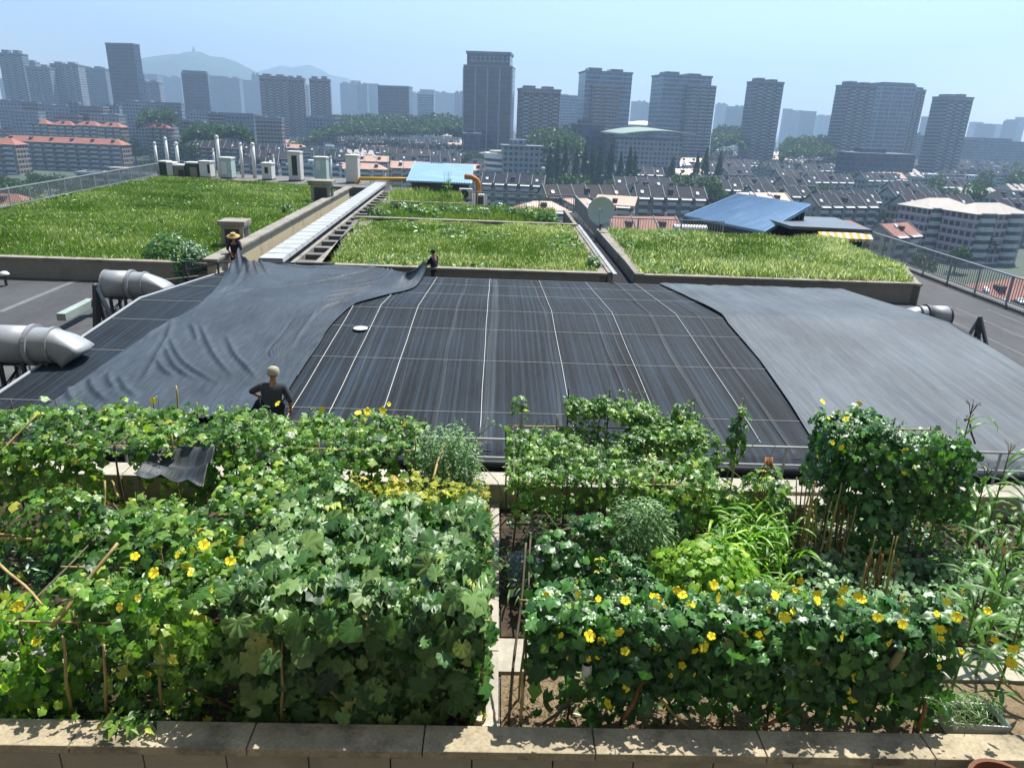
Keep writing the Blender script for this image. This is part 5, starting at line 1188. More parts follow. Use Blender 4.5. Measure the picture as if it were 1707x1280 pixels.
def vine(name,label,cat,base,sets,kind,m,size,seed,tint=.4,tvar=.16,tfun=None,stems=6,stem_box=None,group=None,part='foliage'):
    t=thing(name,label,cat,base,0,group); P=np.concatenate([s[0] for s in sets]); N=np.concatenate([s[1] for s in sets]); r=np.random.default_rng(seed+99)
    sz=size*r.uniform(.5,1.25,len(P))
    if len(P)>240 and stems:      # young shoots reaching out of the mass
        hi=np.where(P[:,2]>np.quantile(P[:,2],.55))[0]; Q=[];M=[];Z=[]
        for i in r.choice(hi,min(46,len(P)//26)):
            d=np.array([r.normal(0,.5),r.normal(-.15,.5),r.uniform(.3,1.1)]); L_=r.uniform(.16,.42); pts=[]
            for k in range(6):
                f=(k+1)/6; p=P[i]+d*L_*f+np.array([0,0,-.22*L_*f*f*3*abs(r.normal(.4,.5))]); pts.append(p-np.array(base)); Q.append(p+r.normal(0,.025,3)); M.append(np.array([r.normal(0,.6),-.4,.8])); Z.append(size*(.62-.4*f))
            MB().tube([P[i]-np.array(base)]+pts,.004,4).build('stem',L_STEM,t) if stems>2 and len(Q)<150 else None
        P=np.concatenate([P,np.array(Q)]); N=np.concatenate([N,np.array(M)]); sz=np.concatenate([sz,np.array(Z)])
    ti=np.clip(tint+r.normal(0,tvar,len(P))+.12*cheapnoise(P[:,0]*1.8,P[:,1]*1.8+P[:,2]*1.8,1.0,seed+3),0,.97)
    if tfun is not None: ti=np.clip(ti+tfun(P),0,1)
    V,F,at=make_leaves(kind,P-np.array(base),N,sz,ti,seed); link(part,tri_mesh(part,V,F,m,at,smooth=True),t)
    if stems:
        mn,mx=P.min(0)-np.array(base),P.max(0)-np.array(base)
        for i in range(stems):
            x=r.uniform(mn[0],mx[0]); y=mn[1]+(mx[1]-mn[1])*r.uniform(.35,.7); h=mx[2]*r.uniform(.7,.97); pts=[(x,y,0.0)]
            for k in range(1,7): pts.append((x+.22*math.sin(k*1.3+i)+r.normal(0,.05),y+.12*math.cos(k*1.7+i),h*k/6))
            MB().tube(pts,.006,5).build('stem',L_STEM,t)
    return t
def cover(name,label,sets,kind,m,size,seed,tint,tv=.2):
    P=np.concatenate([s[0] for s in sets]); Nn=np.concatenate([s[1] for s in sets]); r=np.random.default_rng(seed); V,F,at=make_leaves(kind,P,Nn,size*r.uniform(.5,1.3,len(P)),np.clip(tint+r.normal(0,tv,len(P))+.15*cheapnoise(P[:,0]*2,P[:,1]*2,1,seed),0,1),seed); o=link(name,tri_mesh(name,V,F,m,at)); return tag(o,label,'ground cover',kind='stuff')
L_STEM=mat('vine_stem','6f7f45',.7,.2,6)
def pole(a,b,r=.016,m=BAMBOO,parent=None,name='bamboo_pole',label=None,cat='pole',group=None):
    a=Vector(a);b=Vector(b); base=parent.location if parent else a; n=max(3,int((b-a).length/.25)); pts=[];rs=[]
    for i in range(n*2+1):
        f=i/(n*2); p=a.lerp(b,f)-base+Vector((.008*math.sin(f*9+a.x*7),.008*math.cos(f*7+a.y),0)); pts.append(p); rs.append(r*(1.18 if i%2==0 and 0<i<n*2 else 1.0)*(1-.25*f))
    o=MB().tube(pts,r,7,rs=rs).build(name if not parent else 'pole',m,parent,smooth=True)
    if not parent: o.location=a; tag(o,label,cat,group)
    return o
def frame(name,label,x0,x1,ys_,zt,seed,nx=5,m=BAMBOO_D,slope=0.0):
    t=thing(name,label,'trellis',((x0+x1)/2,ys_[0],.05)); r=random.Random(seed)
    for j,y in enumerate(ys_):
        z=zt+slope*(y-ys_[0])
        for i in range(nx):
            x=x0+(x1-x0)*i/(nx-1)+r.uniform(-.08,.08); pole((x,y+r.uniform(-.05,.05),.05),(x+r.uniform(-.08,.08),y,z+r.uniform(0,.25)),.015,r.choice([m,BAMBOO,BAMBOO_D]),t)
        pole((x0-.1,y,z),(x1+.1,y+.02,z+.02),.013,BAMBOO,t); 
        if j==0: pole((x0-.05,y,z*.55),(x1+.05,y+.02,z*.5),.011,m,t); pole((x0+.3,y-.03,.1),(x0+1.3,y-.03,z*.8),.012,m,t); pole((x1-.2,y-.03,.1),(x1-1.4,y-.03,z*.7),.012,BAMBOO_R,t)
    for i in range(nx):
        x=x0+(x1-x0)*i/(nx-1); pole((x,ys_[0],zt+.02),(x,ys_[-1],zt+.02+slope*(ys_[-1]-ys_[0])),.012,m,t)
    return t
# V1 pumpkin arbour in the foreground, left of the path
frame('bamboo_trellis','bamboo frame carrying the big pumpkin leaves left of the path',-2.5,-.05,[6.3,7.4,8.5],1.4,1,5)
g_low=lambda x,z:np.where(z>1.0,1.0,.55+.35*cheapnoise(x*3,z*3,1,4))
v=vine('pumpkin_vine','mass of big bluish green pumpkin leaves on a frame left of the central path','vine',(-1.25,6.3,.05),
  [top(1000,-2.65,-.12,6.15,8.5,1.64,41,bulge=.24),face(1150,-2.6,-.12,.12,1.66,6.22,42,.13,thin=g_low),face(420,-.02,.1,.15,1.6,0,43)] [:2]+[(lambda A:(np.column_stack([A[0][:,1]*.5-.12,6.2+(A[0][:,0])*1.0,A[0][:,2]]),A[1][:,[1,0,2]]*np.array([-1,1,1])))(face(560,0,2.3,.15,1.62,0,44,.1,bulge=.1))],
  'round',L_PUMP,.255,51,.46,.17)
P_=[Py(a,b,8.8) for a,b in ((640,790),(790,845))]
vine('yellowing_squash','yellowing squash leaves behind the big pumpkin leaves','vine',(-1.0,8.9,.05),[top(620,-2.1,.0,8.4,9.4,1.36,45,bulge=.16),face(160,-2.1,.0,1.0,1.36,8.4,46)],'melon',L_YEL,.15,52,.42,.2,stems=4)
# V2 luffa left of pumpkin
frame('bamboo_trellis','bamboo frame under the yellow flowering luffa in the left foreground',-5.0,-2.6,[6.4,7.4,8.4],1.22,2,5)
v=vine('luffa_vine','light green luffa with scattered yellow flowers in the left foreground','vine',(-3.7,6.4,.05),[top(1250,-4.6,-2.3,6.35,8.5,1.5,53,bulge=.3,thin=.25),face(620,-4.3,-2.4,.75,1.5,6.3,54,.14,thin=.35),face(240,-4.2,-2.5,.12,.8,6.4,55,.2,thin=.7),top(420,-3.6,-2.2,8.4,9.6,1.55,56,thin=.3)],'luffa',L_LUFFA,.155,57,.5,.19)
flowers(v,[Py(a,b,y) for a,b,y in [(200,1012,6.15),(230,996,6.2),(225,927,6.9),(257,955,6.7),(318,956,6.7),(322,916,7.1),(340,908,7.1),(296,925,7.0),(384,935,6.9),(415,793,9.3),(462,862,8.2),(455,803,9.2),(310,942,6.9),(352,985,6.4)]])
# V3 squash at the extreme left
v=vine('squash_vine','pale squash leaves tangled in fine green mesh at the left edge','vine',(-4.9,6.6,.05),[top(260,-5.6,-4.35,6.3,7.1,.95,61,bulge=.3),face(420,-5.5,-4.3,.1,1.0,6.3,62,.2,thin=.3)],'heart',L_BRIGHT,.15,63,.5,.22)
flowers(v,[Py(a,b,6.3) for a,b in [(30,1010),(62,1068)]])
vine('climbing_squash','loose climbing leaves on the crossed canes at the left edge','vine',(-5.2,8.3,.05),[ball(330,(-5.6,8.3,1.1),.75,.4,.65,64),ball(200,(-5.0,8.0,.8),.5,.4,.6,65)],'luffa',L_LUFFA,.15,66,.45,.2,stems=4)
gm=MB().grid(lambda u,v_:(-5.8+1.5*u,6.22+.06*math.sin(u*9),.1+.75*v_+.05*math.sin(u*7)),24,14)
mn=bpy.data.materials.new('green_mesh'); mn.use_nodes=True; N=mn.node_tree.nodes; b_=N['Principled BSDF']; b_.inputs['Base Color'].default_value=(.05,.16,.12,1); b_.inputs['Alpha'].default_value=.35; b_.inputs['Roughness'].default_value=.6
o=gm.build('mesh_net',mn,smooth=True); tag(o,'thin see-through green mesh net hung before the squash at the left edge','net')
# V4 back left
frame('bamboo_trellis','bamboo frame under the flowering luffa along the left part of the ledge',-9.2,-4.7,[9.6,10.8],1.75,3,7)
v=vine('luffa_vine','wide bank of yellow flowering luffa before the loose net at back left','vine',(-7,10,.05),[top(1500,-9.6,-4.6,9.5,10.9,1.78,71,bulge=.16,thin=.15),face(1150,-9.6,-5.6,.9,1.8,9.45,72,.14,thin=.3),face(620,-9.4,-4.3,.1,.9,9.6,73,.25,thin=.4),face(260,-5.6,-4.3,.8,1.7,10.3,731,.2)],'luffa',L_LUFFA,.15,74,.5,.17)
flowers(v,[Py(a,b,y) for a,b,y in [(88,687,10.9),(78,701,10.6),(115,712,10.4),(120,691,10.8),(128,728,10.1),(157,714,10.3),(105,735,10.0),(103,751,9.8),(213,727,10.1),(232,719,10.3),(244,717,10.3),(36,779,9.4),(113,809,9.35),(256,668,11.0),(30,721,10.2),(178,682,10.9)]],s=.068)
vine('eggplant_row','dark shaded leafy plants below the small black cloth','plant',(-4.9,9.0,.05),[ball(420,(-5.6,9.0,.35),.7,.4,.5,741,-.6),ball(420,(-4.3,9.0,.4),.7,.4,.55,742,-.6),ball(300,(-3.2,9.2,.4),.6,.35,.55,743,-.6)],'heart',L_DARK,.16,744,.42,.2,stems=5)
# V5 back middle
frame('bamboo_trellis','bamboo frame behind the yellowing squash near the worker in grey',-4.4,-1.2,[9.9,10.9],1.65,4,6)
v=vine('luffa_vine','luffa bank between the worker in grey and the feathery bush','vine',(-2.8,10.2,.05),[top(1050,-4.5,-1.1,9.8,11.0,1.72,75,bulge=.16,thin=.15),face(480,-4.5,-1.2,.9,1.7,9.8,76,.13,thin=.5),face(160,-4.4,-1.3,.1,.9,9.9,77,.2,thin=.6)],'luffa',L_LUFFA,.15,78,.48,.16)
flowers(v,[Py(a,b,10.9) for a,b in [(537,682),(597,688),(612,686),(638,684),(648,674),(463,673),(527,700)]],s=.066)
vine('luffa_vine','tall sprig of luffa climbing a cane right beside the worker in grey','vine',(-4.1,11.0,.05),[ball(130,(-3.95,11.0,1.42),.35,.25,.45,79),ball(90,(-3.7,11.0,1.2),.35,.25,.5,80)],'luffa',L_LUFFA,.15,81,.5,.15,stems=2)
# V6 feathery bush
def feathery(name,label,base,c,rx_,ry_,rz2,n,seed,ln=.16):
    r=np.random.default_rng(seed); P,Nn=ball(n,c,rx_,ry_,rz2,seed,-1.0); t=thing(name,label,'bush',base); f=(r.random(len(P))**.5)
    P=np.array(c)+(P-np.array(c))*f[:,None]; V,F,at=make_leaves('oval',P-np.array(base),Nn+r.normal(0,.6,P.shape),ln*.36*r.uniform(.5,1.3,len(P)),np.clip(.45+r.normal(0,.22,len(P)),0,1),seed,down=.3); link('foliage',tri_mesh('foliage',V,F,L_FINE,at),t)
    for i in range(9):
        a=i*.7; MB().tube([(.05*math.cos(a),.05*math.sin(a),0),(rx_*.4*math.cos(a),ry_*.4*math.sin(a),rz2*1.0),(rx_*.75*math.cos(a),ry_*.75*math.sin(a),rz2*1.75)],.006,4).build('stem',L_STEM,t)
    return t
feathery('feathery_bush','tall airy feathery bush at the left side of the central path',(-.7,10.2,.05),(-.68,10.2,1.08),.62,.45,1.0,8500,82,.2); 
feathery('feathery_bush','grey green airy feathery bush right of the bare dark soil',(2.1,8.9,.05),(2.15,8.9,.8),.6,.45,.78,8000,83,.2)
# V7 centre arbour
frame('bamboo_trellis','bamboo frame over bare dark soil right of the central path',.35,3.1,[9.3,10.9],1.5,5,5,slope=.12)
vine('bitter_melon_vine','bitter melon spread over a frame right of the central path','vine',(1.7,10,.05),[top(2300,.25,3.3,9.2,10.7,1.52,84,bulge=.18,thin=.1,slope=.1),face(280,.3,3.2,1.1,1.5,9.2,85,.1,thin=.5),top(640,1.2,2.7,10.6,11.1,2.0,86,bulge=.15),top(480,2.2,3.4,10.2,11.0,1.9,861,bulge=.2)],'melon',L_LUFFA,.145,87,.5,.15)
vine('bitter_melon_vine','thin runner climbing a leaning cane just right of the path','vine',(.5,10.9,.05),[ball(60,(.45,10.95,1.9),.16,.1,.35,88),ball(80,(.7,10.6,1.5),.35,.2,.3,89)],'melon',L_LUFFA,.11,90,.5,.15,stems=2)
vine('cucumber_plant','dark leafy cucumber plant standing in the bare soil','plant',(1.1,8.5,.05),[ball(260,(1.0,8.5,.55),.5,.35,.55,91,-.8),ball(150,(1.5,8.7,.8),.4,.3,.55,92,-.8)],'heart',L_DARK,.17,93,.45,.2,stems=3)
vine('leafy_bush','bright yellow green rounded leafy bush right of the feathery bush','bush',(3.0,8.3,.05),[ball(900,(2.95,8.3,.55),.72,.55,.62,94,-.7)],'heart',L_BRIGHT,.15,95,.58,.15,stems=3)
vine('bean_vine','sparse beans climbing canes in front of the net between the two arbours','vine',(3.6,10.9,.05),[ball(90,(3.1,10.9,1.7),.2,.15,.5,96,-1),ball(110,(3.5,10.9,1.3),.45,.2,.4,97,-1),ball(90,(4.1,10.9,1.6),.15,.12,.55,98,-1),ball(280,(3.2,10.2,.8),.6,.5,.6,99,-1)],'luffa',L_LUFFA,.14,100,.45,.2,stems=5)
flowers(vine('squash_sprig','single squash sprig reaching up with one yellow flower before the net','plant',(2.8,11.0,.05),[ball(40,(2.8,11.0,1.6),.15,.1,.3,101)],'luffa',L_LUFFA,.13,102,.5,stems=1),[Py(1126,702,11.0)])
for i,(a,b,l) in enumerate([((3.05,11.0,.05),(3.1,11.05,2.1),'cane in front of the net, just left of the climbing beans'),((4.15,10.95,.05),(4.1,11.0,2.15),'tallest cane wrapped in beans before the net'),((1.25,11.0,.05),(1.25,11.02,2.35),'dark post behind the bitter melon, left one'),((1.9,11.0,.05),(1.92,11.02,2.35),'dark post behind the bitter melon, right one'),((.42,10.9,.05),(.5,10.95,2.0),'leaning cane just right of the path by the ledge')]): pole(a,b,.017,BAMBOO_D if i in (2,3) else BAMBOO,label=l)
# blades: corn, sorghum
def blade_mesh(P0,dirs,Ln,wd,seed,arch=1.0):
    r=np.random.default_rng(seed); n=len(P0); S_=7; V=np.zeros((n,S_,3,3)); az=np.arctan2(dirs[:,1],dirs[:,0])
    side=np.stack([-np.sin(az),np.cos(az),0*az],1); out=np.stack([np.cos(az),np.sin(az),0*az],1)
    el=r.uniform(1.0,1.4,n)
    for k in range(S_):
        f=k/(S_-1); th=el-(2.0*arch)*f**1.3*r.uniform(.8,1.1,n) if k else el
        if k==0: p=P0.copy()
        else: p=p+(out*np.cos(th)[:,None]+np.array([0,0,1])*np.sin(th)[:,None])*(Ln/(S_-1))[:,None]
        w_=(wd*(.6+1.2*f)*(1-f)**.6 if k<S_-1 else wd*0.02)[:,None] if not np.isscalar(wd) else wd*max(.02,(.6+1.2*f)*(1-f)**.6)
        V[:,k,0]=p-side*w_; V[:,k,1]=p+np.array([0,0,-.25])*w_; V[:,k,2]=p+side*w_
    b=(np.arange(n)*S_*3)[:,None]; F=[]
    for k in range(S_-1):
        for j in (0,1): F.append(np.stack([b[:,0]+k*3+j,b[:,0]+k*3+j+1,b[:,0]+(k+1)*3+j+1,b[:,0]+(k+1)*3+j],1))
    return V.reshape(-1,3),np.concatenate(F),S_*3
L_CORN=leafmat('corn_leaf',[(0,'2f5722'),(.5,'5f8a38'),(.8,'93a95a'),(1,'b3a468')],.4,.4,.4)
def corn(name,label,x,y,h,n,seed,ln=.75,wd=.035,m=L_CORN,tassel=True,tint=.5,cat='plant',group=None):
    r=np.random.default_rng(seed); t=thing(name,label,cat,(x,y,.05),0,group); z=np.linspace(.15,.92,n)*h; az=r.uniform(0,6.28,n); P=np.stack([0*z,0*z,z],1); D=np.stack([np.cos(az),np.sin(az)],1)
    V,F,k=blade_mesh(P,D,ln*r.uniform(.7,1.1,n),wd,seed,r.uniform(.8,1.1)); at=np.repeat(np.clip(tint+r.normal(0,.15,n),0,1),k); me=tri_mesh('foliage',V,F,m,at,smooth=True); link('foliage',me,t)
    MB().tube([(0,0,0),(.01,.01,h*.5),(0,.02,h)],.015,6,rs=[.017,.014,.008]).build('stalk',L_STEM,t)
    if tassel:
        mb=MB()
        for i in range(6): a=i*1.05; mb.tube([(0,.02,h-.02),(.06*math.cos(a),.06*math.sin(a)+.02,h+.16),(.12*math.cos(a),.12*math.sin(a)+.02,h+.2)],.006,4)
        mb.build('tassel',L_DRY if seed%2 else BAMBOO,t)
    return t
def many_blades(name,label,cat,base,n,x0,x1,y0,y1,h,ln,wd,seed,m,tint):
    r=np.random.default_rng(seed); t=thing(name,label,cat,base); P=np.stack([r.uniform(x0,x1,n),r.uniform(y0,y1,n),r.uniform(.05,h,n)],1)-np.array(base); az=r.uniform(0,6.28,n); V,F,k=blade_mesh(P,np.stack([np.cos(az),np.sin(az)],1),ln*r.uniform(.6,1.15,n),wd,seed,.95)
    link('foliage',tri_mesh('foliage',V,F,m,np.repeat(np.clip(tint+r.normal(0,.16,n),0,1),k),smooth=True),t)
    for i in range(8): MB().tube([(r.uniform(x0,x1)-base[0],r.uniform(y0,y1)-base[1],0),(r.uniform(x0,x1)-base[0],r.uniform(y0,y1)-base[1],h)],.008,5).build('stalk',L_STEM,t)
    return t
many_blades('sorghum_clump','bright green clump of long arching blades left of the white planter boxes','grass clump',(3.9,9.5,.05),330,3.3,4.6,8.9,10.2,.75,.62,.026,111,L_BRIGHT,.5)
many_blades('sorghum_clump','smaller clump of green blades just behind the round leafy bush','grass clump',(3.6,8.5,.05),110,3.2,4.1,8.2,8.8,.45,.5,.022,112,L_BRIGHT,.5)
many_blades('ginger_clump','clump of blades and seedlings at the shady edge of bare soil','grass clump',(.5,8.9,.05),70,.25,.75,8.4,9.5,.3,.5,.018,113,L_CORN,.3)
for i,(x,y,h,l) in enumerate([(7.2,10.4,1.75,'tall corn plant next to the dark luffa hedge at back right'),(7.7,10.6,2.2,'tallest corn plant before the grey net at back right'),(8.2,10.2,1.7,'corn plant at the right edge before the grey net'),(7.55,9.7,1.5,'corn plant in front of the tallest one at right'),(8.0,9.3,1.5,'drying corn plant low at the right edge'),(6.9,8.3,1.3,'corn plant over the pale ground cover at right'),(6.6,7.8,1.35,'corn plant behind the right end of the luffa wall'),(6.2,7.2,1.5,'broad bladed corn plant at the right end of luffa wall'),(6.0,6.6,1.55,'front corn plant at the right edge above the herb box'),(5.7,6.9,1.2,'short corn plant tucked behind the luffa wall end'),(6.3,6.3,1.3,'lowest corn plant in the right bottom corner'),(7.3,7.3,1.4,'corn plant at the right edge level with path')]):
    corn('corn_plant',l,x,y,h,11,120+i,.8,.038,tint=.28+.05*(i%4),group='corn plants at the right side')
# shrubs on the roof planters
def shrub(name,label,c,rx_,ry_,rz2,n,size,seed,m=None,kind='heart',tint=.4): return vine(name,label,'shrub',(c[0],c[1],c[2]-.2),[ball(n,c,rx_,ry_,rz2,seed,-.5)],kind,m or L_DARK,size,seed+1,tint,.2,stems=2)
p=Pz(292,428,.8); vine('ivy_mound','dark ivy mound spilling over the right corner of the left meadow wall','shrub',(p.x,29.2,.6),[ball(900,(p.x-.1,29.4,.7),1.25,.9,.95,201,-.3),ball(520,(-12.0,28.5,.7),.75,.5,.6,202,-1),face(300,-12.4,-11.3,.15,.8,28.0,203,.06)],'heart',L_DARK,.2,204,.38,.2,stems=2)
shrub('shrub','small dark shrub on the meadow edge beside the cream parapet',(Pz(484,352,.9).x-.2,Pz(484,352,.9).y,.8),.45,.45,.5,160,.2,206)
shrub('shrub','small dark shrub at the right corner of the middle planter',(4.1,30.2,.8),.35,.5,.55,160,.18,208)
for i in range(11):
    x=-7.2+i*1.02; shrub('shrub','low dark shrub among the weeds of the narrow back planter',(x,44.3+(i*37%10)*.35,.85),.75,.6,.5+.06*(i%4),150,.24,210+i*2,L_DARK if i%3 else L_LUFFA,tint=.3+.05*(i%4))['group']='shrubs in the narrow back planter'
p=Py(745,318,55); many_blades('tall_weed','tall leafy weed in front of the smaller blue roof','weed',(p.x,55,.7),60,p.x-.35,p.x+.35,54.8,55.3,2.1,.7,.06,231,L_CORN,.35)
vine('cucumber_plant','tangled dark climbing leaves on stakes between the bare soil and the bright bush','plant',(1.9,8.0,.05),[ball(420,(1.75,8.0,.5),.55,.35,.6,501,-.9),ball(220,(1.25,7.95,.35),.45,.3,.4,502,-.9),ball(260,(2.5,9.6,.6),.6,.4,.6,503,-.9)],'luffa',L_DARK,.15,504,.45,.2,stems=5)
vine('bean_vine','tangled beans between the bright blades and the dark hedge','vine',(4.5,9.9,.05),[ball(260,(4.45,10.2,.7),.4,.4,.7,505,-1),ball(200,(3.6,10.3,.6),.5,.35,.6,506,-1)],'luffa',L_LUFFA,.14,507,.42,.2,stems=5)
for nm,poly_,n_,sd,lb in (('weed_patch',LP,2600,601,'darker broad leaved weed patches scattered over the left meadow'),('weed_patch',MP,1500,602,'dull weed patches scattered over the middle roof planter'),('weed_patch',RP,2600,603,'grey green weed mounds scattered over the right roof planter')):
    x_,y_=scatter(poly_,n_*4,sd); k_=cheapnoise(x_,y_,.55,sd)>.35; x_,y_=x_[k_][:n_],y_[k_][:n_]; rr=np.random.default_rng(sd)
    P_=np.column_stack([x_,y_,.7+.28*rr.random(len(x_))]); N_=np.array([0,-.4,1])+rr.normal(0,.5,P_.shape); cover(nm,lb,[(P_,N_)],'oval',L_LUFFA if sd<603 else L_FINE,.26,sd+9,.38,.22)
# V13 hedge back right
frame('bamboo_trellis','cane frame inside the dark luffa hedge at back right',5.4,7.2,[10.1,10.8],1.85,6,6)
hz_=lambda P:np.where(P[:,2]>1.9,.1,0)
v=vine('luffa_vine','dark green luffa hedge with few flowers before the grey net at back right','vine',(6.1,10.4,.05),[top(520,5.3,6.3,9.9,10.9,2.1,131,bulge=.16),top(520,6.1,7.4,9.9,10.9,1.8,132,bulge=.16),face(1400,5.3,7.4,.75,2.05,9.85,133,.15,thin=.25),ball(260,(6.0,9.6,.75),.5,.3,.6,134,-1),(lambda A:(np.column_stack([5.3+A[0][:,1]*.6,A[0][:,0],A[0][:,2]]),A[1][:,[1,0,2]]))(face(300,9.8,10.9,.8,2.1,0,135,.1))],'luffa',L_DARK,.15,136,.45,.17)
flowers(v,[Py(a,b,y) for a,b,y in [(1371,670,10.9),(1391,680,10.8),(1398,686,10.6),(1381,697,10.3),(1410,699,10.3),(1432,673,10.9),(1388,738,9.7),(1402,746,9.7),(1484,763,9.6),(1510,752,9.6),(1426,748,9.6),(1507,788,9.5),(1362,760,9.7)]],s=.052)
cb=thing('cane_bundle','upright bundle of dry bamboo canes under the dark luffa hedge','canes',(5.0,9.6,.05))
r_=random.Random(9)
for i in range(26):
    x=4.75+r_.uniform(0,.75); y=9.3+r_.uniform(0,.5); o=pole((x,y,.05),(x+r_.uniform(-.1,.1),y+r_.uniform(.0,.25),r_.uniform(1.0,1.5)),.012,r_.choice([BAMBOO,BAMBOO_D,BAMBOO_R,BAMBOO]),cb); o.name='cane'
cb2=thing('cane_bundle','second bundle of dry canes standing lower, right of the white boxes','canes',(5.45,8.7,.05))
for i in range(14):
    x=5.3+r_.uniform(0,.5); y=8.5+r_.uniform(0,.35); o=pole((x,y,.05),(x+r_.uniform(-.08,.08),y+r_.uniform(.0,.15),r_.uniform(.7,1.1)),.011,r_.choice([BAMBOO,BAMBOO_D,BAMBOO_R]),cb2); o.name='cane'
cb3=thing('cane_bundle','leaning orange brown canes at the left end of the dark hedge','canes',(4.6,10.6,.05))
for i in range(7): x=4.35+i*.06; o=pole((x,10.4,.05),(4.62+i*.02,10.9,1.25),.013,BAMBOO_R if i%3 else ORANGE,cb3); o.name='cane'
# low planting at right
cover('ground_cover','pale low leafy ground cover behind the long luffa wall at right',[top(2300,4.6,8.0,7.8,9.5,.22,141,jit=.12,bulge=.12,thin=.4)],'luffa',L_FINE,.11,142,.5)
cover('ground_cover','green weeds and seedlings on the beds below the dark hedge at right',[top(1900,4.6,9.5,9.0,11.0,.2,1411,jit=.14,bulge=.1,thin=.4),top(500,.3,4.4,9.6,11.0,.18,1412,jit=.14,thin=.5)],'luffa',L_LUFFA,.12,1421,.35)
cover('ground_cover','dark weeds in shade under the back left luffa bank',[top(1700,-9.5,-3.0,8.0,9.6,.25,143,jit=.18,bulge=.15,thin=.5)],'oval',L_DARK,.16,144,.4)
cover('ground_cover','shaded undergrowth below the luffa wall in the right foreground',[top(700,.9,5.4,6.3,7.0,.22,145,jit=.12,thin=.6)],'oval',L_DARK,.15,146,.4)
cover('ground_cover','undergrowth and seedlings beneath the left foreground frames',[top(1500,-5.4,-.1,6.0,7.0,.16,147,jit=.12,thin=.4)],'oval',L_LUFFA,.14,148,.35)
cover('dry_litter','dry straw and fallen leaves on the bare front soil by the path',[top(2600,.2,3.0,5.95,7.0,.06,149,jit=.015,bulge=.015)],'needle',L_DRY,.09,150,.6)
cover('dry_litter','dry leaf litter along the front of the left foreground frames',[top(1500,-4.8,-.1,5.95,7.0,.06,151,jit=.015,bulge=.015,thin=.4)],'oval',L_DRY,.07,152,.5)
v=vine('tomato_bed','bushy mid green tomato bed in front of the white planter boxes','plant',(3.9,7.9,.05),[ball(620,(3.9,7.95,.3),.8,.4,.45,153,-.5),ball(420,(4.7,7.8,.25),.6,.35,.42,154,-.5),ball(360,(3.1,7.85,.25),.5,.3,.4,155,-.5)],'melon',L_BRIGHT,.12,156,.4,.2,stems=6)
flowers(v,[Py(1334,968,7.8),Py(1326,984,7.6)])
# V17 luffa wall right foreground
frame('bamboo_trellis','bamboo frame inside the long luffa wall in the right foreground',.45,4.95,[6.35,6.7],1.4,7,9)
tl=lambda x,z:np.clip(np.where(z>.75,1.0,.16+1.1*(z-.15))-.5*(cheapnoise(x*3,z*3,1,8)>.9),0,1)*np.where((x<1.1)&(z<.85),.35,1)
v=vine('luffa_vine','long dark luffa wall covered in big yellow flowers in the right foreground','vine',(2.6,6.35,.05),[face(2500,.48,5.0,.25,1.52,6.3,161,.13,bulge=.12,thin=tl),top(800,.45,5.05,6.2,6.75,1.47,162,bulge=.12),face(420,.48,5.0,.5,1.4,6.7,163,.1,thin=.4)],'luffa',L_DARK,.175,164,.42,.17,stems=14)
FL=[(963,990),(1085,993),(1095,1008),(1128,983),(1147,1005),(1190,975),(1197,996),(1230,988),(983,1060),(1003,1068),(1032,1053),(980,1097),(1042,1085),(1044,1146),(1118,1125),(1014,1172),(1186,1060),(1173,1077),(1241,1056),(1268,1067),(1278,1050),(1308,1028),(1325,984),(1362,988),(1362,1000),(1405,982),(1402,1003),(1430,992),(1436,999),(1463,1029),(1459,1000),(1403,1061),(1481,1072),(1508,1018),(1504,1040),(1567,1048),(1446,1122),(1414,1150),(1380,1186),(1504,996),(1578,1003),(1594,1028),(1646,1018),(1660,1055),(1659,1066),(1689,1080),(1680,1094),(1686,1105),(1603,985),(1422,1165)]
flowers(v,[Py(a,b,6.08 if b>1012 else 6.3) for a,b in FL],s=.06,up=.35)
rf_=random.Random(17); flowers(v,[(rf_.uniform(.5,5.0),6.1+rf_.uniform(-.06,.05),rf_.uniform(.75,1.5)) for k in range(16)]+[(rf_.uniform(.6,5.2),rf_.uniform(6.2,6.6),1.62) for k in range(14)],s=.052,up=.45)
MB().lathe([(.02,0),(.035,.03),(.045,.12),(.04,.25),(.02,.33)],9,0,Matrix.Translation(Py(1480,1117,6.1)-v.location)@Matrix.Rotation(rad(20),4,'Y')).build('gourd',mat('dry_gourd','8f8b5e',.7,.15,5),v,smooth=True)
p=Pz(205,1215,.55); vine('weed_tuft','limp green cuttings and dry leaves lying on the coping at left','cuttings',(p.x,5.75,.55),[top(60,p.x-.22,p.x+.25,5.6,5.9,.58,301,jit=.02,bulge=.02)],'oval',L_LUFFA,.13,302,.5,.25,stems=0)
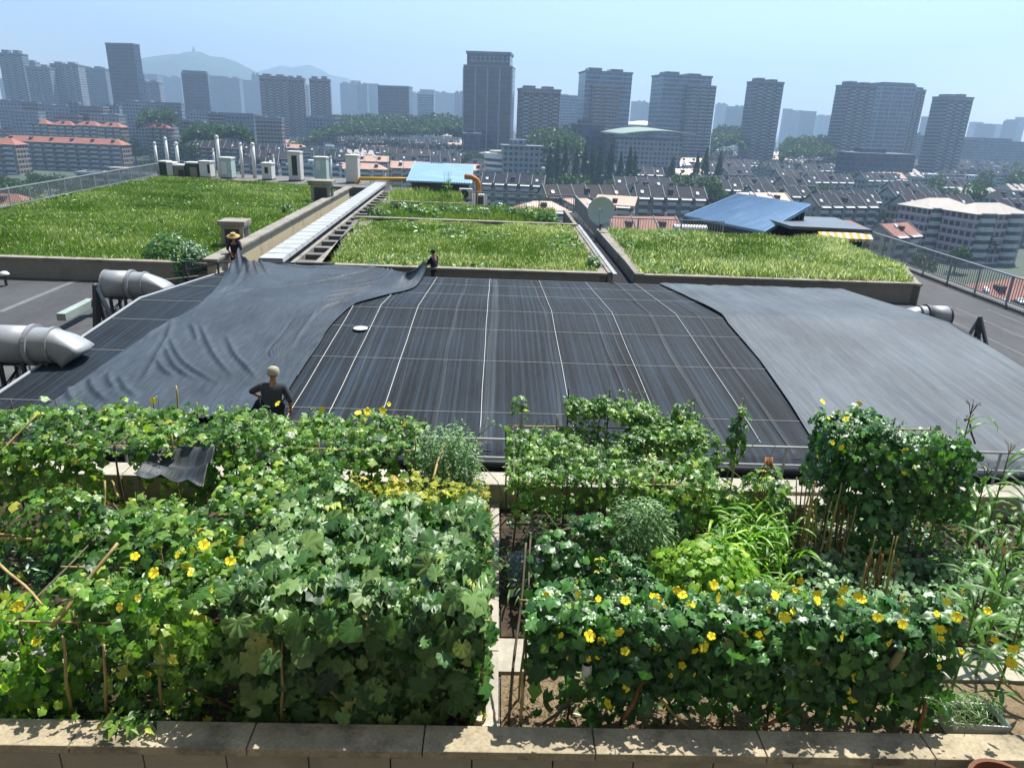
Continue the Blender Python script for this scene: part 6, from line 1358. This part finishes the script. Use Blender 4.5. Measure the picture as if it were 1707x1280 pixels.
# loose poles
for a,b,l in [(Py(85,1047,6.3),Py(195,905,7.0),'thick pale bamboo leaning over the squash in the left foreground'),(Py(-20,920,7.6),Py(72,1008,6.6),'pale bamboo slanting down from the left picture edge'),(Py(-10,765,9.4),Py(62,690,10.0),'bamboo slanting up at the left edge before the luffa bank'),(Py(-20,745,9.8),Py(28,705,10.2),'short bamboo crossing the slanted one at the left edge'),(Py(-20,896,8.0),Py(205,902,8.2),'long bamboo lying level across the left beds'),(Py(-20,889,8.1),Py(30,893,8.1),'short bamboo stub above the level one at left edge'),
  (Py(298,690,11.0),Py(294,643,11.1),'thin cane sticking up alone in front of the loose net'),(Py(230,908,8.6),Py(232,796,9.0),'dark upright post carrying the front corner of small black cloth'),(Py(168,905,8.4),Py(176,800,8.8),'cane with a red ribbon in the left beds'),(Py(197,830,9.2),Py(187,800,9.4),'short crooked cane left of the small black cloth'),(Py(358,770,9.9),Py(382,708,10.6),'pale split cane holding up the back of the small black cloth'),(Py(345,890,8.2),Py(232,885,8.3),'thin cane slanting between beds below the small black cloth'),
  (Py(470,1205,6.05),Py(470,1065,6.1),'upright pale cane before the pumpkin leaves'),(Py(268,1185,6.1),Py(267,1065,6.15),'upright cane under the left foreground luffa'),(Py(178,1192,6.05),Py(173,1075,6.1),'upright cane at the left end of the luffa'),(Py(118,1190,6.05),Py(104,1060,6.1),'thin leaning cane among squash at left'),(Py(530,1130,6.1),Py(597,1192,6.05),'cane slanting down right before the pumpkin leaves'),
  (Py(846,1210,5.98),Py(878,905,7.6),'dark stake at the right side of the path edging'),(Py(892,790,10.0),Py(880,980,8.0),'tall thin stake rising beside the bare dark soil'),(Py(896,890,8.6),Py(1010,872,8.8),'thin white cane slanting over the bare dark soil'),(Py(868,1212,5.97),Py(872,1120,6.1),'stout stake at the left end of the luffa wall'),(Py(905,1208,6.0),Py(960,1160,6.2),'dark cane slanting from the front soil into the luffa'),(Py(1040,1200,6.0),Py(1075,1130,6.2),'brown split post under the luffa wall, left of centre'),(Py(1100,1165,6.1),Py(1150,1215,5.98),'cane slanting down right under the luffa wall'),(Py(1270,1215,5.98),Py(1332,1172,6.15),'brown cane slanting up under the middle of luffa wall'),(Py(1528,1222,5.98),Py(1545,1170,6.1),'brown split post at the right end of the luffa wall'),(Py(1665,1128,6.4),Py(1712,1170,6.2),'pale cane slanting down at the right edge'),(Py(1610,700,10.9),Py(1622,690,11.3),'dark post at the right end of dark hedge'),(Py(1625,740,11.0),Py(1612,692,11.2),'dark stake before the grey net at right'),(Py(720,800,9.4),Py(742,735,10.1),'pale cane leaning between the luffa bank and feathery bush'),(Py(860,835,10.0),Py(868,720,10.9),'grey cane leaning at the right side of the path')]:
    pole(a,b,.017 if 'thick' not in l and 'post' not in l else .024,BAMBOO if 'dark' not in l and 'brown' not in l else (BAMBOO_D if 'dark' in l else BAMBOO_R),label=l)
rb_=MB(); p=Py(173,858,8.55); rb_.tube([(0,0,-.05),(.02,-.02,.0),(0,0,.07)],.025,6); rb_.tube([(.0,-.02,.03),(.04,-.03,-.07)],.012,5); o=rb_.build('red_ribbon',mat('red_ribbon','a3202a',.6,.1,3),loc=p); tag(o,'small red ribbon tied to a cane in the left beds','ribbon')
# small black cloth
q=[Py(258,750,9.75),Py(362,742,9.85),Py(338,801,8.95),Py(222,790,8.95)]
def cl(u,v_):
    a=q[0].lerp(q[1],u).lerp(q[3].lerp(q[2],u),v_); f=math.sin(v_*13+.6*math.sin(u*5)); return a+Vector((0,.02*f,.05*f*(.4+.6*u)-.14*math.sin(math.pi*u)*math.sin(math.pi*v_)))+Vector((0,0,-.1*max(0,v_-.85)*6*abs(math.sin(u*8))))
o=MB().grid(cl,40,36).build('shade_cloth',netmat('small_black_cloth','14181b','4a545c',14,1.0,.55,.45),smooth=True); tag(o,'small wrinkled black shade cloth hung on canes in the left beds','cloth'); o.modifiers.new('thick','SOLIDIFY').thickness=.006
fm=MB()
# mesh over the dark soil
gm=MB().grid(lambda u,v_:(.3+1.3*u,8.4+1.1*v_,.18+.25*math.sin(math.pi*v_)+.03*math.sin(u*12)),26,18)
mn2=mn.copy(); mn2.name='grey_mesh'; mn2.node_tree.nodes['Principled BSDF'].inputs['Base Color'].default_value=(.12,.15,.19,1); mn2.node_tree.nodes['Principled BSDF'].inputs['Alpha'].default_value=.45
o=gm.build('mesh_net',mn2,smooth=True); tag(o,'fine grey mesh net spread low over the bare dark soil','net')
# boxes and pots
WB=mat('white_plastic_box','d6dad4',.5,.1,2,stain='8f958f',stain_amt=.5,stain_scale=2); POT=mat('pale_pot','a5a894',.7,.15,3)
def pbox(p,lx,ly,h,rz,label,herb=True):
    t=thing('planter_box',label,'planter box',p,rz); a,b=lx/2,ly/2; s=.85
    mb=MB(); vb=[(-a*s,-b*s,0),(a*s,-b*s,0),(a*s,b*s,0),(-a*s,b*s,0)]; vt=[(-a,-b,h),(a,-b,h),(a,b,h),(-a,b,h)]; k=.9; vi=[(-a*k,-b*k,h),(a*k,-b*k,h),(a*k,b*k,h),(-a*k,b*k,h)]; vj=[(-a*k*.97,-b*k*.97,h*.75),(a*k*.97,-b*k*.97,h*.75),(a*k*.97,b*k*.97,h*.75),(-a*k*.97,b*k*.97,h*.75)]
    V=vb+vt+vi+vj; F=[(3,2,1,0)]+[(i,(i+1)%4,4+(i+1)%4,4+i) for i in range(4)]+[(4+i,4+(i+1)%4,8+(i+1)%4,8+i) for i in range(4)]+[(8+i,8+(i+1)%4,12+(i+1)%4,12+i) for i in range(4)]
    mb.add(V,F).build('box',WB,t,bevel=.008); MB().add([(x,y,z-.004) for x,y,z in vj],[(0,1,2,3)]).build('soil',SOIL_D,t); return t
p=Pz(1368,893,.06); pbox((p.x,p.y,.05),.36,.62,.2,rad(24),'white planter box beside two small round pots')
p=Pz(1408,938,.06); pbox((p.x,p.y,.05),.4,.66,.24,rad(18),'larger white planter box nearer the luffa wall')
for i,(px,py) in enumerate([(1381,884),(1386,897)]):
    p=Pz(px,py,.06); t=thing('flower_pot',['round pale pot touching the farther white planter box','nearer round pale pot by the farther white planter box'][i],'pot',(p.x+.12,p.y-.05,.05)); MB().lathe([(.085,0),(.12,.17),(.13,.17),(.13,.2),(.11,.2),(.1,.14)],18,0).build('pot',POT,t,smooth=False); MB().lathe([(.0,.139),(.1,.14)],12,0,cap=False).build('soil',SOIL_D,t)
p=Pz(1345,835,.5); sl_=MB().bx(-.35,.35,-.16,.16,.0,.1).build('stone_slab',CONC_PALE,loc=(p.x,p.y+.1,.36),bevel=.01); tag(sl_,'upper pale stone slab step below the ledge by the canes','slab')
p=Pz(1345,855,.25); sl_=MB().bx(-.38,.38,-.15,.15,.0,.28).build('stone_slab',CONC,loc=(p.x,p.y,.05),bevel=.01); tag(sl_,'lower pale stone slab step by the canes','slab')
sl_=MB().bx(-.32,.32,-.13,.13,.0,.31).build('stone_slab',CONC_DARK,loc=(4.95,10.95,.05)); sl_.location=(Pz(1345,835,.5).x,Pz(1345,835,.5).y+.1,.05); tag(sl_,'grey block carrying the upper pale slab by the canes','slab')
p=Pz(1650,1222,.45); t=pbox((p.x,5.98+.16,.18),.62,.34,.28,rad(-4),'white foam box of trailing herbs at the right end of the parapet')
P,Nn=ball(520,(p.x-.12,6.15,.52),.38,.2,.16,171,-.6); V,F,at=make_leaves('needle',P-np.array(t.location),Nn+np.random.default_rng(3).normal(0,.6,P.shape),np.full(len(P),.13),np.clip(np.random.default_rng(4).normal(.55,.2,len(P)),0,1),172,down=.1); link('herb',tri_mesh('herb',V,F,L_FINE,at),t)
o=MB().bx(-.3,.3,-.2,.2,0,.17).build('brick_support',CONC,loc=(p.x,6.14,.0)); tag(o,'low concrete block under the white foam herb box','block')
p=Py(1690,1283,5.15); p.z-=.27; o=MB().lathe([(.22,-.3),(.3,-.02),(.34,0),(.34,.05),(.3,.05),(.28,-.02)],28,0).build('clay_pot',mat('terracotta','6a4430',.8,.25,3),loc=p,smooth=False); tag(o,'terracotta pot rim peeking in at the bottom right corner','pot')
p=Pz(806,1197,.1); o=MB().grid(lambda u,v_:((u-.5)*.28,(v_-.5)*.3,.02+.03*math.sin(u*5)*math.cos(v_*6)),8,8).build('cloth_scrap',mat('pale_pink_cloth','cdb3a2',.8,.1,4),loc=(p.x,p.y,.1),rz=.4,smooth=True); tag(o,'pale pinkish cloth scrap at the foot of the pumpkin leaves','cloth')
p=Pz(676,1196,.1); o=MB().grid(lambda u,v_:((u-.5)*.2*(1+.3*v_),(v_-.5)*.12,.1*math.sin(u*3.1)+.03*math.sin(v_*9)),8,8).build('plastic_bag',mat('blue_plastic','1f49a8',.4,.1,4),loc=(p.x,p.y+.05,.1),smooth=True); tag(o,'crumpled blue plastic bag under the pumpkin leaves','bag')
p=Py(978,1118,6.15); sc=thing('plastic_scoop','white cut plastic bottle hung in the luffa wall','scoop',p); MB().lathe([(.05,-.09),(.055,.02),(.05,.1)],14,0,cap=False).build('body',WHITE,sc,smooth=True); MB().lathe([(.003,-.092),(.05,-.09)],14,0,cap=False).build('base',WHITE,sc)
p=Py(306,892,7.9); bt=thing('plastic_bottle','teal plastic bottle among the left beds','bottle',p); MB().lathe([(.035,-.09),(.035,.05),(.014,.09),(.014,.11)],12,0).build('body',mat('teal_plastic','1f9c86',.35,.1,3),bt,smooth=True); MB().lathe([(.016,.111),(.016,.13)],10,0).build('cap',WHITE,bt)
# ================================================================ THE THREE WORKERS
SKIN=mat('skin_tan','a8744f',.6,.08,8); HAIR=mat('black_hair','14120f',.6,.2,30,.3); STRAW=mat('straw_hat','b79a62',.85,.2,20,.4)
def skinmesh(name,nodes,edges,m,parent,sub=2,root=0,label=None):
    """nodes: (pos, rx, ry)"""
    me=bpy.data.meshes.new(name); me.from_pydata([n[0] for n in nodes],edges,[]); o=link(name,me,parent)
    sk=o.modifiers.new('skin','SKIN'); sk.use_smooth_shade=True
    for i,n in enumerate(nodes):
        v=me.skin_vertices[0].data[i]; v.radius=(n[1],n[2]); v.use_root=(i==root)
    s=o.modifiers.new('sub','SUBSURF'); s.levels=sub; s.render_levels=sub
    me.materials.append(m)
    if label: o['label']=label
    return o
if True:
    def _sv(me):
        if len(me.skin_vertices)==0: pass
def person(base,rz,label,J,shirt,trou,hat):
    """J: joints in the person's own frame (x right, y forward, z up)"""
    t=thing('person',label,'person',base,rz)
    V=lambda k:Vector(J[k])
    def hand(side):
        w=V('wr'+side); e=V('el'+side); d=(w-e).normalized(); n=[];ed=[]
        s_=d.cross(Vector((0,0,1))); 
        if s_.length<.2: s_=Vector((1,0,0))
        s_.normalize(); u=s_.cross(d); palm=w+d*.08
        return w,d,s_,u,palm
    pv=V('pelvis'); ch=V('chest'); nk=V('neck'); hd=V('head'); mid=pv.lerp(ch,.5)
    nodes=[(pv,.15,.11),(mid,.135,.1),(ch,.16,.11),(nk,.052,.055)]; edges=[(0,1),(1,2),(2,3)]
    f=(hd-nk).normalized(); fw=Vector(J['look']).normalized()
    nodes+=[(nk+f*.07,.05,.055),(hd,.076,.092),(hd+f*.075,.07,.085)]; edges+=[(3,4),(4,5),(5,6)]
    nodes+=[(hd+fw*.088-f*.012,.016,.016),(hd+fw*.112-f*.025,.013,.012)]; edges+=[(5,7),(7,8)]   # nose
    for s in ('L','R'):
        b=len(nodes); nodes+=[(V('sh'+s),.062,.062),(V('el'+s),.043,.043),(V('wr'+s),.03,.026)]; edges+=[(2,b),(b,b+1),(b+1,b+2)]
        w,d,s_,u,palm=hand(s); nodes.append((palm,.042,.02)); edges.append((b+2,b+3)); pb=b+3
        for k in range(4):
            o_=(k-1.5)*.02; q=palm+s_*o_+d*.03; L_=[.06,.075,.07,.052][k]; n0=len(nodes); nodes+=[(q,.0095,.009),(q+d*L_*.5+u*-.01,.0085,.008),(q+d*L_*.8+u*-.035,.0075,.007)]; edges+=[(pb,n0),(n0,n0+1),(n0+1,n0+2)]
        n0=len(nodes); q=w+d*.04+s_*.04*(1 if s=='L' else -1); nodes+=[(q,.012,.011),(q+d*.035+s_*.02*(1 if s=='L' else -1)-u*.015,.01,.009)]; edges+=[(pb,n0),(n0,n0+1)]
        b=len(nodes); nodes+=[(V('hip'+s),.085,.09),(V('kn'+s),.058,.06),(V('an'+s),.04,.042),(V('an'+s)+Vector((0,.11,-.05)),.04,.03),(V('an'+s)+Vector((0,.19,-.055)),.035,.022)]; edges+=[(0,b),(b,b+1),(b+1,b+2),(b+2,b+3),(b+3,b+4)]
    skinmesh('body',nodes,edges,SKIN,t)
    g=1.0
    # shirt
    n=[(pv+Vector((0,0,.0)),.175,.135),(mid,.17,.13),(ch,.19,.135),(ch.lerp(nk,.55),.1,.085)]; ed=[(0,1),(1,2),(2,3)]
    for s in ('L','R'):
        b=len(n); sl=J.get('sleeve',.9); n+=[(V('sh'+s),.085,.085),(V('el'+s),.062,.062)]; ed+=[(2,b),(b,b+1)]
        if sl>0: n.append((V('el'+s).lerp(V('wr'+s),sl),.048,.046)); ed.append((b+1,b+2))
    sh=skinmesh('shirt',n,ed,shirt,t)
    n=[(pv+Vector((0,0,.03)),.165,.125)]; ed=[]
    for s in ('L','R'):
        b=len(n); n+=[(V('hip'+s),.105,.11),(V('kn'+s),.08,.082),(V('an'+s)+Vector((0,0,.05)),.066,.07)]; ed+=[(0,b),(b,b+1),(b+1,b+2)]
    skinmesh('trousers',n,ed,trou,t)
    for s in ('L','R'):
        a=V('an'+s); skinmesh('shoe',[(a+Vector((0,-.03,-.03)),.05,.045),(a+Vector((0,.08,-.045)),.052,.04),(a+Vector((0,.19,-.055)),.045,.028)],[(0,1),(1,2)],BLACK,t,1)
    q=f.to_track_quat('Z','Y').to_matrix().to_4x4(); T=Matrix.Translation(hd)@q
    for sx in (-1,1):
        sd=fw.cross(f).normalized(); MB().lathe([(.002,-.012),(.011,0),(.002,.012)],8,0,Matrix.Translation(hd+fw*.086+sd*.032*sx+f*.012)).build('eye',BLACK,t,smooth=True)
        MB().lathe([(.004,-.032),(.02,0),(.004,.032)],8,0,Matrix.Translation(hd+sd*.083*sx-f*.01)).build('ear',SKIN,t,smooth=True)
    MB().tube([hd+fw*.092-f*.058+fw.cross(f)*.022,hd+fw*.098-f*.06,hd+fw*.092-f*.058-fw.cross(f)*.022],.006,5).build('mouth',mat('lips','8a4a3e',.6),t)
    hb=-fw*.012
    hm=MB().lathe([(.093,-.03),(.1,.02),(.095,.07),(.07,.115),(.03,.137),(.002,.14)],20,0,Matrix.Translation(hb)@T,cap=False).build('hair',HAIR,t,smooth=True)
    if hat=='straw':
        MB().lathe([(.25,.035),(.245,.045),(.12,.075),(.115,.13),(.09,.17),(.002,.175)],26,0,T,cap=False).build('straw_hat',STRAW,t,smooth=True)
    if hat=='cap':
        cm=mat('camouflage_cap','a9a58f',.85,.2,14,.2,stain='5d6150',stain_amt=.8,stain_scale=14)
        MB().lathe([(.107,-.02),(.113,.04),(.11,.09),(.085,.135),(.04,.155),(.002,.158)],22,0,Matrix.Translation(hb)@T,cap=False).build('cap',cm,t,smooth=True)
        mb=MB(); sd=fw.cross(f).normalized()
        V_=[hd+f*.035+fw*.09+sd*.09,hd+f*.035+fw*.09-sd*.09,hd+f*.02+fw*.18-sd*.05,hd+f*.02+fw*.18+sd*.05]; mb.hull8(V_,[p+f*.008 for p in V_]); mb.build('cap_peak',cm,t)
    return t
def std(**k):
    J=dict(pelvis=(0,0,.93),chest=(0,.03,1.28),neck=(0,.03,1.46),head=(0,.06,1.6),look=(0,1,-.1),shL=(-.19,.02,1.38),shR=(.19,.02,1.38),elL=(-.25,.08,1.12),elR=(.25,.08,1.12),wrL=(-.2,.28,.98),wrR=(.2,.28,.98),hipL=(-.09,0,.88),hipR=(.09,0,.88),knL=(-.1,.04,.48),knR=(.1,.02,.48),anL=(-.11,0,.08),anR=(.11,-.02,.08)); J.update(k); return J
GSH=mat('charcoal_speckled_shirt','3b4043',.9,.3,30,.3,fine=.4); NAVY=mat('navy_cloth','1c2638',.85,.2,8,.3); DTR=mat('dark_trousers','171b22',.85,.2,8,.3); BSH=mat('blue_black_shirt','1a212c',.85,.25,10,.3)
# front worker, back to the camera
fp=Py(462,700,12.75); gx=fp.x
person((gx,12.62,.3),rad(8),'person seen from behind in charcoal shirt and light cap tugging the loose net',std(pelvis=(0,-.05,.88),chest=(-.02,.06,1.2),neck=(.0,.1,1.38),head=(.01,.14,1.51),look=(-.15,1,-.25),shL=(-.2,.07,1.3),shR=(.19,.06,1.29),elL=(-.42,.2,1.15),elR=(.3,.02,1.02),wrL=(-.34,.38,1.0),wrR=(.28,.16,.8),sleeve=.1,knL=(-.12,.05,.46),anL=(-.14,-.02,.08),anR=(.14,.04,.08)),GSH,DTR,'cap')
# worker in blue at the back wall, facing left
p=Py(725,416,29.0); person((p.x,28.75,p.z-1.68),rad(62),'person with black hair in navy clothes holding the right corner of the net',std(elL=(-.2,.24,1.14),elR=(.2,.24,1.14),wrL=(-.1,.42,1.12),wrR=(.1,.42,1.1)),NAVY,NAVY,None)
p=Py(391,388,28.9); person((p.x,28.75,p.z-1.74),rad(190),'person in straw hat and dark shirt holding up the far left corner of the net',std(elL=(-.26,.16,1.16),elR=(.25,.16,1.16),wrL=(-.12,.34,.98),wrR=(.1,.34,.98),sleeve=.35),BSH,DTR,'straw')
# ================================================================ the air
hz=MB().bx(-3200,3200,-60,7400,GZ-1.0,620).build('haze',STEEL)
hz.data.materials.clear()
m=bpy.data.materials.new('haze_air'); m.use_nodes=True; n=m.node_tree.nodes; n.clear()
ou=n.new('ShaderNodeOutputMaterial'); pv=n.new('ShaderNodeVolumePrincipled'); m.node_tree.links.new(pv.outputs[0],ou.inputs['Volume'])
pv.inputs['Color'].default_value=(.475,.685,.95,1); pv.inputs['Density'].default_value=.00031; pv.inputs['Anisotropy'].default_value=.3
hz.data.materials.append(m); tag(hz,'pale blue summer haze over the whole city','haze',kind='stuff')
hz.visible_shadow=True
